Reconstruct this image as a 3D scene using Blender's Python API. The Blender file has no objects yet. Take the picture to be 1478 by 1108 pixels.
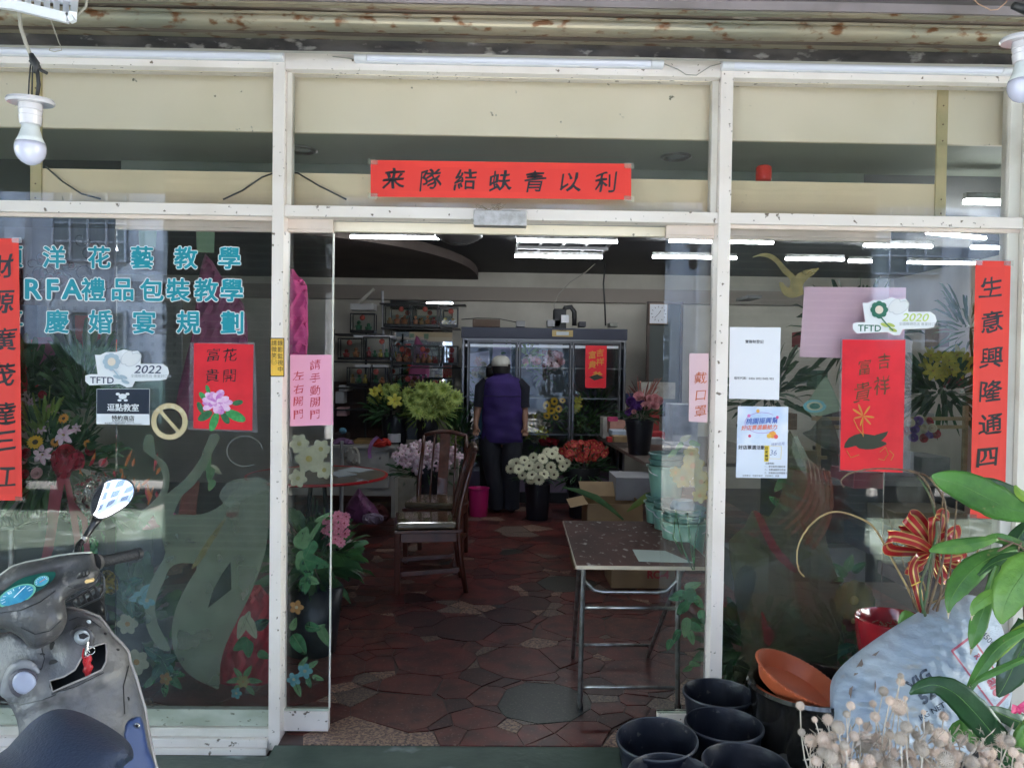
import bpy, bmesh, math, random
from mathutils import Vector, Matrix
from mathutils.geometry import delaunay_2d_cdt
R = math.radians
random.seed(7)
sc = bpy.context.scene
COL = sc.collection
# ---------------------------------------------------------------- camera
FPX = 1117.0
CAM = Vector((0.0, -3.19, 1.55))
yaw, pitch, roll = 0.01584, -0.02053, 0.01385
_fw = Vector((math.sin(yaw)*math.cos(pitch), math.cos(yaw)*math.cos(pitch), math.sin(pitch)))
_r = Vector((math.cos(yaw), -math.sin(yaw), 0)); _u = _r.cross(_fw)
_r2 = _r*math.cos(roll)+_u*math.sin(roll); _u2 = -_r*math.sin(roll)+_u*math.cos(roll)
cd = bpy.data.cameras.new('camera'); cam = bpy.data.objects.new('camera', cd); COL.objects.link(cam)
m = Matrix((_r2, _u2, -_fw)).transposed().to_4x4(); m.translation = CAM
cam.matrix_world = m
cd.sensor_width = 36; cd.lens = FPX/1478*36; cd.clip_start = 0.05; cd.clip_end = 500
sc.camera = cam
# ---------------------------------------------------------------- sky, sun, exposure
SUN_EL, SUN_AZ = R(60), R(115)         # the sun stands over the street, to the right
w = bpy.data.worlds.new('World'); sc.world = w; w.use_nodes = True
nt = w.node_tree; nt.nodes.clear()
sky = nt.nodes.new('ShaderNodeTexSky'); sky.sky_type = 'NISHITA'; sky.sun_disc = False
sky.sun_elevation = SUN_EL; sky.sun_rotation = SUN_AZ; sky.air_density = 1.3; sky.dust_density = 3.0
bg = nt.nodes.new('ShaderNodeBackground'); bg.inputs[1].default_value = 0.15
wo = nt.nodes.new('ShaderNodeOutputWorld')
nt.links.new(sky.outputs[0], bg.inputs[0]); nt.links.new(bg.outputs[0], wo.inputs[0])
sl = bpy.data.lights.new('sun', 'SUN'); sl.energy = 2.2; sl.angle = R(0.5); sl.color = (1, .95, .87)
so = bpy.data.objects.new('sun', sl); COL.objects.link(so)
sdir = Vector((math.sin(SUN_AZ)*math.cos(SUN_EL), math.cos(SUN_AZ)*math.cos(SUN_EL), math.sin(SUN_EL)))
so.rotation_euler = sdir.to_track_quat('Z', 'Y').to_euler(); so.location = (0, 4, 20)
sc.view_settings.view_transform = 'Standard'; sc.view_settings.look = 'None'
sc.view_settings.exposure = 4.85; sc.view_settings.gamma = 1.0
sc.view_settings.use_curve_mapping = False
sc.cycles.max_bounces = 10; sc.cycles.transparent_max_bounces = 24; sc.cycles.diffuse_bounces = 5
sc.cycles.glossy_bounces = 5; sc.cycles.sample_clamp_indirect = 6

def ray(px, py):
    return _fw + _r2*((px-739)/FPX) - _u2*((py-554)/FPX)
def W(px, py, Y):                       # the point seen at a photograph pixel, on the plane y = Y
    d = ray(px, py); return CAM + d*((Y-CAM.y)/d.y)
def G(px, py, z=0.0):                   # the same on a horizontal plane
    d = ray(px, py); return CAM + d*((z-CAM.z)/d.z)
def mpp(Y): return (Y-CAM.y)/FPX        # metres per photograph pixel at depth Y
# ---------------------------------------------------------------- materials
MATS = {}
def mat(name, col, rough=.6, metal=0, col2=None, nscale=8, bias=(.4, .65), bump=0, bscale=40, coat=0,
        emit=0, spec=.5, stretch=(1, 1, 1), col3=None, n3=60, b3=(.62, .7), trans=0, alpha=1, detail=5, sheen=0):
    if name in MATS: return MATS[name]
    m = bpy.data.materials.new(name); m.use_nodes = True; nt = m.node_tree; b = nt.nodes['Principled BSDF']
    I = b.inputs
    I['Base Color'].default_value = (*col, 1); I['Roughness'].default_value = rough; I['Metallic'].default_value = metal
    I['Specular IOR Level'].default_value = spec; I['Coat Weight'].default_value = coat
    I['Alpha'].default_value = alpha; I['Transmission Weight'].default_value = trans; I['Sheen Weight'].default_value = sheen
    if emit: I['Emission Color'].default_value = (*col, 1); I['Emission Strength'].default_value = emit
    if col2 or bump:
        tc = nt.nodes.new('ShaderNodeTexCoord'); mp = nt.nodes.new('ShaderNodeMapping'); mp.inputs['Scale'].default_value = stretch
        nt.links.new(tc.outputs['Object'], mp.inputs[0])
    def noise(s, d=detail):
        n = nt.nodes.new('ShaderNodeTexNoise'); n.inputs['Scale'].default_value = s; n.inputs['Detail'].default_value = d
        nt.links.new(mp.outputs[0], n.inputs['Vector']); return n
    def ramp(n, a, b_):
        r = nt.nodes.new('ShaderNodeMapRange'); r.inputs[1].default_value = a; r.inputs[2].default_value = b_
        nt.links.new(n.outputs[0], r.inputs[0]); return r
    if col2:
        r = ramp(noise(nscale), *bias)
        mx = nt.nodes.new('ShaderNodeMix'); mx.data_type = 'RGBA'
        mx.inputs[6].default_value = (*col, 1); mx.inputs[7].default_value = (*col2, 1)
        nt.links.new(r.outputs[0], mx.inputs[0]); out = mx.outputs[2]
        if col3:
            r3 = ramp(noise(n3, 3), *b3)
            m3 = nt.nodes.new('ShaderNodeMix'); m3.data_type = 'RGBA'; m3.inputs[7].default_value = (*col3, 1)
            nt.links.new(out, m3.inputs[6]); nt.links.new(r3.outputs[0], m3.inputs[0]); out = m3.outputs[2]
        nt.links.new(out, I['Base Color'])
    if bump:
        bn = nt.nodes.new('ShaderNodeBump'); bn.inputs['Strength'].default_value = bump; bn.inputs['Distance'].default_value = .01
        nt.links.new(noise(bscale).outputs[0], bn.inputs['Height']); nt.links.new(bn.outputs[0], I['Normal'])
    MATS[name] = m; return m
def glass_mat(name, tint, film=0.0, filmcol=(.5, .6, .55), wave=0.0):
    """thin architectural glass: clear with a fresnel mirror and, if asked, a milky film on it"""
    m = bpy.data.materials.new(name); m.use_nodes = True; nt = m.node_tree; nt.nodes.clear()
    o = nt.nodes.new('ShaderNodeOutputMaterial'); t = nt.nodes.new('ShaderNodeBsdfTransparent'); t.inputs[0].default_value = (*tint, 1)
    g = nt.nodes.new('ShaderNodeBsdfGlossy'); g.inputs['Roughness'].default_value = 0.015; g.inputs[0].default_value = (1, 1, 1, 1)
    f = nt.nodes.new('ShaderNodeFresnel'); f.inputs[0].default_value = 1.42
    mx = nt.nodes.new('ShaderNodeMixShader'); nt.links.new(f.outputs[0], mx.inputs[0])
    base = t.outputs[0]
    if film:
        d = nt.nodes.new('ShaderNodeBsdfDiffuse'); d.inputs[0].default_value = (*filmcol, 1)
        tc = nt.nodes.new('ShaderNodeTexCoord'); n = nt.nodes.new('ShaderNodeTexNoise'); n.inputs['Scale'].default_value = 2.5; n.inputs['Detail'].default_value = 7
        mr = nt.nodes.new('ShaderNodeMapRange'); mr.inputs[1].default_value = .35; mr.inputs[2].default_value = .75
        mr.inputs[3].default_value = film*.35; mr.inputs[4].default_value = film*1.5
        nt.links.new(tc.outputs['Object'], n.inputs['Vector']); nt.links.new(n.outputs[0], mr.inputs[0])
        m2 = nt.nodes.new('ShaderNodeMixShader'); nt.links.new(mr.outputs[0], m2.inputs[0])
        nt.links.new(base, m2.inputs[1]); nt.links.new(d.outputs[0], m2.inputs[2]); base = m2.outputs[0]
    nt.links.new(base, mx.inputs[1]); nt.links.new(g.outputs[0], mx.inputs[2])
    if wave:
        tc = nt.nodes.new('ShaderNodeTexCoord'); n = nt.nodes.new('ShaderNodeTexNoise'); n.inputs['Scale'].default_value = wave; n.inputs['Detail'].default_value = 1
        bn = nt.nodes.new('ShaderNodeBump'); bn.inputs['Strength'].default_value = .25; bn.inputs['Distance'].default_value = .004
        nt.links.new(tc.outputs['Object'], n.inputs['Vector']); nt.links.new(n.outputs[0], bn.inputs['Height']); nt.links.new(bn.outputs[0], g.inputs['Normal'])
    nt.links.new(mx.outputs[0], o.inputs[0]); MATS[name] = m; return m
def veil_mat(name, col, op, col2=None, nscale=30):
    """see-through paint or frosting on glass"""
    if name in MATS: return MATS[name]
    m = bpy.data.materials.new(name); m.use_nodes = True; nt = m.node_tree; nt.nodes.clear()
    o = nt.nodes.new('ShaderNodeOutputMaterial'); t = nt.nodes.new('ShaderNodeBsdfTransparent')
    d = nt.nodes.new('ShaderNodeBsdfDiffuse'); d.inputs[0].default_value = (*col, 1)
    mx = nt.nodes.new('ShaderNodeMixShader'); mx.inputs[0].default_value = op
    nt.links.new(t.outputs[0], mx.inputs[1]); nt.links.new(d.outputs[0], mx.inputs[2]); nt.links.new(mx.outputs[0], o.inputs[0])
    tc0 = nt.nodes.new('ShaderNodeTexCoord'); n0 = nt.nodes.new('ShaderNodeTexNoise'); n0.inputs['Scale'].default_value = 7; n0.inputs['Detail'].default_value = 3
    r0 = nt.nodes.new('ShaderNodeMapRange'); r0.inputs[1].default_value = .3; r0.inputs[2].default_value = .7; r0.inputs[3].default_value = op*.8; r0.inputs[4].default_value = min(1, op*1.15)
    nt.links.new(tc0.outputs['Object'], n0.inputs['Vector']); nt.links.new(n0.outputs[0], r0.inputs[0]); nt.links.new(r0.outputs[0], mx.inputs[0])
    if col2:
        tc = nt.nodes.new('ShaderNodeTexCoord'); n = nt.nodes.new('ShaderNodeTexNoise'); n.inputs['Scale'].default_value = nscale
        c = nt.nodes.new('ShaderNodeMix'); c.data_type = 'RGBA'; c.inputs[6].default_value = (*col, 1); c.inputs[7].default_value = (*col2, 1)
        mr = nt.nodes.new('ShaderNodeMapRange'); mr.inputs[1].default_value = .35; mr.inputs[2].default_value = .65
        nt.links.new(tc.outputs['Object'], n.inputs['Vector']); nt.links.new(n.outputs[0], mr.inputs[0]); nt.links.new(mr.outputs[0], c.inputs[0]); nt.links.new(c.outputs[2], d.inputs[0])
    MATS[name] = m; return m
# ---------------------------------------------------------------- object helpers
def props(o, label=None, cat=None, group=None, kind=None):
    if label: o['label'] = label
    if cat: o['category'] = cat
    if group: o['group'] = group
    if kind: o['kind'] = kind
    return o
def thing(name, label, cat, loc, group=None):
    o = bpy.data.objects.new(name, None); COL.objects.link(o); o.location = loc; o.empty_display_size = .05
    return props(o, label, cat, group)
class MB:
    def __init__(s): s.v = []; s.f = []; s.m = []; s.mi = 0
    def add(s, vs, fs):
        n = len(s.v); s.v += [Vector(v) for v in vs]; s.f += [tuple(i+n for i in f) for f in fs]; s.m += [s.mi]*len(fs); return s
    def box(s, x0, x1, y0, y1, z0, z1, M=None):
        vs = [Vector((x, y, z)) for x in (x0, x1) for y in (y0, y1) for z in (z0, z1)]
        if M is not None: vs = [M @ v for v in vs]
        return s.add(vs, [(0, 1, 3, 2), (4, 6, 7, 5), (0, 4, 5, 1), (2, 3, 7, 6), (0, 2, 6, 4), (1, 5, 7, 3)])
    def bar(s, a, b, wx, wz, up=(0, 0, 1)):       # rectangular bar between two points
        a, b = Vector(a), Vector(b); d = (b-a).normalized(); sd = d.cross(Vector(up))
        if sd.length < 1e-4: sd = Vector((1, 0, 0))
        sd.normalize(); u = sd.cross(d)
        vs = [p+sd*(wx/2*i)+u*(wz/2*j) for p in (a, b) for i in (-1, 1) for j in (-1, 1)]
        return s.add(vs, [(0, 1, 3, 2), (4, 6, 7, 5), (0, 4, 5, 1), (2, 3, 7, 6), (0, 2, 6, 4), (1, 5, 7, 3)])
    def tube(s, pts, r, seg=8, caps=True, flat=1.0):
        pts = [Vector(p) for p in pts]; n = len(pts)
        rr = r if isinstance(r, (list, tuple)) else [r]*n
        vs = []; fs = []; pu = None
        for i, p in enumerate(pts):
            d = (pts[min(i+1, n-1)]-pts[max(i-1, 0)])
            if d.length < 1e-9: d = Vector((0, 0, 1))
            d.normalize()
            if pu is None: pu = d.orthogonal().normalized()
            else:
                pu = pu-d*pu.dot(d)
                pu = pu.normalized() if pu.length > 1e-6 else d.orthogonal().normalized()
            q = d.cross(pu)
            for k in range(seg):
                a = 2*math.pi*k/seg; vs.append(p+pu*math.cos(a)*rr[i]+q*math.sin(a)*rr[i]*flat)
        for i in range(n-1):
            for k in range(seg):
                a = i*seg+k; b = i*seg+(k+1) % seg; fs.append((a, b, b+seg, a+seg))
        if caps: fs.append(tuple(range(seg-1, -1, -1))); fs.append(tuple(range((n-1)*seg, n*seg)))
        return s.add(vs, fs)
    def lathe(s, prof, c=(0, 0, 0), seg=24, M=None, sx=1, sy=1, cap=True):     # prof: (radius, height) list
        vs = []; fs = []; c = Vector(c)
        for r, z in prof:
            for k in range(seg):
                a = 2*math.pi*k/seg; v = Vector((r*math.cos(a)*sx, r*math.sin(a)*sy, z))
                if M is not None: v = M @ v
                vs.append(v+c)
        for i in range(len(prof)-1):
            for k in range(seg):
                a = i*seg+k; b = i*seg+(k+1) % seg; fs.append((a, b, b+seg, a+seg))
        if cap and prof[0][0] > 1e-6: fs.append(tuple(range(seg-1, -1, -1)))
        if cap and prof[-1][0] > 1e-6: fs.append(tuple(range((len(prof)-1)*seg, len(prof)*seg)))
        return s.add(vs, fs)
    def ball(s, c, r, seg=10, rings=6, sc_=(1, 1, 1)):
        prof = [(max(1e-7, math.sin(math.pi*i/rings)), -math.cos(math.pi*i/rings)) for i in range(rings+1)]
        return s.lathe([(a*r, b*r) for a, b in prof], c, seg, Matrix.Diagonal((*sc_,)))
    def prism(s, pts, d):                          # planar polygon swept by vector d
        pts = [Vector(p) for p in pts]; n = len(pts); d = Vector(d)
        return s.add(pts+[p+d for p in pts], [tuple(range(n)), tuple(range(2*n-1, n-1, -1))]+[(i, (i+1) % n+0, (i+1) % n+n, i+n)[::-1] for i in range(n)])
    def strip(s, spine, widths, side, fold=0, nrm=None, nw=2):
        """leaf or ribbon: a spine with half-widths along 'side' vectors; fold lifts the margins"""
        spine = [Vector(p) for p in spine]; n = len(spine); vs = []; fs = []
        for i, p in enumerate(spine):
            d = (spine[min(i+1, n-1)]-spine[max(i-1, 0)]).normalized()
            sd = side[i] if isinstance(side, list) else side
            sd = Vector(sd); sd = (sd-d*sd.dot(d)).normalized(); nn = sd.cross(d)
            for k in range(-nw, nw+1):
                t = k/nw; vs.append(p+sd*widths[i]*t+nn*fold*widths[i]*abs(t))
        c = 2*nw+1
        for i in range(n-1):
            for k in range(c-1): a = i*c+k; fs.append((a, a+1, a+1+c, a+c))
        return s.add(vs, fs)
    def build(s, name, mats, parent=None, smooth=False, bevel=0, at=None, **pr):
        if not isinstance(mats, (list, tuple)): mats = [mats]
        me = bpy.data.meshes.new(name)
        if parent is not None: org = worldloc(parent)
        elif at is not None: org = Vector(at)
        else:
            xs = [v.x for v in s.v]; ys = [v.y for v in s.v]; zs = [v.z for v in s.v]
            org = Vector(((min(xs)+max(xs))/2, (min(ys)+max(ys))/2, min(zs)))
        me.from_pydata([v-org for v in s.v], [], s.f)
        for mm in mats: me.materials.append(mm)
        if len(mats) > 1: me.polygons.foreach_set('material_index', s.m)
        if smooth: me.polygons.foreach_set('use_smooth', [True]*len(me.polygons))
        o = bpy.data.objects.new(name, me); COL.objects.link(o)
        if parent is not None: o.parent = parent
        else: o.location = org
        if bevel:
            b = o.modifiers.new('bevel', 'BEVEL'); b.width = bevel; b.segments = 2; b.limit_method = 'ANGLE'; b.harden_normals = False
        if smooth == 'auto':
            me.set_sharp_from_angle(angle=R(40))
        return props(o, **pr)
def worldloc(o):
    l = Vector(o.location); p = o.parent
    while p is not None: l = l+Vector(p.location); p = p.parent
    return l
def dup(src, loc, rz=0, scale=None, parent=None, **pr):
    c = src.copy(); COL.objects.link(c); c.location = loc; c.rotation_euler = (0, 0, rz)
    if scale: c.scale = (scale,)*3
    c.parent = parent
    for ch in [x for x in bpy.data.objects if x.parent is src]:
        k = ch.copy(); COL.objects.link(k); k.parent = c
        for g in [x for x in bpy.data.objects if x.parent is ch]:
            q = g.copy(); COL.objects.link(q); q.parent = k
    return props(c, **pr)
def inpoly(x, y, P):
    c = False; n = len(P); j = n-1
    for i in range(n):
        xi, yi = P[i]; xj, yj = P[j]
        if (yi > y) != (yj > y) and x < (xj-xi)*(y-yi)/(yj-yi)+xi: c = not c
        j = i
    return c
def dist_edge(x, y, P):
    d = 1e9; n = len(P)
    for i in range(n):
        ax, ay = P[i]; bx, by = P[(i+1) % n]; dx, dy = bx-ax, by-ay
        t = max(0, min(1, ((x-ax)*dx+(y-ay)*dy)/(dx*dx+dy*dy+1e-12)))
        d = min(d, math.hypot(x-ax-t*dx, y-ay-t*dy))
    return d
def smoothpoly(P, n=3):
    out = []; m_ = len(P)
    for i in range(m_):
        p0, p1, p2, p3 = P[i-1], P[i], P[(i+1) % m_], P[(i+2) % m_]
        for k in range(n):
            t = k/n; t2 = t*t; t3 = t2*t
            out.append(tuple(.5*((2*p1[a])+(-p0[a]+p2[a])*t+(2*p0[a]-5*p1[a]+4*p2[a]-p3[a])*t2+(-p0[a]+3*p1[a]-3*p2[a]+p3[a])*t3) for a in (0, 1)))
    return out
def inflate(mb, P, Y, bulge=.02, rad=12, step=8, back=.02, holes=(), hd=.05, smooth=2, backbulge=0, fn=None, hmi=None):
    """solid panel: outline P (photograph pixels) standing at distance Y(px,py), its face swelling towards the viewer"""
    if smooth: P = smoothpoly(P, smooth)
    Yf = Y if callable(Y) else (lambda a, b: Y)
    pts = []; edges = []
    def loop(Q):
        s_ = len(pts); pts.extend(Q); edges.extend((s_+i, s_+(i+1) % len(Q)) for i in range(len(Q)))
    loop(P)
    holes = [smoothpoly(h, 2) for h in holes]
    for h in holes: loop(h)
    nb = len(pts)
    x0 = min(p[0] for p in P); x1 = max(p[0] for p in P); y0 = min(p[1] for p in P); y1 = max(p[1] for p in P)
    for f_ in (.12, .35, .7):      # rows that hug the rim so that the roll-over reads round
        for i in range(len(P)):
            a = P[i]; b = P[(i+1) % len(P)]; ex, ey = b[0]-a[0], b[1]-a[1]; L = math.hypot(ex, ey)+1e-9
            for sg in (1, -1):
                q = ((a[0]+b[0])/2-ey/L*rad*f_*sg, (a[1]+b[1])/2+ex/L*rad*f_*sg)
                if inpoly(*q, P) and dist_edge(*q, P) > rad*f_*.8 and not any(inpoly(*q, h) for h in holes): pts.append(q)
    y = y0+step*.5; k = 0
    while y < y1:
        x = x0+step*(.25 if k % 2 else .75)
        while x < x1:
            if inpoly(x, y, P) and dist_edge(x, y, P) > step*.35 and not any(inpoly(x, y, h) or dist_edge(x, y, h) < step*.35 for h in holes): pts.append((x, y))
            x += step
        y += step*.87; k += 1
    V, E_, F, *_ = delaunay_2d_cdt([Vector(p) for p in pts], edges, [], 0, 1e-5)
    F = [f for f in F if (lambda c: inpoly(c[0], c[1], P) and not any(inpoly(c[0], c[1], h) for h in holes))((sum(V[i][0] for i in f)/len(f), sum(V[i][1] for i in f)/len(f)))]
    def hgt(x, y):
        d = min(dist_edge(x, y, P)/rad, 1); h_ = math.sqrt(max(0, 1-(1-d)**2))
        return h_
    fv = []; bv = []
    for v in V:
        h_ = hgt(v[0], v[1]); yy = Yf(v[0], v[1]); e = fn(v[0], v[1]) if fn else 0
        fv.append(W(v[0], v[1], yy-bulge*h_-e)); bv.append(W(v[0], v[1], yy+back+backbulge*h_))
    n = len(V)
    mb.add(fv+bv, [tuple(f) for f in F]+[tuple(i+n for i in f[::-1]) for f in F])
    cnt = {}
    for f in F:
        for i in range(len(f)):
            a, b = f[i], f[(i+1) % len(f)]; cnt[(a, b)] = 1
    rim = [(a, b) for (a, b) in cnt if (b, a) not in cnt]
    mb.add([], [])
    base = len(mb.v)-2*n
    for a, b in rim: mb.f.append((base+b, base+a, base+a+n, base+b+n)); mb.m.append(mb.mi)
    old = mb.mi
    if hmi is not None: mb.mi = hmi
    for h in holes:
        c = [W(q[0], q[1], Yf(*q)-bulge) for q in h]; d = [W(q[0], q[1], Yf(*q)+hd) for q in h]; k = len(h)
        mb.add(c+d, [(i, (i+1) % k, (i+1) % k+k, i+k) for i in range(k)]+[tuple(range(k, 2*k))])
    mb.mi = old
    return mb
def flat(mb, P, Y, t=.001, smooth=0):
    """thin sheet (paper, vinyl, paint) of real thickness facing the street"""
    if smooth: P = smoothpoly(P, smooth)
    V, E_, F, *_ = delaunay_2d_cdt([Vector(p) for p in P], [(i, (i+1) % len(P)) for i in range(len(P))], [], 1, 1e-5)
    n = len(V)
    return mb.add([W(v[0], v[1], Y) for v in V]+[W(v[0], v[1], Y+t) for v in V], [tuple(f) for f in F]+[tuple(i+n for i in f[::-1]) for f in F])
# ---------------------------------------------------------------- lettering
_gc = {}
def glyph(body, bold=0.0, res=3):
    k = (body, round(bold, 4), res)
    if k not in _gc:
        c = bpy.data.curves.new('t', 'FONT'); c.body = body; c.size = 1; c.align_x = 'CENTER'; c.offset = bold; c.resolution_u = res
        o = bpy.data.objects.new('t', c); me = bpy.data.meshes.new_from_object(o)
        vs = [(v.co.x, v.co.y) for v in me.vertices]; fs = [tuple(p.vertices) for p in me.polygons]
        bpy.data.objects.remove(o); bpy.data.meshes.remove(me); bpy.data.curves.remove(c)
        if vs:
            xs = [v[0] for v in vs]; ys = [v[1] for v in vs]; cx = (min(xs)+max(xs))/2; cy = (min(ys)+max(ys))/2
            vs = [(x-cx, y-cy) for x, y in vs]
        _gc[k] = (vs, fs)
    return _gc[k]
def write(mb, body, c, size, bold=0.0, **k):
    if bold <= .004: return write1(mb, body, c, size, **k)
    n = 6 if bold < .03 else 12; dep = Vector((0, .00006, 0))
    r_ = bold*.85
    for i in range(n):                  # thickened strokes: shifted copies, each a hair behind the last
        a = 2*math.pi*i/n
        write1(mb, body, Vector(c)+dep*i, size, dx=r_*math.cos(a), dy=r_*math.sin(a), **k)
    return mb
def write1(mb, body, c, size, dx=0, dy=0, sx=1, sy=1, slant=0, rise=0, U=(1, 0, 0), V=(0, 0, 1), brush=0, rot=0, seed=0):
    vs, fs = glyph(body); U = Vector(U); V = Vector(V); c = Vector(c); out = []
    cr, sr = math.cos(rot), math.sin(rot)
    for x, y in vs:
        if brush:
            x += brush*.03*math.sin(9*y+seed)+brush*.018*math.sin(23*x+seed*2); y += brush*.03*math.sin(8*x+seed*1.7)
        x += dx; y += dy
        X = (x+slant*y)*sx; Z = (y+rise*x)*sy
        X, Z = X*cr-Z*sr, X*sr+Z*cr
        out.append(c+U*X*size+V*Z*size)
    mb.add(out, fs); return mb
def calli(mb, ch, px, py, Y, hpx, sx=1, seed=0, bold=.02):   # brush-like writing
    rs = random.Random(seed)
    return write(mb, ch, W(px, py, Y), hpx*mpp(Y)*1.08, bold=bold, sx=sx, sy=.93, rise=.13, slant=.05, brush=1.0, seed=seed, rot=rs.uniform(-.04, .04))
# ================================================================ materials used widely
cream = mat('cream_alu', (.78, .71, .67), .38, col2=(.68, .60, .54), nscale=3, bias=(.5, .8), col3=(.16, .12, .09), n3=38, b3=(.655, .70), bump=.05, bscale=20)
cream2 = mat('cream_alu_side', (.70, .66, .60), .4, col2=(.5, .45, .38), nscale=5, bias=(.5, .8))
dirty = mat('kick_plate', (.47, .50, .42), .5, col2=(.33, .36, .28), nscale=6, col3=(.12, .12, .08), n3=25, b3=(.62, .7), stretch=(1, 1, 2))
pinkcream = mat('door_header', (.74, .62, .54), .5, col2=(.62, .52, .45), nscale=4)
panelc = mat('cream_panel', (.94, .83, .67), .55, col2=(.85, .75, .58), nscale=2.2, bias=(.4, .7), col3=(.2, .18, .12), n3=22, b3=(.72, .76), bump=.1, bscale=12)
panely = mat('cream_panel_low', (.84, .68, .46), .55, col2=(.74, .61, .41), nscale=3, bias=(.35, .65), stretch=(1, 1, .3), col3=(.2, .18, .12), n3=26, b3=(.72, .76))
blackp = mat('black_paint', (.005, .0055, .009), .6, col2=(.010, .011, .016), nscale=3)
darkblue = mat('navy_plastic', (.012, .015, .03), .35)
wallw = mat('interior_wall', (.62, .59, .52), .8, col2=(.50, .47, .41), nscale=2)
greenp = mat('green_paint', (.18, .20, .165), .55, col2=(.15, .165, .135), nscale=4, col3=(.32, .36, .33), n3=9, b3=(.66, .74), bump=.15, bscale=30)
greenfloor = mat('green_floor_paint', (.090, .118, .095), .38, col2=(.05, .075, .06), nscale=3.5, col3=(.36, .42, .42), n3=5, b3=(.57, .74), bump=.2, bscale=35, stretch=(1, 1.6, 1))
chrome = mat('dull_steel', (.42, .43, .44), .32, .9, col2=(.25, .24, .22), nscale=20)
tube_lit = mat('lit_tube', (.92, .97, 1), .4, emit=2.2)
whitep = mat('white_plastic', (.72, .72, .76), .3, col2=(.62, .62, .66), nscale=12)
wire_m = mat('grey_wire', (.33, .31, .27), .6)
blackw = mat('black_wire', (.02, .02, .022), .5)
glass = glass_mat('window_glass', (.97, .975, .965), film=.009, wave=1.4)
glass_in = glass_mat('inner_glass', (.93, .96, .95), film=.02)
# ================================================================ ground and the arcade
o = MB().box(-14, 14, -5.2, -.03, -.35, -.055).build('pavement', greenfloor, kind='structure')
MB().add([(-.90, -.041, -.3), (-.90, -.041, -.004), (-.92, -.28, -.052), (-.92, -.28, -.3), (.90, -.041, -.3), (.90, -.041, -.004), (.92, -.28, -.052), (.92, -.28, -.3)], [(0, 1, 2, 3), (7, 6, 5, 4), (1, 5, 6, 2), (2, 6, 7, 3), (0, 4, 5, 1)]).build('threshold_ramp', greenfloor, kind='structure')
# ragged tile edge is the floor's; street beyond
road = mat('asphalt', (.11, .11, .108), .85, col2=(.085, .085, .083), nscale=20, bump=.3, bscale=120)
MB().box(-60, 60, -40, -5.2, -.5, -.20).build('road', road, kind='structure')
mk = MB()
for x in range(-50, 50, 6): mk.box(x, x+3, -9.3, -9.15, -.20, -.194)
mk.build('lane_marking', mat('road_paint', (.75, .75, .72), .7), kind='structure')
vn = thing('added_dark_van', 'unseen dark green van added behind the viewer to darken left window reflections', 'van', (-6.4, -6.8, -.2), 'unseen vans added to darken reflections')  # unseen van, added to block the bright road mirrored in the glass
vp = mat('van_paint', (.012, .03, .025), .2, coat=.8); vg = mat('van_glass', (.01, .012, .014), .05)
b = MB(); b.prism([(-8.9, -5.95, .15), (-4.0, -5.95, .15), (-3.85, -5.95, .75), (-4.5, -5.95, 1.05), (-5.2, -5.95, 1.75), (-8.6, -5.95, 1.85), (-8.95, -5.95, 1.6), (-8.98, -5.95, .4)], (0, -1.7, 0)).build('body', vp, vn)
for x0_, x1_ in ((-8.6, -7.4), (-7.3, -6.1), (-6.0, -5.15)): MB().box(x0_, x1_, -5.948, -5.93, 1.08, 1.62).build('window', vg, vn, bevel=.01)
for x_ in (-8.0, -4.9):
    q = MB().lathe([(.0001, 0), (.2, .02), (.3, .0), (.32, .05), (.32, .2), (.0001, .2)], (x_, -5.93, .12), 24, Matrix.Rotation(R(90), 3, 'X')).build('wheel', blackw, vn, smooth='auto')
    MB().lathe([(.0001, -.01), (.18, -.01), (.19, .015)], (x_, -5.93, .12), 20, Matrix.Rotation(R(90), 3, 'X')).build('hubcap', chrome, q, smooth='auto')
MB().box(-3.98, -3.90, -7.4, -6.1, .45, .62).build('headlight', whitep, vn)
dup(vn, (6.6, -6.9, -.2), rz=0, label='second unseen dark green van added behind the viewer to darken right window reflections')  # its copy, added to darken what the right window mirrors
MB().box(-60, 60, -16, -12.6, -.35, -.05).build('far_pavement', mat('paving', (.28, .27, .26), .8, col2=(.22, .21, .20), nscale=6), kind='structure')
MB().box(-60, 60, -40, 40, -.8, -.5).build('ground', road, kind='structure')
# arcade ceiling and the storeys above the shop
MB().box(-14, 14, -4.0, -.42, 3.12, 3.3).build('arcade_ceiling', greenp, kind='structure')
bm_ = mat('building_render', (.5, .48, .45), .8, col2=(.42, .40, .37), nscale=1.5)
bt = thing('upper_building', 'pale storeys of the building standing over the flower shop', 'building', (0, 2, 3.3))
MB().box(-14, 14, -4.0, 7.3, 3.302, 6.5).build('wall', bm_, bt)
MB().box(-14, -2.60, -.02, .029, -.05, 3.3).build('wall', bm_, bt)
MB().box(-14, -5.16, .03, 7.3, -.05, 3.3).build('wall', bm_, bt)
MB().box(2.72, 14, -.02, .029, -.05, 3.3).build('wall', bm_, bt)
MB().box(5.36, 14, .03, 7.3, -.05, 3.3).build('wall', bm_, bt)
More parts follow.
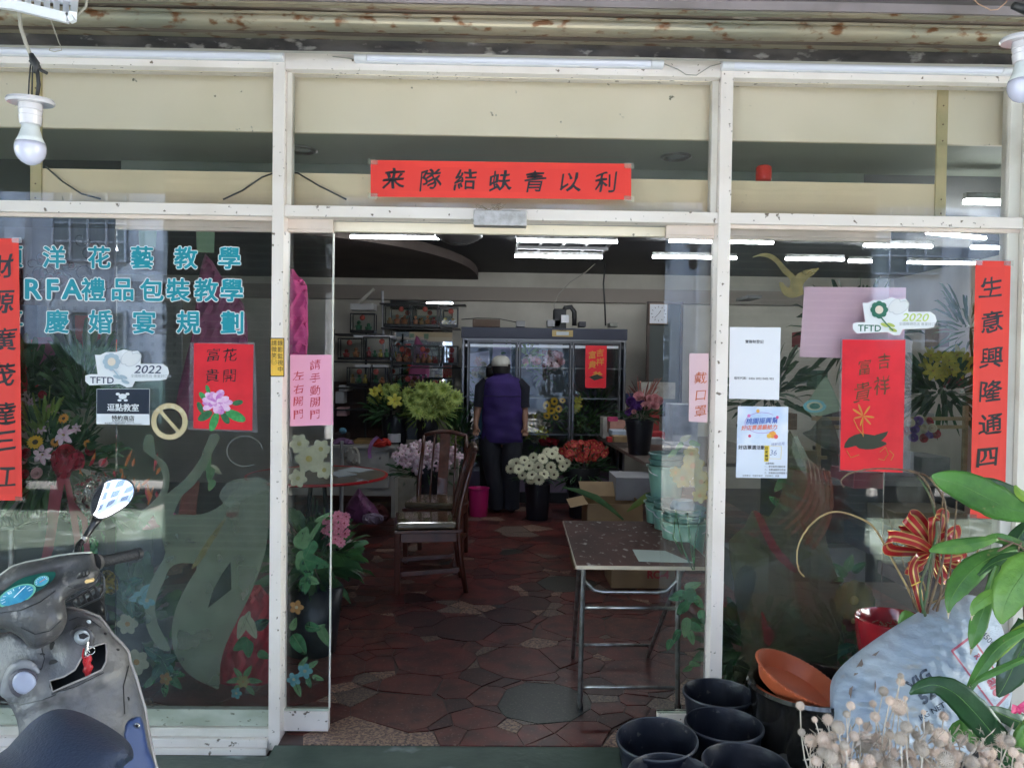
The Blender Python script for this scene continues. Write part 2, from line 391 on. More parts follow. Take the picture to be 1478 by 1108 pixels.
# tiled pillars of the arcade (seen mirrored in the glass)
ptile = mat('grey_tile', (.17, .19, .26), .4, col2=(.12, .14, .20), nscale=9); pgrout = mat('tile_grout', (.60, .60, .62), .8)
for i, (px_, lab) in enumerate(((-2.2, 'grey tiled arcade pillar beside the scooter'), (2.55, 'grey tiled arcade pillar near the potted plants'))):
    t = thing('arcade_pillar', lab, 'pillar', (px_, -3.7, -.05), 'arcade pillars')
    MB().box(px_-.68, px_+.68, -3.98, -3.40, -.05, 3.118).build('core', pgrout, t)
    b = MB()
    for r_ in range(48):
        z = -.03+r_*.065
        for k in range(-6, 7):
            x0 = px_+k*.125-.06+(.06 if r_ % 2 else 0); x1 = x0+.118
            x0 = max(x0, px_-.68); x1 = min(x1, px_+.68)
            if x1-x0 > .02: b.box(x0, x1, -3.399, -3.390, z, z+.055)
    b.build('tiles', ptile, t, kind='stuff')
# building across the street: white pilasters, window grids, red awning line
ob = thing('opposite_building', 'white tiled building with gridded windows across the street', 'building', (0, -18, -.05))
wt = mat('white_tile', (.34, .36, .40), .5, col2=(.26, .28, .32), nscale=3); dg = mat('dark_pane', (.05, .07, .09), .15)
MB().box(-30, 30, -20, -16.2, -.05, 13).build('wall', wt, ob)
wn = MB(); wn.box(-.9, .9, -16.2, -16.12, 0, 1.9); proto = wn.build('window', dg, ob)
fr = MB()
for k in range(5): fr.box(-.9+k*.44, -.86+k*.44, -16.12, -16.06, 0, 1.9)
for k in range(5): fr.box(-.9, .9, -16.12, -16.07, k*.46, k*.46+.04)
pf = fr.build('frame', wt, proto)
for fl in range(4):
    for k in range(-7, 8):
        a = proto if (fl == 0 and k == -7) else proto.copy()
        if a is not proto:
            COL.objects.link(a); f2 = pf.copy(); COL.objects.link(f2); f2.parent = a
        a.location = Vector((k*3.4, 0, .9+fl*3.1+.05))-worldloc(ob)+Vector((0, 0, 0)) + Vector((0,0,-.05+.05))
        a.location = (k*3.4, 0, .95+fl*3.1)
b = MB()
for k in range(-8, 9): b.box(k*3.4-1.95, k*3.4-1.45, -16.2, -15.9, -.05, 13)
b.build('pilaster', wt, ob)
# ================================================================ interior shell
ishell = dict(kind='structure')
MB().box(-5.15, -5.0, .03, 7.1, -.1, 3.12).build('wall_left', wallw, **ishell)
MB().box(5.2, 5.35, .03, 7.1, -.1, 3.12).build('wall_right', wallw, **ishell)
MB().box(-5.15, 5.35, 7.0, 7.15, -.1, 3.12).build('wall_back', wallw, **ishell)
MB().box(-5.0, 5.2, .75, 7.0, 2.80, 2.95).build('ceiling', blackp, **ishell)
# curved soffit over the left of the room
sof = [Vector((-4.99, 6.98, 2.70)), Vector((-4.99, 3.6, 2.70))]
for k in range(13):
    a = math.pi/2*k/12; sof.append(Vector((-2.2+1.9*math.sin(a), 3.6+3.0*(1-math.cos(a)), 2.70)))
sof.append(Vector((-.3, 6.98, 2.70)))
MB().prism(sof, (0, 0, .098)).build('ceiling_soffit', mat('soffit_paint', (.11, .085, .075), .8, col2=(.085, .065, .058), nscale=2), **ishell)
MB().box(-5.0, 5.2, 6.9, 6.998, 2.42, 2.60).build('wall_beam', mat('beam_paint', (.30, .26, .23), .8), **ishell)
MB().box(1.98, 2.12, 6.6, 6.899, 0, 2.42).build('wall_pillar', wallw, **ishell)
# ---------------------------------------------------------------- crazy-paved stone floor
fl = MB().box(-5.0, 5.2, .08, 7.0, -.3, -.004).box(-.888, .89, -.035, .0799, -.3, -.004).build('floor', mat('floor_grout', (.055, .022, .020), .4, col2=(.035, .018, .017), nscale=10), at=(0, 0, 0), kind='structure')
stone = [mat('red_stone', (.155, .033, .028), .36, spec=.35, col2=(.055, .016, .016), nscale=7, col3=(.2, .10, .08), n3=60, b3=(.6, .72), coat=0),
         mat('brown_stone', (.070, .022, .022), .36, spec=.35, col2=(.035, .015, .017), nscale=9, col3=(.16, .09, .08), n3=80, b3=(.6, .7), coat=0),
         mat('maroon_stone', (.145, .042, .034), .36, spec=.35, col2=(.065, .022, .022), nscale=12, col3=(.22, .13, .11), n3=70, b3=(.6, .7), coat=0),
         mat('slate_stone', (.035, .040, .036), .36, spec=.35, col2=(.03, .034, .034), nscale=15, col3=(.10, .10, .09), n3=90, b3=(.55, .7), coat=0),
         mat('granite_stone', (.38, .24, .17), .36, spec=.3, col2=(.20, .12, .10), nscale=55, bias=(.45, .55), col3=(.07, .05, .05), n3=90, b3=(.55, .62), coat=0),
         mat('grey_granite_stone', (.22, .155, .12), .36, spec=.3, col2=(.14, .10, .09), nscale=60, bias=(.45, .55), col3=(.05, .04, .04), n3=100, b3=(.55, .62), coat=0)]
rs = random.Random(11)
seeds = []; rad = []
for q in range(9000):               # irregular: large slabs among small fillers
    x, y = rs.uniform(-1.75, 2.0), rs.uniform(-.03, 3.7); r_ = rs.choice((.11, .15, .20, .26)) if q < 1500 else .105
    if all((x-a)**2+((y-b_)*1.12)**2 > ((r_+k_)*.5)**2 for (a, b_), k_ in zip(seeds, rad)): seeds.append((x, y)); rad.append(r_)
so2 = sorted(zip(seeds, rad), key=lambda p: p[0][1]); seeds = [a for a, b_ in so2]; WT = {a: b_ for a, b_ in so2}
far = []
y = 3.75; row = 0
while y < 7.0:
    x = -2.5
    while x < 2.7: far.append((x+rs.uniform(-.11, .11), y+rs.uniform(-.1, .1))); x += .27
    y += .25
for yy in [k*.25+.1 for k in range(14)]:
    for x in (-2.5, -2.25, -1.98, 2.1, 2.35, 2.6): far.append((x+rs.uniform(-.08, .08), yy+rs.uniform(-.08, .08)))
allp = seeds+far
def cell(p, pts, gap):
    y0_ = -.04 if abs(p[0]) < .80 else .085
    poly = [(-2.6, y0_), (2.72, y0_), (2.72, 7.0), (-2.6, 7.0)]
    for q in pts:
        if q is p: continue
        dx, dy = q[0]-p[0], q[1]-p[1]; L = math.hypot(dx, dy)
        if L > 1.1 or L < 1e-6: continue
        sh_ = (WT.get(p, .12)**2-WT.get(q, .12)**2)*.8/(2*L); mx, my = p[0]+dx/2+dx/L*(sh_-gap), p[1]+dy/2+dy/L*(sh_-gap); out = []
        for i in range(len(poly)):
            a = poly[i]; b = poly[(i+1) % len(poly)]
            da = (a[0]-mx)*dx+(a[1]-my)*dy; db = (b[0]-mx)*dx+(b[1]-my)*dy
            if da <= 0: out.append(a)
            if (da < 0 < db) or (db < 0 < da): t = da/(da-db); out.append((a[0]+(b[0]-a[0])*t, a[1]+(b[1]-a[1])*t))
        poly = out
        if not poly: break
    return poly
mass = [MB() for _ in range(2)]
cnt = 0
for i, p in enumerate(allp):
    near = [q for q in allp if abs(q[0]-p[0]) < .8 and abs(q[1]-p[1]) < .8]
    poly = cell(p, near, .0018 if rs.random() < .7 else .0035)
    if len(poly) < 3: continue
    poly = [a for j_, a in enumerate(poly) if math.hypot(a[0]-poly[j_-1][0], a[1]-poly[j_-1][1]) > .028]      # drop the shortest edges: blunter slabs
    if len(poly) < 3: continue
    k = rs.choices(range(6), (30, 12, 20, 5, 19, 14) if len(poly) <= 5 else (50, 16, 28, 3, 2, 1))[0]
    h = rs.uniform(-.0008, .0008)
    bmb = MB().prism([(a, b_, -.0035) for a, b_ in poly], (0, 0, .0045+h))
    if i < len(seeds) and cnt < 300:
        cnt += 1; bmb.build('stone', stone[k], fl)
    else:
        mass[0].mi = k; mass[0].add(bmb.v, bmb.f)
mass[0].build('stones', stone, fl, kind='stuff')
# ---------------------------------------------------------------- shop front
XL0, XL1, XR0, XR1 = -.939, -.891, .892, .943
ZT0, ZT1 = 2.158, 2.204
front = thing('shop_front', 'cream aluminium shop front frame with large panes of glass', 'shop front', (0, 0, -.055))
for a, b in ((XL0, XL1), (XR0, XR1)):
    MB().box(a, b, -.002, .10, -.045, 2.82).build('post', cream, front, bevel=.002)
MB().box(XL1+.001, XL1+.020, .03, .08, ZT1, 2.752).build('mullion', cream2, front, bevel=.0015)
MB().box(XR0-.026, XR0-.001, .03, .08, ZT1, 2.752).build('mullion', cream2, front, bevel=.0015)
MB().box(2.165, 2.60, .0, .10, -.045, 2.82).build('post', cream2, front, bevel=.002)
MB().box(2.115, 2.163, .025, .08, -.045, 2.75).build('mullion', cream2, front, bevel=.0015)
MB().box(-2.6, -2.30, .0, .10, -.045, 2.82).build('post', cream2, front, bevel=.002)
for a, b in ((-2.30, XL0), (XL1, XR0), (XR1, 2.164)):
    a += .0005; b -= .0005
    MB().box(a, b, .0, .095, 2.754, 2.84).build('top_rail', cream, front, bevel=.002)
    MB().box(a, b, .004, .09, ZT0, ZT1).build('transom', cream, front, bevel=.002)
    if b < 0 or a > .5:
        MB().box(a, b, .022, .05, ZT0-.016, ZT0-.0005).build('glazing_bead', pinkcream, front, bevel=.001)
        MB().box(a, b, .030, .06, .040, .110).build('kick_plate', dirty, front, bevel=.001)
        MB().box(a, b, .012, .07, .004, .038).build('sill_rail', cream2, front, bevel=.002)
        MB().box(a, b, -.010, .07, -.030, .003).build('sill_rail', cream, front, bevel=.003)
        MB().box(a, b, -.022, .07, -.058, -.031).build('sill_rail', cream, front, bevel=.003)
        MB().box(a, b, .030, .038, .110, ZT0-.017).build('glass_pane', glass, front)
    MB().box(a, b, .042, .050, ZT1, 2.753).build('glass_pane', glass, front)
MB().box(-2.6, 2.6, .004, .09, 2.842, 3.119).build('lintel', mat('dark_lintel', (.2, .17, .15), .8), front)
# cream boxing behind the upper panes
z1 = 2.50
bx = thing('cream_boxing', 'cream boarded pelmet behind the upper panes with a dark slot', 'pelmet', (0, .2, 2.2))
MB().box(-2.58, 2.6, .14, .16, 2.54, 2.80).build('upper_panel', panelc, bx)
MB().box(-1.98, 1.905, .14, .16, 2.201, 2.368).build('lower_panel', panely, bx)
MB().box(-1.60, 1.50, .11, .138, 2.118, 2.200).build('fascia', panelc, bx)
bt2 = mat('batten', (.60, .48, .26), .6, col2=(.5, .42, .22), nscale=10)
for a in (-1.995, 1.865):
    MB().box(a, a+.045, .128, .139, 2.17, 2.78).build('batten', bt2, bx)
sc_ = MB()
for a in (-1.972, 1.888):
    for z in (2.20, 2.24, 2.30, 2.55, 2.62, 2.70): sc_.lathe([(.0035, 0), (.003, .002)], (a, .126, z), 6, Matrix.Rotation(R(90), 3, 'X'))
sc_.build('screws', mat('rust', (.12, .06, .03), .7), bx)
MB().box(-4.9, 5.1, .165, .9, 2.60, 2.62).build('slot_ceiling', mat('slot_reflect_green', (.38, .41, .35), .7), bx)  # green tone lifted to stand for the arcade ceiling reflected in the panes
MB().box(-1.98, 1.905, .88, .90, 2.50, 2.598).build('slot_back', mat('slot_back', (.24, .28, .24), .5, col2=(.30, .34, .30), nscale=1.5), bx)  # lifted green here too, in place of the ceiling's reflection
for px_, lab in ((435, 'round downlight seen in the slot left of the red couplet'), (975, 'round downlight seen in the slot right of the red couplet')):
    c = W(px_, 241, .62); c.z = 2.60
    b = MB(); b.lathe([(.075, 0), (.078, -.006), (.06, -.012), (.055, -.004)], c, 20)
    t = b.build('downlight', chrome, smooth=True, label=lab, cat='ceiling light')
    MB().lathe([(.05, 0), (.03, -.004), (.0001, -.006)], c+Vector((0, 0, -.004)), 16).build('lens', mat('dead_lens', (.45, .5, .5), .2), t, smooth=True)
# red lantern can on the ledge
c = W(1102, 262, .25); t = MB().lathe([(.033, 0), (.035, .01), (.035, .06), (.028, .068)], c, 20).build('red_beacon', mat('red_plastic', (.7, .03, .02), .25, coat=.5), smooth=True, label='small red plastic canister on the cream ledge above the right window', cat='beacon')
# drooping cables
b = MB()
for pts in ([(65, 240, .125), (90, 262, .12), (118, 280, .12), (145, 287, .12)], [(322, 288, .12), (350, 275, .12), (378, 256, .12), (400, 248, .12), (430, 250, .125), (460, 268, .12), (500, 288, .12)]):
    P = [W(*q) for q in pts]; b.tube(P, .0035, 6)
b.build('cable', blackw, label='black cable drooping across the cream pelmet behind the glass', cat='cable')
# ---------------------------------------------------------------- sliding doors
def door(x0, x1, label, headx):
    t = thing('sliding_door', label, 'sliding door', ((x0+x1)/2, .075, 0))
    MB().box(x0, x1, .070, .078, .100, 2.103).build('glass_pane', glass, t)
    MB().box(x0, x1-.0, .056, .092, .008, .092).build('bottom_rail', cream, t, bevel=.002)
    MB().box(x0, x1, .062, .086, .0925, .0995).build('rail_bead', dirty, t)
    MB().box(x0, x1, .060, .088, 2.1035, 2.116).build('top_bead', pinkcream, t)
    MB().box(x0, x1, .062, .086, 2.117, 2.178).build('top_rail', pinkcream, t, bevel=.002)
    return t
p = [W(a, 600, .075).x for a in (168, 479, 956, 1278)]
dL = door(p[0], p[1], 'left sliding glass door pushed open, painted with flowers', 0)
dR = door(p[2], p[3], 'right sliding glass door pushed open behind the folding table', 0)
b = MB(); b.box(p[1]-.001, p[1]+.004, .066, .082, .10, 2.103); b.build('edge_strip', mat('strip', (.6, .6, .55), .4), dL)
# header inside the door opening and the motion sensor
MB().box(XL1+.001, XR0-.001, .10, .13, 2.158, 2.2).build('door_track', mat('grey_track', (.3, .28, .27), .5), front)
s = thing('door_sensor', 'dusty white door sensor box under the red couplet', 'sensor', W(720, 320, -.03))
MB().add([], []).box(W(684, 318, 0).x, W(760, 318, 0).x, -.055, .003, W(720, 329, 0).z, W(720, 307, 0).z).build('housing', mat('silver_dusty', (.5, .48, .48), .35, .3, col2=(.36, .34, .32), nscale=30, bump=.4, bscale=60), s, bevel=.004)
b = MB(); rs = random.Random(3)
for k in range(16):
    a = Vector((W(705, 300, 0).x+rs.uniform(-.03, .05), -.02, W(705, 305, 0).z)); P = [a]
    for j in range(5): a = a+Vector((rs.uniform(-.018, .018), rs.uniform(-.008, .008), rs.uniform(-.004, .01))); P.append(a)
    b.tube(P, .0009, 4)
b.build('straw', mat('straw', (.35, .27, .17), .9), s)
# ---------------------------------------------------------------- roller-shutter rail and trim above the frame
rusty = mat('rusty_cream_metal', (.38, .32, .23), .36, .4, col2=(.26, .25, .19), nscale=3, col3=(.17, .075, .03), n3=24, b3=(.56, .66), bump=.12, bscale=50, stretch=(.6, 1, 1))
rustd = mat('rusty_brown_metal', (.20, .15, .12), .5, .3, col2=(.10, .075, .06), nscale=8, stretch=(.3, 1, 1), col3=(.35, .3, .25), n3=30, b3=(.6, .7))
aludark = mat('crinkled_foil', (.11, .098, .092), .36, .6, col2=(.055, .05, .05), nscale=12, bump=.6, bscale=22, stretch=(.5, 1, 1), col3=(.30, .28, .26), n3=25, b3=(.6, .7))
rail = thing('shutter_rail', 'rust spotted roller shutter box and rails above the shop front', 'shutter box', (0, -.2, 2.85))
def profile(pts, m_, nm, x0=-3.4, x1=3.4, ):
    b = MB(); n = len(pts); segs = 24
    vs = []; fs = []
    rr = random.Random(len(nm)+n)
    for i in range(segs+1):
        x = x0+(x1-x0)*i/segs; jit = rr.uniform(-.0015, .0015)
        for y, z in pts: vs.append((x, y, z+jit))
    for i in range(segs):
        for k in range(n):
            a = i*n+k; c = i*n+(k+1) % n; fs.append((a, c, c+n, a+n))
    fs.append(tuple(range(n))); fs.append(tuple(range(segs*n, (segs+1)*n))[::-1])
    return b.add(vs, fs).build(nm, m_, rail)
def zz(py, Y): return W(739, py, Y).z
profile([(-.03, zz(82, -.03)), (-.05, zz(82, -.05)), (-.055, zz(79, -.05)), (-.055, zz(58, -.05)), (.0, zz(56, -.0)+.02), (.0, zz(82, -.0))], aludark, 'foil_trim')
profile([(-.058, zz(83, -.058)), (-.066, zz(83, -.066)), (-.066, zz(79.5, -.066)), (-.058, zz(79.5, -.058))], mat('trim_edge', (.5, .47, .42), .35, .5), 'trim_edge')
profile([(-.03, zz(57, -.05)), (-.10, zz(57, -.10)), (-.13, zz(53, -.13)), (-.12, zz(47, -.12)), (-.02, zz(45, -.02))], rustd, 'under_rail')
arc = [(-.16-.028*math.sin(a), zz(36, -.16)-.030*math.cos(a)*1.0) for a in [math.pi*k/10 for k in range(11)]]
profile([(-.05, arc[0][1]+.002)]+arc+[(-.05, arc[-1][1]-.002)], rusty, 'rolled_rail')
profile([(-.15, zz(27.5, -.17)+.002), (-.20, zz(27, -.20)), (-.20, zz(23, -.20)), (-.15, zz(22, -.15))], rusty, 'lip')
profile([(-.17, zz(21, -.2)), (-.21, zz(20, -.21)), (-.23, zz(13, -.23)), (-.17, zz(12, -.17)+.02)], rustd, 'groove_rail')
profile([(-.18, zz(13, -.24)), (-.245, zz(12.5, -.245)), (-.245, zz(9, -.245)), (-.18, zz(8, -.18))], rusty, 'lip')
profile([(-.20, zz(8, -.24)), (-.26, zz(7, -.26)), (-.27, zz(-6, -.27)), (-.20, zz(-7, -.20)+.05)], mat('mauve_metal', (.25, .21, .22), .5, .2, col2=(.18, .15, .15), nscale=5), 'shutter_box')
profile([(-.27, 3.0), (-.42, 3.06), (-.42, 3.119), (-.05, 3.119), (-.05, 2.98)], greenp, 'ceiling_return')
# ---------------------------------------------------------------- LED battens along the top rail
def batten(px0, px1, py0, py1, lab):
    t = thing('tube_batten', lab, 'light fitting', W((px0+px1)/2, (py0+py1)/2, -.02), 'unlit white tube battens over the shop front')
    x0, x1 = W(px0, py0, -.02).x, W(px1, py1, -.02).x
    z = 2.795
    def half(r, yc, zc, a, b_, nm, m_):
        pts = [Vector((0, yc-r*math.sin(k*math.pi/8), zc-r*math.cos(k*math.pi/8))) for k in range(9)]
        MB().prism([(a, q.y, q.z) for q in pts], (b_-a, 0, 0)).build(nm, m_, t, smooth='auto')
    MB().box(x0, x1, -.022, -.0005, z-.015, z+.021).build('base', whitep, t, bevel=.002)
    half(.0155, -.0225, z+.003, x0+.05, x1-.05, 'diffuser', mat('frosted_tube', (.74, .74, .84), .2, coat=.3))
    for a, b_ in ((x0, x0+.049), (x1-.049, x1)): half(.018, -.0225, z+.003, a, b_, 'end_cap', whitep)
batten(-60, 409, 78, 84, 'long unlit white tube light over the left window')
batten(512, 957, 90, 95, 'unlit white tube light over the door opening')
batten(1041, 1462, 99, 108, 'long unlit white tube light over the right window')
b = MB()
b.tube([W(480, 82, -.02), W(500, 84, -.02), W(512, 86, -.02)], .002, 5); b.tube([W(957, 92, -.02), W(978, 100, -.02), W(990, 108, -.015), W(1005, 109, -.015), W(1025, 96, -.02), W(1041, 92, -.02)], .002, 5)
b.build('light_cable', wire_m, label='thin pale wire linking the two tube lights over the door', cat='wire')
# ---------------------------------------------------------------- room lights
def roomtube(px0, px1, py, z, lab, dz=0, ang=0):
    a, b_ = G(px0, py, z), G(px1, py, z); Y = (a.y+b_.y)/2
    a = W(px0, py, Y); b_ = W(px1, py, Y); a.z = b_.z = z
    if ang: b_.y = a.y+ang
    t = thing('fluorescent_tube', lab, 'tube light', (a+b_)/2, 'lit fluorescent tubes in the shop')
    MB().tube([a, b_], .0135, 10).build('tube', tube_lit, t, smooth='auto')
    MB().bar(a+Vector((0, 0, .03)), b_+Vector((0, 0, .03)), .03, .03).build('channel', chrome, t)
roomtube(506, 660, 343, 2.66, 'lit fluorescent tube left of the round ceiling fan')
roomtube(746, 891, 348, 2.66, 'upper lit fluorescent tube between the door posts right of the fan')
roomtube(743, 869, 370.5, 2.66, 'lower lit fluorescent tube above the flower refrigerator')
roomtube(942, 1063, 371.5, 2.66, 'lit fluorescent tube crossing the right door glass and the post')
roomtube(966, 1116, 349, 2.66, 'upper lit fluorescent tube seen through the right door glass')
roomtube(1134, 1218, 374, 2.66, 'lit fluorescent tube above the painted bird')
roomtube(1225, 1258, 377, 2.66, 'short stub of lit tube right of the painted bird')
roomtube(1247, 1345, 355, 2.66, 'lit fluorescent tube above the right pink sheet')
roomtube(1310, 1412, 379.5, 2.66, 'lit fluorescent tube left of the right hand couplet')
roomtube(1402, 1466, 357.5, 2.66, 'lit fluorescent tube behind the top of the right hand couplet')
a = G(1338, 336, 2.66); b_ = G(1422, 344, 2.66)
t = thing('fluorescent_tube', 'slanting lit fluorescent tube under the right transom', 'tube light', (a+b_)/2, 'lit fluorescent tubes in the shop')
MB().tube([a, b_], .0135, 10).build('tube', tube_lit, t, smooth='auto'); MB().bar(a+Vector((0, 0, .03)), b_+Vector((0, 0, .03)), .03, .03).build('channel', chrome, t)
roomtube(1392, 1462, 292, 2.42, 'bright lit tube beside the cream batten in the upper right pane')
# exposed ceiling lattices
gm = mat('grey_lattice', (.22, .22, .23), .5)
for (xa, xb, ya, yb, lab) in ((498, 625, 328, 345, 'grey ceiling lattice above the left lit tube'), (745, 890, 326, 346, 'grey ceiling lattice above the upper right lit tube'), (748, 870, 350, 370, 'grey ceiling lattice behind the lower lit tube')):
    z = 2.71; A = G(xa, ya, z); B = G(xb, yb, z); y0_, y1_ = min(A.y, B.y), max(A.y, B.y)
    t = thing('ceiling_lattice', lab, 'ceiling frame', ((A+B)/2))
    x0, x1 = min(A.x, B.x), max(A.x, B.x)
    for k in range(3):
        yy = y0_+(y1_-y0_)*k/2; MB().box(x0, x1, yy-.012, yy+.012, z, z+.03).build('rail', gm, t)
    for k in range(5):
        xx = x0+(x1-x0)*k/4; MB().box(xx-.012, xx+.012, y0_, y1_, z+.0305, z+.06).build('cross_bar', gm, t)
# round ceiling ventilator
c = G(662, 342, 2.62); t = thing('ceiling_ventilator', 'round grey ceiling fan unit between the lit tubes', 'ceiling fan', c)
MB().lathe([(.0001, -.055), (.05, -.055), (.10, -.05), (.165, -.02), (.185, .0), (.185, .03), (.14, .05), (.12, .10), (.12, .18)], c, 28).build('housing', mat('fan_grey', (.20, .20, .21), .4), t, smooth=True)
MB().lathe([(.186, -.004), (.196, .004), (.196, .02), (.186, .026)], c, 28, cap=False).build('rim', mat('fan_rim', (.62, .62, .64), .3, .3), t, smooth=True)
MB().lathe([(.0001, -.07), (.02, -.068), (.045, -.056)], c, 16).build('hub_cap', gm, t, smooth=True)
for k in range(3):
    r0 = .065+k*.03; MB().lathe([(r0, -.054+k*.010), (r0+.01, -.062+k*.012), (r0+.02, -.05+k*.012)], c, 24, cap=False).build('grille_ring', gm, t, smooth=True)
# ================================================================ papers, couplets and stickers
redp = mat('red_paper', (.80, .045, .028), .6, col2=(.72, .035, .025), nscale=5)
redp2 = mat('scarlet_paper', (.72, .012, .025), .35, col2=(.62, .008, .02), nscale=9, coat=.3)
ink = mat('black_ink', (.012, .010, .012), .35)
pinkp = mat('pink_paper', (.78, .36, .50), .6, col2=(.74, .32, .46), nscale=3)
pinkpale = mat('pale_pink_paper', (.80, .56, .60), .6, col2=(.75, .50, .55), nscale=3)
whitepap = mat('white_paper', (.72, .73, .80), .55)
sheetf = glass_mat('clear_plastic', (.93, .93, .95), film=.10, filmcol=(.8, .8, .85), wave=12)
YP = -.004
def sheet(name, P, Y, m_, label, cat='poster', t=.0012, smooth=0, parent=None, **k):
    b = flat(MB(), P, Y, t, smooth)
    return b.build(name, m_, parent, label=label, cat=cat, **k) if parent is None else b.build(name, m_, parent, **k)
tape = glass_mat('clear_tape', (.90, .90, .86), film=.13, filmcol=(.8, .78, .7))
def banner(P, Y, chars, lab, cps, h, sx=1):
    t = thing('couplet', lab, 'couplet', W(sum(p[0] for p in P)/len(P), max(p[1] for p in P), Y))
    sheet('paper', P, Y, redp, '', parent=t)
    b = MB(); 
    ins = 9
    cx = sum(p[0] for p in P)/4; cy = sum(p[1] for p in P)/4
    P2 = [(p[0]+(ins if p[0] < cx else -ins), p[1]+(ins if p[1] < cy else -ins)) for p in P]
    sheet('printed_border', P2, Y-.0006, mat('red_print', (.74, .035, .022), .5), '', parent=t, t=.0004)
    for x, y in P:
        sg = 1 if x < cx else -1; sv = 1 if y < cy else -1; sheet('tape_strip', [(x-7+sg*3, y-4+sv*2), (x+7+sg*3, y-3+sv*2), (x+7+sg*3, y+5+sv*2), (x-7+sg*3, y+4+sv*2)], Y-.0016, tape, '', parent=t, t=.0003)
    for i, (c, (x, y)) in enumerate(zip(chars, cps)):
        calli(MB(), c, x, y, Y-.0014, h, sx=sx, seed=i*3.7+h).build('character', ink, t)
    return t
banner([(535, 231), (911, 236.5), (911, 288.5), (535, 284)], -.0015-.008+.008-.004, '来隊結蚨青以利', 'horizontal red couplet with seven brush characters over the door', [(568, 258), (622, 259), (672, 259), (722, 261), (772, 262), (823, 263), (874, 263)], 31)
banner([(1408, 376), (1459, 377), (1450, 749), (1400, 747)], YP+.02, '生意興隆通四海', 'vertical red couplet on the right hand window', [(1431, 414), (1431, 464), (1431, 516), (1430, 564), (1430, 612), (1426, 660), (1424, 712)], 33)
banner([(-26, 344), (27, 344), (32, 722), (-26, 722)], YP+.02, '財源廣茂達三江', 'vertical red couplet at the far left edge of the window', [(2, 384), (3, 435), (4, 490), (3, 540), (4, 597), (6, 636), (6, 688)], 35)
# pink notices on the sliding doors
t = thing('notice', 'pink paper notice with red brush writing on the left door', 'notice', W(450, 614, .066))
sheet('paper', [(419, 512), (478.5, 512), (481, 613), (419, 615)], .066, pinkp, '', parent=t)
redink = mat('red_ink', (.52, .05, .07), .5)
for c, x, y in zip('請手動開門左右開門', (455,)*5+(431,)*4, (526, 545, 563, 580, 598, 542, 561, 579, 598)): calli(MB(), c, x, y, .0645, 15, seed=y, bold=-.006).build('character', redink, t)
t = thing('notice', 'narrow pale pink notice with three orange characters on the right door', 'notice', W(1010, 610, .066))
sheet('paper', [(995, 510), (1023, 510), (1021, 610), (994, 608)], .066, pinkpale, '', parent=t)
for c, x, y in zip('戴口罩', (1011, 1011, 1011), (545, 570, 593)): calli(MB(), c, x, y, .0645, 18, seed=y, bold=-.004).build('character', mat('orange_ink', (.62, .16, .07), .5), t)
# yellow camera warning on the post
t = thing('warning_sign', 'small yellow surveillance sign stuck on the left post', 'sign', W(400, 543, -.004))
sheet('border', [(389.5, 487.5), (410.5, 487.5), (410.5, 543.5), (389.5, 543.5)], -.0035, ink, '', parent=t, t=.001)
sheet('plate', [(391, 489), (409.2, 489), (409.2, 542), (391, 542)], -.0045, mat('yellow_vinyl', (.80, .48, .05), .4), '', parent=t, t=.0009)
for col, x in (('錄影監視中', 404.5), ('請微笑☺', 395.5)):
    for i, c in enumerate(col): write(MB(), c, W(x, 495+i*(9.4 if len(col) == 5 else 9), -.0054), 8.2*mpp(0), bold=.005).build('character', ink, t)
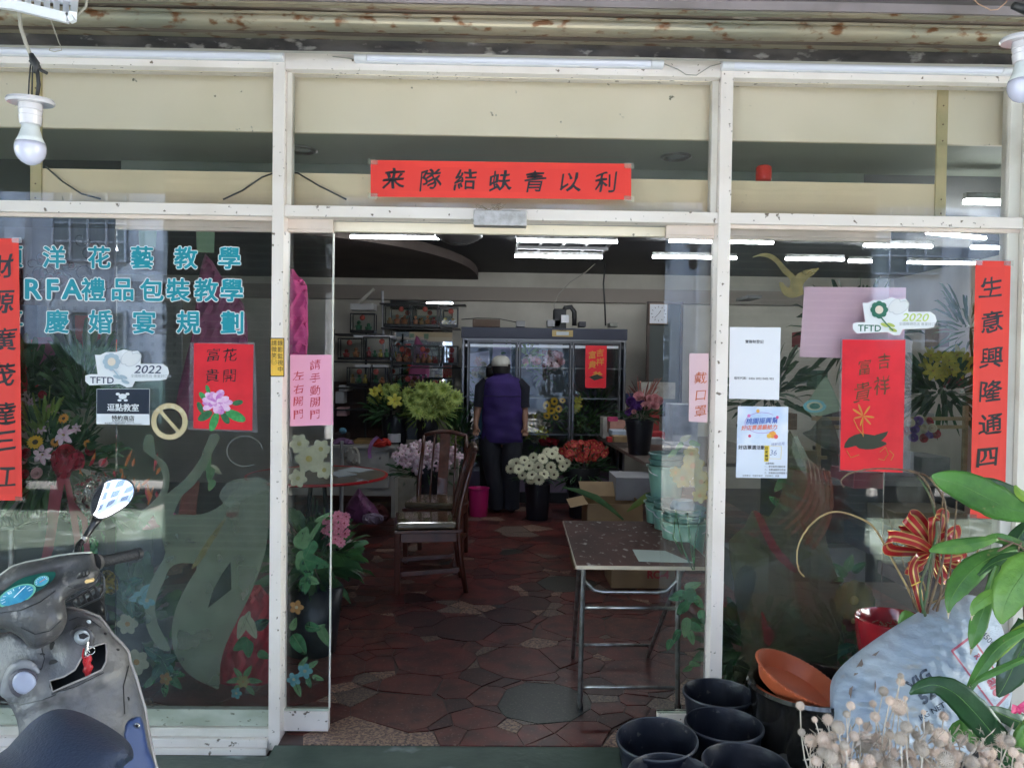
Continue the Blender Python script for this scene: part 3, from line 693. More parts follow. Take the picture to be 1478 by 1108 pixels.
# TFTD stickers: flower-shop network logo; a plain blossom with wings in place of the mascot
def tftd(ox, oy, year, ycol, lab, tint):
    t = thing('sticker', lab, 'sticker', W(ox+55, oy+52, .024)); Y = .0285
    base = [(0, 38), (6, 36), (18, 36), (16, 22), (14, 8), (22, 8), (30, 4), (44, 4), (56, 0), (66, 3), (76, 2), (81, 8), (80, 17), (80, 21), (112, 21), (119, 26), (121, 34), (117, 43), (108, 45), (72, 46), (68, 54), (60, 55), (50, 50), (6, 52), (0, 46)]
    def q(L): return [(ox+a, oy+b_) for a, b_ in L]
    sheet('vinyl', q(base), Y, mat('sticker_white', (.74, .76, .80), .4), '', parent=t, t=.0005)
    green = mat('sticker_' + tint, (.02, .14, .09) if tint == 'green' else (.36, .46, .55), .4); line = mat('sticker_line', (.05, .06, .12), .4)
    wg = mat('wing_grey', (.55, .57, .62), .4); wl = mat('wing_white', (.70, .71, .74), .4)
    for cx, cy, a_, b2, an in ((60, 12, 12, 7, -.9), (69, 15, 14, 8, -.6)):
        for s_, mm, yy in ((1, wg, .0006), (.88, wl, .0011)):
            P = [(cx+s_*(a_*math.cos(k*.314)*math.cos(an)-b2*math.sin(k*.314)*math.sin(an)), cy+s_*(a_*math.cos(k*.314)*math.sin(an)+b2*math.sin(k*.314)*math.cos(an))) for k in range(20)]
            sheet('wing', q(P), Y-yy-(.0001*cx/10), mm, '', parent=t, t=.0003)
    for k in range(8):
        a = k*math.pi/4; cx, cy = 38+8*math.cos(a), 18+8*math.sin(a)
        P = [(cx+5*math.cos(j*.63), cy+5*math.sin(j*.63)) for j in range(10)]
        sheet('petal', q(P), Y-.0022-.0001*k, green, '', parent=t, t=.0002)
    P = [(38+6*math.cos(j*.52), 18+6*math.sin(j*.52)) for j in range(12)]
    sheet('flower_centre', q(P), Y-.0034, mat('sticker_pale', (.72, .62, .52), .4), '', parent=t, t=.0002)
    b = MB(); b.tube([W(ox+40, oy+28, Y-.003), W(ox+48, oy+38, Y-.003), W(ox+58, oy+48, Y-.003)], .003, 5); b.build('flower_stem', green, t)
    for k, (cx, cy) in enumerate(((46, 40), (55, 40), (58, 47))):
        P = [(cx+6*math.cos(j*.52), cy+2.6*math.sin(j*.52)+.3*math.cos(j*.52)*6) for j in range(12)]
        sheet('flower_leaf', q(P), Y-.0036-.0002*k, mat('sticker_leaf', (.42, .50, .12), .4) if tint == 'green' else green, '', parent=t, t=.0002)
    write(MB(), 'TFTD', W(ox+24, oy+44.5, Y-.0006), 14*mpp(0), bold=.02, sx=1.02, sy=.95).build('lettering', green if tint == 'green' else line, t)
    write(MB(), year, W(ox+91, oy+29, Y-.0006), 17*mpp(0), bold=.015, slant=.22, sx=1.15, sy=.95).build('lettering', ycol, t)
    write(MB(), '全國聯網花店 專業好口碑', W(ox+95, oy+38.5, Y-.0006), 5.2*mpp(0)).build('lettering', mat('sticker_grey', (.30, .33, .36), .5), t)
tftd(123, 504, '2022', mat('sticker_line', (.05, .06, .12), .4), 'white florist network sticker reading TFTD 2022 on the left window', 'blue')
tftd(1231, 429, '2020', mat('sticker_lime', (.50, .62, .16), .4), 'white florist network sticker reading TFTD 2020 over the pink sheet', 'green')
# black shop sticker
t = thing('sticker', 'black and white square sticker under the TFTD 2022 sticker', 'sticker', W(178, 612, .028))
Y = .0285
sheet('white_panel', [(139.5, 561), (216, 561), (216, 613), (139, 612)], Y, mat('sticker_white', (.74, .76, .80), .4), '', parent=t, t=.0005)
sheet('black_panel', [(140, 561.5), (215.5, 561.5), (215.5, 597.5), (139.7, 597)], Y-.0006, mat('sticker_navy', (.010, .016, .035), .3), '', parent=t, t=.0004)
sw = mat('sticker_white', (.7, .7, .75), .4)
for k, (cx, cy, rx, ry) in enumerate(((177, 572, 6, 4), (170, 568.5, 3, 2), (184, 568.5, 3, 2), (172.5, 577.5, 3, 1.8), (181.5, 577.5, 3, 1.8))):
    sheet('emblem', [(cx+rx*math.cos(j*.52), cy+ry*math.sin(j*.52)) for j in range(12)], Y-.0012-.0001*k, sw, '', parent=t, t=.0002)
write(MB(), '逗點教室', W(177.5, 588, Y-.001), 11.5*mpp(0), bold=.03).build('lettering', sw, t)
write(MB(), '特約商店', W(177.5, 603, Y-.0006), 7.5*mpp(0), bold=.03, sx=1.1).build('lettering', ink, t)
write(MB(), 'Authorized Store', W(177.5, 607.5, Y-.0006), 4.4*mpp(0)).build('lettering', ink, t)
write(MB(), '本店提供花藝課程服務 Flower Classroom', W(177.5, 610.8, Y-.0006), 3*mpp(0)).build('lettering', ink, t)
# no-smoking ring
t = thing('no_smoking_sticker', 'yellowed round no smoking sticker beside the peony poster', 'sticker', W(245, 634, .028))
cr = mat('yellowed_vinyl', (.60, .50, .30), .5, col2=(.5, .40, .22), nscale=14)
b = MB(); N = 32; vs = []; fs = []
for k in range(N):
    a = 2*math.pi*k/N
    for r_ in (26.5, 19): vs.append(W(244.5+r_*math.cos(a), 608+r_*math.sin(a), .0285))
for k in range(N): a = 2*k; c = 2*((k+1) % N); fs.append((a, c, c+1, a+1))
b.add(vs, fs).build('ring', cr, t)
b = MB(); b.add([W(*p, .0282) for p in ((229, 594), (232.5, 590.5), (260, 622), (256.5, 625.5))], [(0, 1, 2, 3)]); b.build('bar', cr, t)
for i, c in enumerate('禁止吸菸'): write(MB(), c, W(228+i*11, 609-22.5*math.sin(math.pi*(.28+.15*i)), .0278), 5.5*mpp(0)).build('character', mat('pale_print', (.72, .66, .5), .5), t)
# peony poster in a clear sleeve
t = thing('poster', 'red poster with pink peony and four black characters in clear sleeve', 'poster', W(320, 622, .02))
sheet('sleeve', [(274.5, 494), (368, 494), (372, 624), (272, 620)], .0265, sheetf, '', parent=t, t=.001)
sheet('paper', [(280, 495), (366, 497), (364, 621), (279, 618)], .0250, redp2, '', parent=t, t=.0008)
for c, x, y in zip('花開富貴', (332, 331, 308, 306), (512, 542, 512, 542)): calli(MB(), c, x, y, .0240, 20, seed=y+x, bold=-.004).build('character', ink, t)
rs = random.Random(5)
def petals(t, cx, cy, n, r0, mats_, Y, aspect=.75, pw=.5, nm='petal', jit=.2, start=0):
    for k in range(n):
        a = start+2*math.pi*k/n+rs.uniform(-jit, jit); L = r0*rs.uniform(.85, 1.12); w_ = L*pw; P = []
        for j in range(12):
            u = j/12*2*math.pi; lx = L*.55+L*.5*math.cos(u); ly = w_*.5*math.sin(u)*(1+.25*math.cos(u))
            P.append((cx+lx*math.cos(a)-ly*math.sin(a), cy+(lx*math.sin(a)+ly*math.cos(a))*aspect))
        sheet(nm, P, Y-.00012*k, mats_[k % len(mats_)], '', parent=t, t=.0001)
lf1 = mat('print_green', (.02, .22, .05), .5, col2=(.05, .35, .09), nscale=60); lf2 = mat('print_dark_green', (.01, .09, .03), .5, col2=(.02, .16, .05), nscale=60)
for k, (cx, cy, L, w_, a) in enumerate(((289, 588, 9, 4, -2), (293, 572, 8, 4, -2.3), (296, 600, 12, 6, 2.6), (309, 608, 15, 6, 1.9), (325, 603, 10, 5, 1.0), (340, 600, 16, 7, .45), (343, 581, 8, 4, -.2), (300, 562, 7, 3, -1.9))):
    P = [(cx+L*math.cos(j*.52)*math.cos(a)-w_*math.sin(j*.52)*math.sin(a), cy+L*math.cos(j*.52)*math.sin(a)+w_*math.sin(j*.52)*math.cos(a)) for j in range(12)]
    sheet('printed_leaf', P, .0245-.0001*k, lf1 if k % 2 else lf2, '', parent=t, t=.0001)
pk = [mat('peony_pink', (.62, .28, .60), .5, col2=(.75, .50, .72), nscale=50), mat('peony_light', (.75, .45, .70), .5, col2=(.78, .62, .76), nscale=60), mat('peony_deep', (.52, .16, .52), .5, col2=(.66, .34, .62), nscale=60)]
petals(t, 312, 580, 11, 22, pk, .0235, nm='printed_petal'); petals(t, 312, 579, 9, 15, [pk[1], pk[2]], .0220, nm='printed_petal', start=.4); petals(t, 313, 581, 6, 9, [pk[2], pk[1]], .0208, nm='printed_petal')
# teal window lettering
teal = mat('teal_vinyl', (.0, .26, .34), .4); wht = mat('white_vinyl', (.78, .80, .82), .4)
t = thing('window_lettering', 'three rows of teal letters outlined white on the left window', 'lettering', W(190, 490, .028))
rows = [('頂洋花藝教學', (16, 78, 143, 205, 268, 331), 371.5, 33), ('RFA禮品包裝教學', (48, 76, 104, 134.5, 177, 219, 257, 297.5, 334.5), 418, 34), ('喜慶婚宴規劃', (16, 82, 145, 208, 272, 335), 464.5, 34)]
for body, xs, py, h in rows:
    for c, x in zip(body, xs):
        asc = ord(c) < 128
        for bo, mm, yy in ((.070 if not asc else .085, wht, .0290), (.030 if not asc else .038, teal, .0280)):
            write(MB(), c, W(x, py+(x-190)*.006, yy), h*mpp(0)*(1.18 if asc else 1.03), bold=bo, sx=1.0 if not asc else 1.02, sy=.98).build('outline' if mm is wht else 'character', mm, t)
# right window: notices, event poster, pink sheet, lucky poster
t = thing('notice', 'white notice with blank code square beside the right post', 'notice', W(1090, 575, .028))
sheet('paper', [(1053.5, 472), (1127, 472.5), (1124.5, 577), (1052, 575)], .0285, whitepap, '', parent=t, t=.0006)
write(MB(), '實聯制登記', W(1089, 493, .0278), 5.5*mpp(0), bold=.01).build('lettering', ink, t)
write(MB(), '場所代碼：0426 5052 0405 903', W(1088, 546, .0278), 4.4*mpp(0), bold=.01).build('lettering', ink, t)
t = thing('poster', 'pale blue event poster with orange blob and yellow tag under the notice', 'poster', W(1099, 690, .028))
sheet('paper', [(1065, 586), (1138, 587), (1135.5, 690), (1062, 689)], .0285, mat('poster_sky', (.42, .56, .80), .5, col2=(.72, .76, .85), nscale=6, bias=(.35, .6)), '', parent=t, t=.0006)
sheet('lower_panel', [(1064, 640), (1137, 641), (1136, 689.5), (1062.5, 688.5)], .0279, mat('poster_pale', (.66, .72, .84), .5), '', parent=t, t=.0004)
write(MB(), '桃園振興幫', W(1100, 607, .0278), 9.5*mpp(0), bold=.02, slant=.25, rot=.05).build('lettering', mat('blue_ink', (.04, .10, .45), .5), t)
write(MB(), '好店票選最給力', W(1096, 616.5, .0278), 7.6*mpp(0), bold=.02, slant=.25, rot=.05).build('lettering', mat('orange_print', (.75, .14, .04), .5), t)
write(MB(), '好店票選活動', W(1085, 645.5, .0272), 6.6*mpp(0), bold=.03).build('lettering', ink, t)
for k, (cx, cy, r_, c_) in enumerate(((1115, 627, 5.5, (.8, .35, .05)), (1110, 629, 3.5, (.8, .5, .08)), (1120, 630, 3.2, (.75, .1, .1)), (1094, 593, 2.6, (.75, .4, .1)), (1082, 629, 2.2, (.6, .05, .15)), (1081, 600, 2.5, (.7, .2, .5)), (1122, 602, 2.2, (.7, .1, .3)))):
    sheet('printed_blob', [(cx+r_*math.cos(j*.7), cy+r_*math.sin(j*.7)) for j in range(9)], .0275-.0001*k, mat('blob%d' % k, c_, .5), '', parent=t, t=.0001)
b = MB(); b.tube([W(1100+25*math.cos(k*.35+.5), 610+15*math.sin(k*.35+.5), .0277) for k in range(15)], .0012, 4); b.build('printed_swirl', mat('swirl_ink', (.35, .2, .55), .5), t)
sheet('yellow_tag', [(1103.5, 643), (1110, 643), (1109.5, 666), (1103, 666)], .0272, mat('yellow_print', (.75, .55, .03), .5), '', parent=t, t=.0002)
for i, c in enumerate('店家編號'): write(MB(), c, W(1106.5, 646.5+i*5.4, .0268), 4.8*mpp(0), bold=.02).build('character', ink, t)
b = MB()
for q in (((1111, 643), (1128, 644)), ((1128, 644), (1127, 662)), ((1127, 662), (1110.5, 661.5)), ((1110.5, 661.5), (1111, 643))): b.bar(W(*q[0], .0276), W(*q[1], .0276), .0012, .0006, (0, 1, 0))
b.build('box_outline', mat('yellow_print', (.75, .55, .03), .5), t)
write(MB(), '36', W(1116.5, 653, .0272), 11*mpp(0), slant=.2).build('handwriting', mat('pen', (.15, .2, .4), .5), t)
write(MB(), '晴軒花苑', W(1123, 640.5, .0270), 5*mpp(0), slant=.25, rot=.1).build('handwriting', mat('pen', (.15, .2, .4), .5), t)
for i, L in enumerate(('活動時間：', '一、即日起至活動結束', '二、消費滿額即可參加', '三、詳情請洽店家服務人員')): write(MB(), L, W(1104+len(L)*1.45, 668.5+i*4.6, .0272), 3.1*mpp(0), bold=.01).build('lettering', ink, t)
write(MB(), '主辦單位：桃園市政府    協辦單位：商圈', W(1098, 686.3, .0270), 3*mpp(0)).build('lettering', ink, t)
sheet('pink_sheet', [(1161, 414), (1308, 415), (1304, 519), (1154, 515)], .100, mat('sheer_pink', (.90, .62, .76), .6, col2=(.86, .56, .71), nscale=3), 'blank pale pink sheet taped behind the right window', 'paper sheet')
t = thing('poster', 'tall red poster with golden lotus in crumpled clear sleeve', 'poster', W(1262, 682, .02))
sheet('sleeve', [(1213, 488), (1317, 491), (1313, 682), (1210, 680)], .0262, sheetf, '', parent=t, t=.001)
sheet('paper', [(1216, 490), (1307, 490.5), (1303, 682), (1212.5, 678)], .0250, redp2, '', parent=t, t=.0008)
gold = mat('gold_print', (.60, .26, .04), .4, .3); goldink = mat('dark_gold_ink', (.13, .05, .02), .4, .2)
for c, x, y, h in (('吉', 1276, 521, 23), ('祥', 1273, 556, 29), ('富', 1248, 530, 24), ('貴', 1245, 566, 32)): calli(MB(), c, x, y, .0240, h, sx=.8, seed=x, bold=.005).build('character', goldink, t)
petals(t, 1246, 600, 7, 16, [gold, mat('gold_print2', (.55, .22, .05), .4, .3)], .0242, aspect=1.05, pw=.17, nm='printed_petal')
for k, P in enumerate(([(1218, 646), (1225, 632), (1243, 625), (1262, 628), (1282, 622), (1272, 636), (1250, 640), (1232, 644)], [(1236, 640), (1250, 634), (1272, 636), (1280, 641), (1260, 648), (1240, 647)])):
    sheet('printed_leaf', P, .0243-.0003*k, mat('print_black_green', (.022, .030, .016), .4), '', parent=t, t=.0002, smooth=2)
b = MB()
for L in ([(1246, 600), (1245, 615), (1246, 630)], [(1222, 650), (1228, 660), (1240, 656)], [(1270, 652), (1278, 645), (1282, 655), (1276, 664), (1268, 662)], [(1232, 605), (1238, 618), (1246, 628)], [(1284, 650), (1290, 656), (1286, 664)]):
    b.tube([W(*q, .0240) for q in L], .0018, 5)
b.build('printed_line', gold, t, kind='stuff')
# ================================================================ painted and frosted decoration of the panes
fro = veil_mat('frosted_sage', (.33, .36, .27), .60, (.26, .31, .22), 5); fro2 = veil_mat('frosted_pale', (.40, .44, .36), .38)
fred = veil_mat('painted_red', (.30, .07, .05), .55, (.24, .10, .07), 20); fyel = veil_mat('painted_yellow', (.46, .36, .11), .62, (.42, .40, .20), 25)
fgr = veil_mat('painted_green', (.045, .14, .06), .80, (.08, .22, .10), 35); fgr2 = veil_mat('painted_light_green', (.14, .26, .12), .75, (.20, .34, .17), 35)
fgr3 = veil_mat('painted_teal_leaf', (.03, .11, .085), .78, (.06, .17, .13), 30); fbl = veil_mat('painted_blue_petal', (.12, .32, .36), .78, (.2, .42, .45), 40)
for_ = veil_mat('painted_orange', (.50, .28, .10), .7, (.42, .22, .10), 40); fol = veil_mat('frosted_olive', (.15, .14, .08), .52, (.11, .105, .06), 4)
fcr = veil_mat('painted_cream', (.55, .53, .38), .66, (.48, .47, .34), 30)
_lay = [0]
def deco(P, Y, m_, nm, parent, smooth=2):
    _lay[0] += 1
    sheet(nm, P, Y+.00004*(_lay[0] % 60), m_, '', parent=parent, t=.00002, smooth=smooth)
def dleaf(cx, cy, L, w_, a, Y, m_, par, nm='painted_leaf'):
    P = []
    for j in range(14):
        u = j/14*2*math.pi; lx = L*math.cos(u); ly = w_*math.sin(u)*(1-.45*math.cos(u))
        P.append((cx+lx*math.cos(a)-ly*math.sin(a), cy+lx*math.sin(a)+ly*math.cos(a)))
    deco(P, Y, m_, nm, par, 0)
    b = MB(); b.tube([W(cx-L*math.cos(a), cy-L*math.sin(a), Y-.0006), W(cx+L*.9*math.cos(a), cy+L*.9*math.sin(a), Y-.0006)], .0009, 4)
    b.build('leaf_vein', veil_mat('vein_paint', (.25, .33, .18), .6), par)
def dflower(cx, cy, r_, n, m_, mc, Y, par, a0=0):
    for k in range(n):
        a = a0+2*math.pi*k/n; dleaf2(cx+r_*.55*math.cos(a), cy+r_*.55*math.sin(a), r_*.52, r_*.40, a, Y, m_, par)
    deco([(cx+r_*.25*math.cos(j*.7), cy+r_*.25*math.sin(j*.7)) for j in range(9)], Y-.001, mc, 'flower_centre', par, 0)
def dleaf2(cx, cy, L, w_, a, Y, m_, par):
    deco([(cx+L*math.cos(j*.63)*math.cos(a)-w_*math.sin(j*.63)*math.sin(a), cy+L*math.cos(j*.63)*math.sin(a)+w_*math.sin(j*.63)*math.cos(a)) for j in range(10)], Y, m_, 'painted_petal', par, 0)
YD = .082     # inner face of the door leaves
# --- left leaf: long frosted ribbons of a robe
deco([(303, 627), (290, 660), (268, 690), (250, 705), (232, 722), (222, 745), (236, 762), (250, 742), (262, 716), (280, 700), (296, 676), (308, 650), (318, 630)], YD, fro, 'frosted_motif', dL)
deco([(210, 628), (207, 650), (225, 664), (236, 690), (228, 716), (205, 738), (194, 760), (204, 765), (222, 742), (240, 716), (245, 690), (240, 668), (224, 655), (222, 630)], YD, fro, 'frosted_motif', dL)
deco([(232, 748), (255, 742), (290, 742), (320, 728), (345, 700), (368, 690), (386, 700), (388, 740), (384, 790), (372, 830), (360, 860), (345, 890), (326, 930), (318, 960), (316, 992), (305, 990), (280, 978), (262, 960), (250, 935), (248, 905), (256, 872), (272, 840), (284, 815), (250, 815), (236, 840), (224, 870), (228, 900), (246, 936), (230, 935), (214, 912), (209, 885), (212, 856), (224, 826), (238, 800), (232, 770)], YD, fro, 'frosted_motif', dL, 3)
deco([(333, 810), (334, 850), (300, 877), (308, 850), (320, 828)], YD-.0005, veil_mat('painted_dark', (.02, .03, .03), .72), 'painted_gap', dL, 0)
deco([(268, 700), (284, 676), (288, 700), (283, 742), (296, 776), (270, 752), (256, 752)], YD+.003, fred, 'painted_fold', dL)
deco([(325, 742), (338, 738), (344, 742), (334, 747)], YD-.0006, fred, 'painted_lips', dL)
deco([(300, 778), (330, 742), (302, 790), (288, 812), (276, 820)], YD-.0006, veil_mat('painted_gold_line', (.42, .36, .16), .5), 'painted_line', dL)
deco([(316, 716), (330, 695), (352, 690), (372, 688), (388, 694), (392, 704), (372, 712), (350, 722), (334, 734)], YD-.0008, fro2, 'painted_bird', dL)
b = MB(); b.tube([W(353+26*math.cos(k*.32+1), 651+22*math.sin(k*.32+1), YD-.001) for k in range(17)], .0016, 5); b.build('etched_ring', veil_mat('etched_white', (.7, .72, .7), .5), dL)
for (x, y, L, w_, a, m_) in ((300, 668, 12, 5, -1.2, fgr2), (303, 684, 11, 6, 1.8, fgr2), (312, 678, 10, 5, .6, fcr), (305, 700, 9, 5, 2, fgr2),
    (196, 838, 12, 6, -.3, fgr3), (184, 855, 13, 8, 2.2, fgr3), (206, 868, 10, 6, .5, fgr3), (190, 880, 12, 7, 1.4, fgr3), (176, 845, 9, 5, -1.5, fgr3), (211, 850, 10, 6, -.8, fbl), (196, 862, 11, 7, 2.8, fbl),
    (222, 942, 16, 9, -2.6, fgr3), (240, 962, 14, 8, -2.0, fgr3), (226, 970, 13, 7, 2.0, fgr3), (244, 950, 12, 8, -.3, fgr3), (215, 985, 11, 5, 2.4, fgr), (254, 985, 12, 6, .8, fgr), (258, 972, 10, 5, .2, fgr), (238, 996, 10, 5, 1.6, fgr),
    (349, 905, 18, 7, 1.9, fcr), (362, 905, 18, 8, 1.1, fcr), (356, 893, 13, 6, -1.2, fcr), (348, 930, 14, 8, 2.5, fgr), (358, 936, 13, 8, 1.5, fgr), (378, 900, 12, 8, -.5, fgr3), (381, 945, 10, 6, .4, fgr),
    (336, 982, 10, 4, 2.9, fgr2), (343, 970, 9, 4, -2.2, fgr2), (358, 968, 10, 4, -1.0, fgr2), (368, 982, 11, 4, .1, fgr2), (362, 996, 9, 4, .9, fgr2), (340, 996, 9, 4, 2.1, fgr2)):
    dleaf(x, y, L, w_, a, YD+.001, m_, dL)
dflower(239, 979, 9, 5, for_, fyel, YD, dL); dflower(351, 983, 9, 6, fyel, for_, YD, dL); dflower(184, 900, 15, 6, fcr, for_, YD+.002, dL); dflower(212, 866, 12, 5, fbl, fcr, YD, dL, .4); dflower(341, 1000, 8, 5, fbl, fcr, YD, dL); dflower(197, 955, 18, 6, fcr, for_, YD+.003, dL, .3)
# --- left leaf, part showing in the doorway
for cx, cy, r_ in ((446, 662, 20), (463, 648, 14), (468, 678, 13), (432, 640, 14), (430, 690, 13)): dflower(cx, cy, r_, 6, fcr, fyel, YD-.004, dL, rs.random())
for (x, y, L, w_, a, m_) in ((437, 776, 17, 11, -1.2, fgr2), (446, 792, 15, 10, 2.0, fgr), (458, 812, 18, 9, .25, fgr), (444, 822, 17, 9, 1.2, fgr), (434, 808, 15, 8, 1.9, fgr2), (440, 845, 13, 8, 1.6, fgr), (452, 838, 10, 6, .4, fgr2),
    (452, 905, 12, 7, .2, fgr), (468, 918, 17, 7, 1.1, fgr2), (462, 905, 9, 4, -.5, fgr2), (432, 930, 18, 10, 1.0, fgr), (424, 900, 10, 5, -1.2, fgr2), (438, 955, 10, 4, -.9, fgr2), (452, 958, 9, 4, -.6, fgr2), (459, 978, 9, 4, .3, fgr2), (430, 995, 11, 5, 1.2, fgr2), (446, 985, 9, 4, 1.3, fgr), (455, 765, 22, 3.5, -1.0, fgr2), (468, 745, 16, 3, -.5, fgr2)):
    dleaf(x, y, L, w_, a, YD+.001, m_, dL)
dflower(440, 968, 11, 5, fbl, fcr, YD-.001, dL); dflower(424, 980, 10, 5, fbl, fcr, YD-.001, dL, .5); dflower(428, 876, 10, 5, for_, fcr, YD-.001, dL)
# --- right leaf
for cx, cy, r_ in ((1000, 672, 17), (985, 690, 14), (1012, 695, 15), (998, 655, 12), (1010, 715, 11), (975, 682, 9)): dflower(cx, cy, r_, 6, fyel, for_, YD-.004, dR, rs.random())
for (x, y, L, w_, a, m_) in ((980, 645, 9, 4, 2.2, fgr2), (990, 632, 9, 4, -.4, fcr), (1003, 640, 9, 4, .3, fgr2), (970, 655, 8, 4, 2.4, fgr2), (978, 860, 14, 7, 2.8, fgr), (995, 862, 14, 8, 1.9, fgr), (1008, 868, 12, 6, .9, fgr), (985, 878, 12, 7, 2.3, fgr), (1000, 845, 13, 6, -.3, fgr2), (976, 918, 12, 5, 2.0, fgr), (990, 905, 15, 7, 1.7, fgr2), (1004, 905, 12, 6, .5, fgr), (998, 920, 11, 5, 1.3, fgr2), (966, 930, 9, 5, 1.9, fgr), (1003, 958, 9, 4, .2, fgr2), (992, 965, 8, 4, 2.7, fgr2), (1014, 890, 11, 6, 1.3, fgr)):
    dleaf(x, y, L, w_, a, YD+.001, m_, dR)
for L in ([(975, 735), (985, 790), (1000, 822)], [(992, 740), (996, 780), (1002, 820)], [(1012, 735), (1002, 790), (1002, 822)], [(975, 740), (972, 775), (985, 800)]):
    b = MB(); b.tube([W(*q, YD-.001) for q in L], [.002, .0035, .003], 5); b.build('painted_stem', fgr, dR)
# olive robe figure behind the right pane
deco([(1140, 620), (1152, 650), (1170, 690), (1196, 700), (1204, 730), (1190, 770), (1208, 830), (1216, 880), (1210, 930), (1190, 985), (1060, 985), (1070, 940), (1066, 880), (1056, 820), (1052, 780), (1075, 760), (1086, 735), (1110, 745), (1132, 700), (1128, 655)], YD, fol, 'frosted_motif', dR)
deco([(1150, 628), (1166, 660), (1182, 676), (1190, 705), (1188, 728), (1172, 700), (1152, 672), (1142, 645)], YD-.001, fro2, 'frosted_motif', dR)
for k in range(6):
    c_ = [(1163+6*k, 664+3*k), (1166+6.5*k, 690+3*k), (1160+7.5*k, 716+4*k), (1144+9*k, 738+5*k), (1122+10*k, 754+7*k)]
    deco(c_+[(x_+4.2, y_+2.2) for x_, y_ in c_[::-1]], YD-.0015, fred, 'painted_fold', dR, 2)
deco([(1088, 738), (1098, 742), (1112, 768), (1124, 790), (1150, 822), (1146, 826), (1122, 806), (1104, 778)], YD-.0015, veil_mat('painted_crimson', (.26, .03, .04), .7), 'painted_sash', dR)
deco([(1098, 876), (1108, 900), (1118, 915), (1112, 930), (1104, 928), (1100, 905)], YD-.0015, veil_mat('painted_crimson', (.26, .03, .04), .7), 'painted_sash', dR)
for L in ([(1092, 828), (1082, 870), (1070, 900), (1060, 860), (1062, 830), (1076, 815)], [(1188, 600), (1170, 620), (1158, 625), (1180, 640), (1212, 655), (1205, 615)]): deco(L, YD-.0012, veil_mat('painted_dusk', (.05, .06, .05), .55), 'painted_gap', dR)
for (x, y, L, w_, a, m_) in ((1125, 700, 12, 6, 2.2, fgr), (1140, 706, 11, 6, .5, fgr), (1118, 722, 10, 5, -2.5, fgr), (1132, 728, 11, 6, 1.2, fgr), (1212, 822, 14, 6, -2.4, fgr), (1226, 812, 13, 7, -1.2, fgr2), (1240, 818, 12, 6, -.6, fgr), (1208, 838, 10, 5, 2.9, fgr), (1072, 962, 16, 8, .4, fgr), (1100, 940, 14, 7, -.5, fgr3), (1200, 945, 15, 8, 2.8, fgr3), (1222, 935, 15, 8, -.3, fgr3), (1240, 945, 12, 7, .6, fgr3)):
    dleaf(x, y, L, w_, a, YD+.001, m_, dR)
for k in range(2): dflower(1233, 866, 28-k*11, 12, veil_mat('painted_dull_yellow', (.24, .21, .07), .62, (.19, .17, .06), 25), fyel, YD-.001*k, dR, k*.2)
dflower(1232, 896, 16, 6, veil_mat('painted_maroon', (.16, .03, .03), .6), fyel, YD+.002, dR)
# painted crane at the top, eye-shaped ornament
bird = veil_mat('painted_bird_gold', (.42, .34, .15), .62, (.30, .25, .12), 30)
deco([(1085, 372), (1098, 366), (1112, 366), (1124, 374), (1133, 384), (1148, 398), (1150, 396), (1162, 390), (1182, 387), (1174, 396), (1164, 404), (1158, 414), (1160, 424), (1144, 430), (1132, 426), (1127, 418), (1124, 408), (1130, 408), (1138, 416), (1141, 404), (1130, 394), (1120, 380), (1108, 372), (1096, 370)], .040, bird, 'painted_bird', front)
deco([(1160, 590), (1172, 570), (1188, 546), (1196, 548), (1206, 570), (1214, 590), (1200, 596), (1180, 600)], .040, veil_mat('painted_grey_green', (.20, .25, .18), .7), 'painted_motif', front)
for r_, m_ in ((17, fbl), (12, fcr), (8, fgr3)): deco([(1176+r_*math.cos(j*.5), 586+r_*.55*math.sin(j*.5)) for j in range(12)], .0395-.001*(17-r_)/5, m_, 'painted_motif', front, 0)
# ================================================================ bulbs, rack and wires hanging under the arcade ceiling
ceram = mat('porcelain', (.58, .56, .60), .25, coat=.4)
def bulb(px, top, sc_, Y, lab, wires):
    t = thing('hanging_bulb', lab, 'light bulb', W(px, top, Y)); k = mpp(Y)*sc_; c = W(px, top, Y)
    tilt = Matrix.Rotation(R(5), 3, 'X')
    MB().lathe([(.0001, -5*k), (14*k, -5*k), (29*k, -5*k), (31*k, -2*k), (29*k, 2*k), (15*k, 3*k), (.0001, 4*k)], c, 28, tilt).build('socket_flange', ceram, t, smooth='auto')
    MB().lathe([(15*k, -5*k), (15.5*k, -14*k), (14*k, -15*k), (15*k, -16*k), (14*k, -22*k), (15*k, -23*k), (13.5*k, -34*k), (12*k, -35*k)], c, 24).build('socket', ceram, t, smooth='auto')
    MB().lathe([(11*k, -34*k), (11.5*k, -40*k), (15*k, -52*k), (19*k, -60*k)], c, 24).build('bulb_neck', mat('bulb_collar', (.55, .58, .60), .3), t, smooth=True)
    MB().lathe([(19*k, -60*k), (20.3*k, -66*k), (20*k, -72*k), (17.5*k, -80*k), (12*k, -87*k), (5*k, -91*k), (.0001, -92*k)], c, 24).build('bulb_dome', mat('opal', (.52, .52, .66), .12, coat=.6), t, smooth=True)
    for pts, r_, mm in wires:
        MB().tube([W(x, y, Y) for x, y in pts], r_, 8).build('wire', mm, t, smooth=True)
    return t
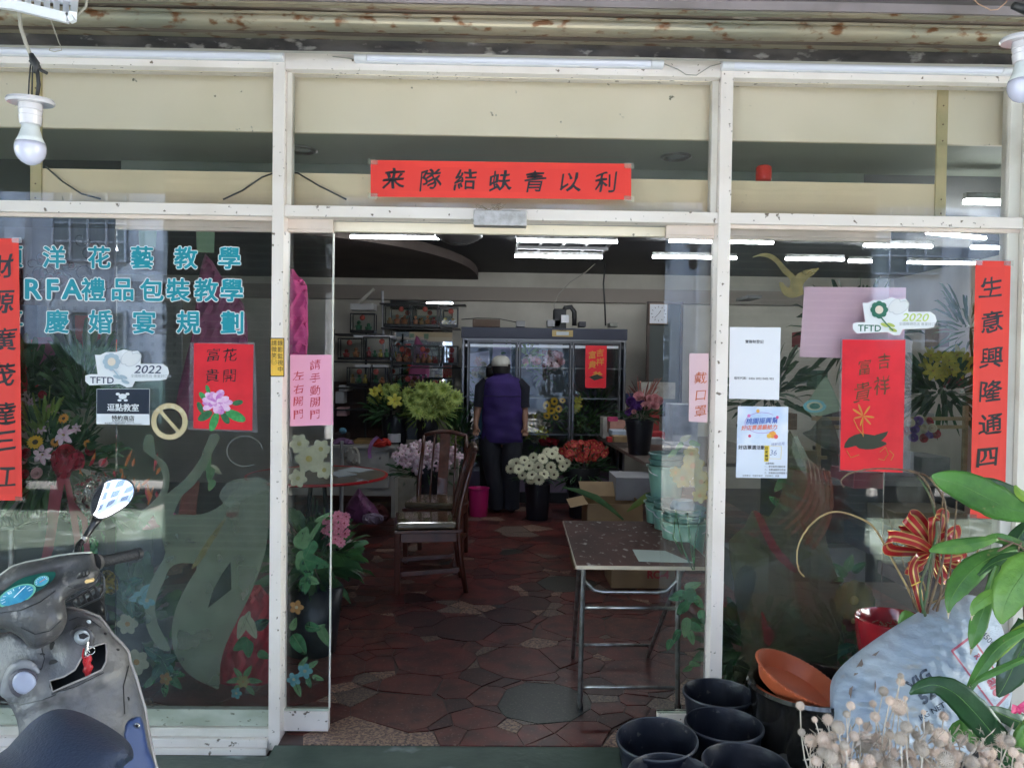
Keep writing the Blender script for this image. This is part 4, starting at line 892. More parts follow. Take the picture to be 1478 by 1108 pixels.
bulb(44, 145, 1.0, -1.43, 'white bulb in porcelain socket hanging at upper left', [
    ([(22, -60), (26, 0), (30, 40), (38, 65), (46, 84)], .0042, wire_m), ([(47, 82), (44, 96), (42, 118), (41, 143)], .0016, blackw), ([(48, 84), (47, 100), (46, 143)], .0016, blackw),
    ([(50, 88), (54, 104), (56, 122), (53, 143)], [.002, .004, .0045, .0035], blackw), ([(45, 78), (49, 90), (54, 97), (50, 106)], [.005, .009, .008, .004], blackw), ([(52, 96), (60, 102), (68, 106)], .0035, blackw), ([(43, 90), (48, 80), (56, 92)], .003, blackw)])
bulb(1478, 56, 1.0, -1.43, 'white bulb in porcelain socket cut by the right edge', [([(1500, -60), (1490, 10), (1480, 54)], .0042, blackw), ([(1462, 8), (1474, 12), (1484, 20)], [.008, .010, .007], blackw)])
rk = thing('slatted_rack', 'white slatted plastic tray hanging at the top left corner', 'rack', W(60, 10, -1.35))
A = [W(-40, -30, -1.25), W(112, -34, -1.25), W(106, 24, -1.5), W(99, 27, -1.5), W(20, 8, -1.5), W(-40, 0, -1.5)]
wr = mat('rack_white', (.70, .71, .76), .35)
b = MB()
for i in range(len(A)): b.bar(A[i], A[(i+1) % len(A)], .012, .02)
b.build('rim', wr, rk)
for k in range(7):
    u = (k+.5)/7; a = W(6+u*96, -34, -1.25); c = W(6+u*96, 4+u*20, -1.5); MB().bar(a, c, .012, .006).build('slat', wr, rk)
for k in range(3):
    u = k/3; MB().bar(W(0, -30+u*34, -1.3-.18*u), W(106, -30+u*52, -1.3-.18*u), .006, .010).build('cross_slat', wr, rk)
MB().box(W(-40, 0, -1.4).x, W(104, 0, -1.4).x, -1.45, -1.28, W(50, -40, -1.3).z, W(50, -36, -1.3).z+.01).build('back_plate', mat('rack_shade', (.45, .46, .50), .5), rk)
b = MB(); b.tube([W(x, y, -1.3) for x, y in ((40, 3), (52, 14), (70, 22), (92, 27), (112, 23), (124, 10), (127, -10))], .0032, 7)
b.build('cable_loop', wire_m, label='grey cable looping under the white slatted tray', cat='cable', smooth=True)
b = MB(); b.tube([W(x, y, -1.2) for x, y in ((62, -10), (70, 20), (78, 42), (85, 62), (88, 68), (89, 73), (78, 75), (71, 73), (72, 70), (86, 69))], .0012, 5)
b.build('wire_hook', wire_m, label='thin wire hook dangling below the white tray', cat='hook', smooth=True)
b = MB(); b.tube([W(x, y, -.7) for x, y in ((1398, -8), (1412, 6), (1430, 15), (1440, 14), (1452, 4), (1458, -10))], .0018, 6)
b.build('loose_wire', mat('copper_wire', (.5, .3, .2), .4, .3), label='thin coppery wire looping below the green ceiling at the right', cat='wire', smooth=True)
# ================================================================ scooter
sh = mat('worn_grey_plastic', (.075, .077, .088), .45, col2=(.125, .118, .115), nscale=9, bias=(.42, .62), col3=(.035, .034, .038), n3=13, b3=(.52, .64), bump=.3, bscale=90)
cowl = mat('dark_grey_plastic', (.048, .048, .052), .38, col2=(.075, .072, .070), nscale=11, bias=(.45, .65), col3=(.17, .16, .15), n3=34, b3=(.62, .72), bump=.2, bscale=80)
rim_m = mat('shield_rim', (.26, .24, .24), .35, col2=(.19, .17, .17), nscale=18)
seatm = mat('navy_seat_vinyl', (.018, .028, .055), .42, col2=(.028, .040, .07), nscale=3, bump=.25, bscale=180)
bluep = mat('blue_panel', (.02, .042, .13), .38, col2=(.03, .055, .14), nscale=8)
sc2 = thing('scooter', 'worn grey scooter with navy seat and key in ignition at lower left', 'scooter', (-1.15, -1.5, -.055))
YS = -1.30
def interp2(L): return [(L[i][0]+(L[i+1][0]-L[i][0])*k/6, L[i][1]+(L[i+1][1]-L[i][1])*k/6) for i in range(len(L)-1) for k in range(6)]+[L[-1]]
def ysh(x, y): return YS-.10+(x-100)*-.0003-(y-900)*.0006 if y > 880 else YS-.10
ysh2 = lambda x, y: -1.36-(y-880)*.0007-(abs(x-95)**1.6)*-.00004
shield = [(0, 912), (20, 912), (45, 925), (70, 905), (83, 878), (104, 878), (123, 883), (143, 891), (153, 903), (162, 917), (175, 930), (184, 940), (187, 956), (195, 976), (201, 998), (208, 1021), (213, 1054), (219, 1083), (226, 1112), (235, 1170), (150, 1190), (60, 1150), (28, 1090), (27, 1055), (21, 1031), (7, 1008), (-8, 1000), (-40, 985), (-40, 905)]
cav = [(153, 927), (154, 940), (153, 954), (147, 966), (124, 977), (98, 988), (76, 998), (72, 982), (92, 976), (108, 966), (117, 950), (128, 936), (140, 930)]
def relief(x, y):       # broad mouldings of the inner shield
    e = 0
    e += .010*math.exp(-(((x-118)/24)**2+((y-919)/26)**2))
    e += .022*math.exp(-(((x-34)/30)**2+((y-985)/30)**2))
    e -= .012*math.exp(-(((x-75)/16)**2+((y-945)/20)**2))
    e += .006*math.exp(-((y-1006+(x-75)*.42)/7)**2)*(1 if x < 170 else .2)
    e -= .007*math.exp(-((x-190)/9)**2)*(1 if y > 960 else 0)
    return e
dk = mat('glove_box_black', (.008, .008, .010), .5)
b = MB(); inflate(b, shield, ysh2, bulge=.018, rad=14, step=6, back=.018, holes=[cav], hd=.07, fn=relief, hmi=1, smooth=3)
o = b.build('leg_shield', [sh, dk], sc2, smooth='auto')
rp = [(83, 877), (104, 877.5), (123, 882), (143, 890), (153, 902), (163, 916), (176, 929), (185, 940), (188, 956), (196, 976), (202, 998), (209, 1021), (214, 1054), (220, 1083), (227, 1112), (236, 1168)]
b = MB(); b.tube([W(x, y, ysh2(x, y)+.004) for x, y in rp], .0042, 7); b.build('shield_trim', rim_m, sc2, smooth=True)
b = MB(); b.tube([W(x, y, ysh2(x, y)-.026) for x, y in cav+cav[:1]], .0022, 6); b.build('glove_box_lip', rim_m, sc2, smooth=True)
Yk = ysh2(118, 919)-.034
b = MB(); inflate(b, [(118+19*math.cos(k*.45), 921+20*math.sin(k*.45)) for k in range(14)], Yk+.010, bulge=.008, rad=8, step=5, back=.02); b.build('ignition_boss', sh, sc2, smooth='auto')
def disc(px, py, rx, ry, Y, nm, m_, par, bulge=.003, rad=3, back=.004):
    P = [(px+rx*math.cos(2*math.pi*k/20), py+ry*math.sin(2*math.pi*k/20)) for k in range(20)]
    b = MB(); inflate(b, P, Y, bulge=bulge, rad=rad, step=max(2, rx/3), back=back, smooth=0); return b.build(nm, m_, par, smooth='auto')
ig = disc(118, 919, 11.5, 11, Yk-.002, 'ignition_ring', mat('worn_silver', (.42, .46, .48), .35, .5, col2=(.3, .32, .33), nscale=60), sc2)
disc(118, 919, 7.5, 7, Yk-.0045, 'ignition_face', mat('pale_face', (.50, .55, .58), .4), sc2, bulge=.001)
b = MB(); flat(b, [(113, 915), (120, 913), (129, 917), (121, 922), (115, 921)], Yk-.0072, .001); b.build('key_slot', dk, sc2)
# key ring and red tag
steel = mat('bright_steel', (.6, .6, .58), .2, 1)
b = MB()
b.tube([W(127, 926, Yk-.012), W(126, 936, Yk-.016), W(124, 944, Yk-.016)], .0022, 6); b.build('key', steel, sc2)
for cx, cy, r_ in ((131, 938, 6), (126, 942, 4)):
    b = MB(); b.tube([W(cx+r_*math.cos(k*.5), cy+r_*math.sin(k*.5), Yk-.017-.002*math.sin(k)) for k in range(13)], .0010, 5); b.build('key_ring', steel, sc2, smooth=True)
b = MB(); inflate(b, [(121, 948), (126, 944), (132, 946), (133, 952), (131, 956), (135, 961), (133, 966), (131, 970), (133, 976), (129, 980), (124, 978), (122, 972), (119, 968), (121, 962), (119, 955)], Yk-.012, bulge=.005, rad=5, step=3, back=.004)
b.build('key_tag', mat('red_rubber', (.40, .012, .02), .3, col2=(.3, .01, .015), nscale=40, coat=.4), sc2, smooth='auto')
b = MB(); b.tube([W(121, 935, Yk-.014), W(119, 946, Yk-.016), W(123, 955, Yk-.018)], .0018, 5); b.build('tag_cord', mat('red_rubber', (.4, .012, .02)), sc2)
# round charger cap, holes, screws
Yc = ysh2(34, 985)-.044
b = MB(); inflate(b, [(0, 1000), (6, 972), (18, 956), (36, 950), (52, 958), (64, 974), (70, 994), (75, 1001), (55, 1006), (30, 1012), (8, 1008)], Yc+.020, bulge=.010, rad=10, step=6, back=.02); b.build('cap_housing', mat('pale_worn_plastic', (.17, .175, .19), .42, col2=(.13, .13, .135), nscale=10), sc2, smooth='auto')
disc(35, 986, 23, 22, Yc+.006, 'cap_seal', mat('dark_violet_rubber', (.055, .050, .065), .5), sc2, bulge=.006, rad=5, back=.01)
disc(35, 985, 17.5, 16.5, Yc-.002, 'cap_lid', mat('pale_grey_lid', (.29, .32, .42), .35, col2=(.25, .27, .36), nscale=12), sc2, bulge=.005, rad=6)
for x, y, a, c_ in ((76, 932, 5, 7), (77, 957, 7, 6), (188-36, 914, 2.5, 2), (170, 937, 3, 2), (185, 1008, 2.5, 3), (61, 944, 4, 2)):
    disc(x, y, a, c_, ysh2(x, y)-.018-relief(x, y), 'mounting_hole', dk, sc2, bulge=.001, rad=1, back=.004)
disc(128, 897, 3.5, 3, ysh2(128, 897)-.022, 'screw', mat('pale_face', (.5, .55, .58)), sc2)
# blue side cover
b = MB(); inflate(b, [(178, 1066), (181, 1045), (190, 1037), (203, 1033), (208, 1048), (214, 1080), (226, 1125), (170, 1130)], lambda x, y: ysh2(x, y)-.014, bulge=.006, rad=5, step=6, back=.01, smooth=2); b.build('side_cover', bluep, sc2, smooth='auto')
disc(197.5, 1047, 5, 4.6, ysh2(197, 1047)-.024, 'bolt', steel, sc2); disc(197.5, 1047, 2, 2, ysh2(197, 1047)-.0285, 'bolt_hole', dk, sc2, bulge=.0005, rad=1)
# handlebar cowl
cw = [(-30, 846), (0, 830), (18, 817), (38, 811), (59, 807), (82, 802), (104, 799), (120, 797.5), (132, 797), (136, 802), (139, 816), (144, 823), (139, 836), (134, 845), (118, 851), (104, 858), (94, 866), (96, 880), (97, 893), (92, 908), (82, 921), (68, 930), (53, 936), (41, 932), (30, 920), (15, 911), (0, 907), (-30, 905)]
ycw = lambda x, y: -1.44-(y-860)*.0004
def crel(x, y):
    e = -.012*math.exp(-((x-40+(y-845)*1.9)/70)**2*1.2-((y-848+(x-35)*.42)/13)**2)
    e += .014*math.exp(-((x-62)/38)**2-((y-890)/22)**2)
    return e
b = MB(); inflate(b, cw, ycw, bulge=.030, rad=22, step=6, back=.05, fn=crel, smooth=3); b.build('handlebar_cowl', cowl, sc2, smooth='auto')
b = MB(); b.tube([W(x, y, ycw(x, y)+.0) for x, y in cw[1:9]], .0028, 6); b.build('cowl_trim', mat('pale_trim', (.45, .46, .40), .4), sc2, smooth=True)
Yd = -1.472
b = MB(); flat(b, [(-30, 888), (-30, 866), (0, 856), (18, 842), (34, 833), (54, 828), (70, 825), (79, 825), (80, 831), (72, 841), (56, 852), (36, 862), (14, 871), (0, 876)], Yd, .01, 2); b.build('instrument_panel', mat('green_dial_glass', (.012, .075, .06), .08, col2=(.01, .04, .05), nscale=20, coat=.15), sc2)
dialm = mat('blue_dial', (.01, .17, .32), .35, col2=(.06, .32, .45), nscale=25, coat=.1); dring = mat('dial_ring', (.15, .42, .30), .25)
def dial(cx, cy, rx, ry, an, nm):
    P = lambda s_: [(cx+s_*rx*math.cos(k*.2618)*math.cos(an)-s_*ry*math.sin(k*.2618)*math.sin(an), cy+s_*rx*math.cos(k*.2618)*math.sin(an)+s_*ry*math.sin(k*.2618)*math.cos(an)) for k in range(24)]
    r_ = flat(MB(), P(1), Yd-.0015, .001).build(nm+'_ring', dring, sc2); flat(MB(), P(.88), Yd-.0028, .001).build(nm, dialm, sc2)
    for k in range(9):
        a = math.pi*(.95+k*.135); q = P(1); f = lambda s_: (cx+s_*rx*math.cos(a)*math.cos(an)-s_*ry*math.sin(a)*math.sin(an), cy+s_*rx*math.cos(a)*math.sin(an)+s_*ry*math.sin(a)*math.cos(an))
        MB().bar(W(*f(.62), Yd-.0034), W(*f(.82), Yd-.0034), .0008, .0004, (0, 1, 0)).build('tick', mat('dial_white', (.75, .85, .9), .4), sc2)
    return f
dial(24, 859, 30, 13, -.42, 'speedometer'); dial(60, 838, 11.5, 7, -.42, 'fuel_gauge')
MB().bar(W(20, 862, Yd-.004), W(34, 848, Yd-.004), .0014, .0006, (0, 1, 0)).build('needle', mat('dial_white', (.75, .85, .9), .4), sc2)
MB().bar(W(57, 840, Yd-.004), W(65, 835, Yd-.004), .0012, .0006, (0, 1, 0)).build('needle', mat('needle_red', (.6, .1, .05), .4), sc2)
write(MB(), '60', W(14, 855, Yd-.004), .009, rot=.4).build('lettering', mat('dial_white', (.75, .85, .9), .4), sc2)
b = MB(); inflate(b, [(110, 834), (114, 824), (128, 820), (130, 827), (126, 832), (113, 835)], -1.472, bulge=.004, rad=3, step=3, back=.01, smooth=0); b.build('switch_plate', dk, sc2, smooth='auto')
for x in (116, 121, 126): disc(x, 828.5-(x-116)*.2, 1.8, 2.8, -1.479, 'switch', cowl, sc2, bulge=.002, rad=1)
b = MB(); inflate(b, [(122, 839), (124, 836), (135, 833.5), (137, 836), (135, 839), (124, 842)], -1.468, bulge=.004, rad=2, step=2, back=.008, smooth=0); b.build('amber_button', mat('amber', (.75, .50, .22), .3), sc2, smooth='auto')
b = MB(); inflate(b, [(40, 894), (58, 888), (72, 882), (74, 888), (60, 896), (42, 902)], -1.487, bulge=.001, rad=3, step=5, back=.012, smooth=0); b.build('cowl_badge', mat('badge_dark', (.02, .02, .024), .4), sc2, smooth='auto')
# grip, lever, mirror
gdir = [W(137, 812, -1.38), W(150, 809.5, -1.36), W(198, 799, -1.30)]
rubber = mat('grip_rubber', (.022, .022, .026), .55, bump=.5, bscale=220)
b = MB(); b.tube(gdir, [.0115, .0135, .0135], 16); b.build('grip', rubber, sc2, smooth='auto')
b = MB(); b.tube([W(196, 799.5, -1.305), W(202, 798, -1.295)], [.0155, .0150], 16); b.build('grip_end', mat('grip_end', (.03, .03, .034), .35), sc2, smooth='auto')
b = MB(); b.tube([W(137, 812, -1.39), W(143, 811, -1.38)], [.021, .018], 16); b.build('grip_collar', cowl, sc2, smooth='auto')
mo = [(131, 741), (130, 728), (134, 714), (143, 701), (155, 692.5), (170, 689.5), (184, 691), (193, 698), (195, 709), (191, 721), (182, 731), (168, 740), (153, 748), (142, 749.5), (135, 746)]
b = MB(); inflate(b, mo, lambda x, y: -1.300-(y-720)*.00024+(x-163)*.00036, bulge=.001, rad=3, step=8, back=.006, backbulge=.028, smooth=2); b.build('mirror_housing', rubber, sc2, smooth='auto')
mi = [(163+(x-163)*.93, 719.5+(y-719.5)*.93) for x, y in mo]
mirm = mat('mirror_silver', (.60, .62, .66), .0, 1)
V_ = [W(x, y, -1.303-(y-720)*.00024+(x-163)*.00036) for x, y in smoothpoly(mi, 2)]; cen = W(163, 719, -1.303)
b = MB(); n = len(V_); cen = sum(V_, Vector())/n; vs = []; rg = (1, .88, .72, .55, .38, .2)
for s_ in rg: vs += [cen+(v-cen)*s_+Vector((0, -.0045*(1-s_*s_), 0)) for v in V_]
vs.append(cen+Vector((0, -.0045, 0))); fs = []
for j in range(len(rg)-1): fs += [(j*n+i, j*n+(i+1) % n, (j+1)*n+(i+1) % n, (j+1)*n+i) for i in range(n)]
fs += [((len(rg)-1)*n+i, (len(rg)-1)*n+(i+1) % n, len(vs)-1) for i in range(n)]
b.add(vs, fs); b.build('mirror_glass', mirm, sc2, smooth=True)
# seams, scuffs and small hardware of the worn shell
for L, r_ in (([(0, 1012), (30, 1016), (60, 1010), (80, 1002)], .0012), ([(75, 1001), (110, 990), (150, 970)], .0012), ([(186, 960), (178, 990), (180, 1030)], .0014), ([(100, 895), (112, 890), (130, 893), (146, 905)], .0012), ([(60, 935), (64, 950), (60, 965), (48, 968)], .0011)):
    b = MB(); b.tube([W(x, y, ysh2(x, y)-.0185-relief(x, y)) for x, y in interp2(L)], r_, 5); b.build('seam', dk, sc2)
for L in ([(0, 884), (30, 880), (58, 868), (80, 852)], [(98, 846), (112, 850), (128, 846)], [(30, 905), (50, 915), (72, 910), (88, 895)]):
    b = MB(); b.tube([W(x, y, ycw(x, y)-.031-crel(x, y)) for x, y in interp2(L)], .0011, 5); b.build('seam', dk, sc2)
b = MB(); b.tube([W(141, 747, -1.285), W(134, 758, -1.29), W(121, 778, -1.31), W(113, 786, -1.33), W(111, 802, -1.38)], [.012, .009, .0068, .0075, .009], 10); b.build('mirror_stem', mat('black_gloss', (.018, .018, .02), .25), sc2, smooth=True)
b = MB(); b.tube([W(128, 768, -1.295), W(119, 781, -1.315)], .0078, 10); b.build('stem_sleeve', mat('silver_sleeve', (.35, .33, .30), .3, .6), sc2, smooth=True)
# dark front apron, basket slats seen past the cowl
b = MB(); inflate(b, [(104, 868), (120, 858), (140, 846), (150, 842), (151, 870), (153, 900), (140, 888), (118, 880)], -1.10, bulge=.02, rad=8, step=6, back=.12, smooth=2); b.build('front_apron', mat('apron_black', (.016, .016, .018), .4), sc2, smooth='auto')
b = MB(); b.tube([W(x, y, -1.17) for x, y in ((86, 873), (105, 864), (128, 850), (142, 838), (145, 826), (150, 834), (151, 852), (146, 862), (128, 870), (112, 878))], .003, 6); b.build('basket_rim', mat('apron_black2', (.05, .05, .055), .35), sc2, smooth=True)
for k in range(5): MB().bar(W(100+k*9, 861-k*4, -1.165), W(107+k*9, 877-k*4, -1.165), .006, .002, (0, 1, 0)).build('basket_slat', mat('apron_black2', (.05, .05, .055), .35), sc2)
b = MB(); b.tube([W(-20, 936, -1.27), W(0, 926, -1.27), (W(22, 912, -1.27))], .006, 8); b.build('shield_edge', mat('mauve_plastic', (.22, .16, .17), .4), sc2, smooth=True)
# seat and body under it
seat = [(-90, 1110), (-40, 1095), (0, 1086), (20, 1068), (41, 1045), (63, 1029), (84, 1022.5), (106, 1024.5), (130, 1033), (154, 1046), (175, 1060), (188, 1073), (192.5, 1086), (191, 1096), (180, 1104), (170, 1140), (170, 1290), (-90, 1290)]
b = MB(); inflate(b, seat, lambda x, y: -1.62-(y-1022)*.0016, bulge=.09, rad=60, step=11, back=.04, smooth=2); b.build('seat', seatm, sc2, smooth='auto')
b = MB(); inflate(b, [(-80, 1150), (0, 1120), (60, 1090), (150, 1095), (178, 1108), (165, 1500), (-80, 1500)], -1.60, bulge=.05, rad=40, step=30, back=.25); b.build('rear_body', bluep, sc2, smooth='auto')
b = MB().box(-1.30, -.98, -1.95, -1.38, .24, .30); b.build('floorboard', cowl, sc2, bevel=.01)
for yy in (-.92, -2.45):
    M_ = Matrix.Rotation(R(90), 3, 'Y')
    wh = MB().lathe([(.15, -.05), (.20, -.05), (.235, -.03), (.24, 0), (.235, .03), (.20, .05), (.15, .05), (.15, -.05)], (-1.18, yy, .185), 32, M_).build('wheel', rubber, sc2, smooth='auto')
    MB().lathe([(.0001, -.03), (.15, -.03), (.15, .03), (.0001, .03)], (-1.18, yy, .185), 24, M_).build('rim', chrome, wh)
b = MB(); b.tube([(-1.18, -1.22, .95), (-1.18, -1.05, .5), (-1.18, -.95, .22)], .03, 8); b.build('fork', cowl, sc2)
# ================================================================ black pots and the saucer
potm = mat('black_pot', (.009, .011, .019), .38, col2=(.018, .020, .030), nscale=7, col3=(.09, .085, .08), n3=30, b3=(.67, .75), spec=.25, bump=.15, bscale=60)
spots = [(1037, 999, 50, 'rearmost empty black pot, standing against the door post'), (1045, 1044, 54, 'empty black pot in the middle of the cluster'), (953, 1063, 55.5, 'leftmost empty black pot, its rim tilted to the left'), (1076, 1101, 59, 'empty black pot beside the glazed planter at the bottom'), (970, 1118, 58, 'empty black pot cut by the bottom edge')]
src = None
for i, (px, py, rx, lab) in enumerate(spots):
    c = G(px, py, .275)
    rr = rx*mpp(c.y)
    if src is None:
        src = thing('black_pot', lab, 'plant pot', (c.x, c.y, -.055), 'empty black nursery pots')
        MB().lathe([(.0001, .004), (.095, .004), (.097, 0), (.099, .005), (.132, .315), (.139, .317), (.141, .325), (.138, .332), (.134, .331), (.129, .316), (.094, .012), (.0001, .010)], (c.x, c.y, -.055), 40).build('bowl', potm, src, smooth='auto')
        MB().lathe([(.136, .322), (.1395, .325), (.1405, .33), (.1375, .334), (.1345, .332), (.136, .322)], (c.x, c.y, -.055), 40, cap=False).build('rim', mat('pot_rim', (.05, .055, .07), .35), src, smooth=True)
    else:
        d = dup(src, (c.x, c.y, -.055), rz=i*1.3, label=lab)
        if i == 2: d.rotation_euler = (R(3), R(-4), .3); d.location.z += .008
glz = mat('black_glaze', (.010, .010, .011), .12, col2=(.02, .018, .016), nscale=20, coat=1, bump=.25, bscale=30)
c = G(1170, 985, .40)
t = thing('glazed_planter', 'large shiny black glazed planter under the terracotta saucer', 'planter', (c.x, c.y, -.055))
MB().lathe([(.0001, 0), (.16, 0), (.175, .02), (.195, .12), (.205, .28), (.212, .40), (.222, .425), (.228, .445), (.222, .458), (.205, .455), (.200, .43), (.19, .30), (.0001, .29)], (c.x, c.y, -.055), 48).build('body', glz, t, smooth='auto')
MB().lathe([(.0001, .335), (.10, .338), (.195, .33)], (c.x, c.y, -.055), 20).build('soil', mat('soil', (.045, .03, .02), .95, bump=.8, bscale=60), t)
tc = mat('terracotta_plastic', (.56, .13, .055), .45, col2=(.46, .105, .045), nscale=6, bump=.1, bscale=50)
M_ = Matrix.Rotation(R(20), 3, 'Y') @ Matrix.Rotation(R(10), 3, 'X')
c = W(1150, 986, -.36)
t = thing('terracotta_saucer', 'orange terracotta saucer tipped into the black glazed planter', 'plant saucer', c)
MB().lathe([(.0001, -.030), (.128, -.030), (.135, -.026), (.158, .02), (.166, .024), (.168, .030), (.160, .032), (.152, .022), (.128, -.022), (.0001, -.022)], c, 48, M_).build('dish', tc, t, smooth='auto')
b = MB()
for k in range(60):
    a = 2*math.pi*k/60; b.lathe([(.0035, -.003), (.0035, .003)], c+M_ @ Vector((.168*math.cos(a), .168*math.sin(a), .028)), 5)
b.build('beaded_rim', tc, t, kind='stuff')
# ================================================================ sack
sackm = mat('woven_sack', (.41, .47, .55), .5, col2=(.30, .37, .48), nscale=4.5, bias=(.35, .65), col3=(.36, .34, .30), n3=9, b3=(.62, .75), bump=.9, bscale=22, stretch=(1, 1, 2.2), detail=8)
so_ = [(1198, 1000), (1200, 982), (1208, 968), (1226, 950), (1252, 930), (1284, 908), (1318, 887), (1350, 869), (1378, 859), (1402, 858), (1420, 866), (1436, 884), (1448, 910), (1458, 950), (1462, 990), (1452, 1030), (1420, 1070), (1370, 1110), (1300, 1140), (1240, 1130), (1212, 1090), (1200, 1045)]
def wr_(x, y):
    u = (x*.8+y*.6); v = (-x*.6+y*.8)
    return .0055*abs(math.sin(v*.15+math.sin(u*.05)*2.2))*math.exp(-((x-1340)/110)**2)+.010*abs(math.sin(u*.11+v*.05+math.sin(v*.09)))*math.exp(-((x-1238)/46)**2)+.004*math.sin(u*.06+v*.27)+.006*abs(math.sin(u*.09-v*.13+1.5*math.sin(u*.03)))*math.exp(-((x-1400)/70)**2)
def ysk(x, y): return -.50-(y-980)*.0008
sack = thing('sack', 'pale blue woven sack with red frame and black print lying on its side', 'sack', W(1330, 1130, -.45))
b = MB(); inflate(b, so_, ysk, bulge=.14, rad=105, step=5, back=.02, backbulge=.10, fn=wr_, smooth=3); sk = b.build('bag', sackm, sack, smooth='auto')
from mathutils.bvhtree import BVHTree
tree = BVHTree.FromPolygons([tuple(v) for v in b.v], b.f)
def drape(mb, off=.0015):
    for i, v in enumerate(mb.v):
        d = (v-CAM).normalized(); h = tree.ray_cast(CAM, d)
        if h[0]: mb.v[i] = h[0]-d*off
    return mb
def subd(a, b_, n=8): return [(a[0]+(b_[0]-a[0])*k/n, a[1]+(b_[1]-a[1])*k/n) for k in range(n+1)]
redk = mat('red_sack_print', (.42, .07, .12), .6, col2=(.36, .10, .16), nscale=50); blk = mat('black_sack_print', (.03, .04, .06), .6, col2=(.10, .13, .2), nscale=70)
for a, b_ in (((1374, 939), (1402, 918)), ((1374, 939), (1436, 1022)), ((1402, 918), (1452, 990)), ((1436, 1022), (1456, 1000))):
    q = MB(); L = subd(a, b_, 14); q.tube([W(x, y, -.7) for x, y in L], .0035, 4); 
    for i, v in enumerate(q.v): pass
    drape(q, .0012).build('printed_frame', redk, sack)
def skt(txt, px, py, size, rot, mm, bold=.03, sx=1):
    q = MB(); k = mpp(-.7); write1(q, txt, W(px, py, -.7), size*k, rot=rot, sx=sx); 
    q2 = MB()
    for dx, dy in ((0, 0), (bold, 0), (0, bold), (bold, bold), (-bold, 0), (0, -bold)):
        r_ = MB(); write1(r_, txt, W(px, py, -.7), size*k, rot=rot, dx=dx, dy=dy, sx=sx); drape(r_, .0010+.00025*len(q2.v)/max(1, len(r_.v))); q2.add(r_.v, r_.f)
    q2.build('printed_text', mm, sack)
skt('al6', 1438, 990, 25, R(-62), redk, .04); skt('R', 1411, 947, 12, R(-55), redk, .03)
skt('VIG', 1326, 981, 24, R(35), blk, .04); skt('52', 1338, 1003, 24, R(35), blk, .05); skt('KG NET 20', 1352, 1022, 12, R(30), blk, .02)
skt('450C', 1427, 922, 12, R(-48), blk, .02); skt('Ww', 1446, 950, 13, R(-60), blk, .02)
for P in ([(1232, 975), (1236, 962), (1244, 950), (1246, 958), (1238, 972)], [(1258, 945), (1270, 938), (1264, 946)], [(1225, 1000), (1228, 980), (1231, 990), (1228, 1008)], [(1262, 1000), (1263, 980), (1265, 990)]):
    q = MB(); V2 = [W(x, y, -.7) for x, y in P]; q.add(V2, [tuple(range(len(V2)))]); drape(q, .0015).build('crease_mark', mat('crease_brown', (.22, .17, .15), .8), sack)  # narrow brown marks draped along the crumpled end
st = thing('crate', 'dark plastic crate carrying the sack behind the dried flowers', 'crate', (1.35, -.45, -.055))
b = MB(); x0, x1 = W(1225, 1060, -.45).x, W(1450, 1060, -.45).x; zt = W(1330, 1085, -.45).z
for k in range(6): b2 = MB().box(x0, x1, -.62, -.60, -.05+k*(zt+.05)/6, -.05+(k+.7)*(zt+.05)/6).build('slat', potm, st)
MB().box(x0, x1, -.598, -.30, -.055, zt-.02).build('body', potm, st)
# red pot on a stand behind the sack
c = W(1290, 892, -.28); rp_ = mat('red_glaze', (.30, .012, .022), .18, col2=(.22, .01, .018), nscale=8, coat=.8)
t = thing('red_pot', 'dark red glazed pot holding dry potting bark behind the sack', 'plant pot', (c.x, c.y, c.z-.24))
MB().lathe([(.0001, -.24), (.09, -.24), (.10, -.22), (.125, -.12), (.138, -.02), (.140, .0), (.132, .003), (.124, -.015), (.115, -.07), (.0001, -.07)], c, 40).build('body', rp_, t, smooth='auto')
b = MB(); rs = random.Random(9)
for k in range(120):
    a = rs.uniform(0, 6.28); r_ = .11*math.sqrt(rs.random()); q = c+Vector((r_*math.cos(a), r_*math.sin(a), -.06+rs.uniform(-.005, .02)))
    b.tube([q, q+Vector((rs.uniform(-.02, .02), rs.uniform(-.02, .02), rs.uniform(0, .014)))], .0022, 4)
b.build('bark', mat('bark', (.20, .12, .07), .9, col2=(.35, .26, .18), nscale=60), t, kind='stuff')
MB().box(c.x-.16, c.x+.22, c.y-.12, c.y+.16, -.055, c.z-.245).build('plant_stand', potm, label='dark block stand under the red pot', cat='stand')
# ================================================================ plants in front of the right window
gl1 = mat('leaf_green', (.075, .21, .035), .42, col2=(.03, .10, .02), nscale=9, coat=.1, col3=(.16, .17, .06), n3=45, b3=(.68, .74), bump=.35, bscale=40)
gl2 = mat('leaf_light', (.13, .28, .045), .42, col2=(.05, .15, .03), nscale=10, coat=.1, col3=(.30, .26, .12), n3=38, b3=(.70, .75), bump=.35, bscale=40)
gl3 = mat('leaf_dark', (.022, .085, .022), .38, col2=(.012, .050, .014), nscale=8, coat=.15, col3=(.10, .12, .05), n3=40, b3=(.70, .76), bump=.3, bscale=35)
gl4 = mat('leaf_yellow', (.24, .36, .05), .4, col2=(.16, .28, .04), nscale=9)
edge = mat('leaf_margin', (.25, .33, .08), .5); dry = mat('dry_tip', (.50, .42, .30), .8)
stemw = mat('woody_stem', (.22, .15, .10), .7, col2=(.12, .08, .06), nscale=30)
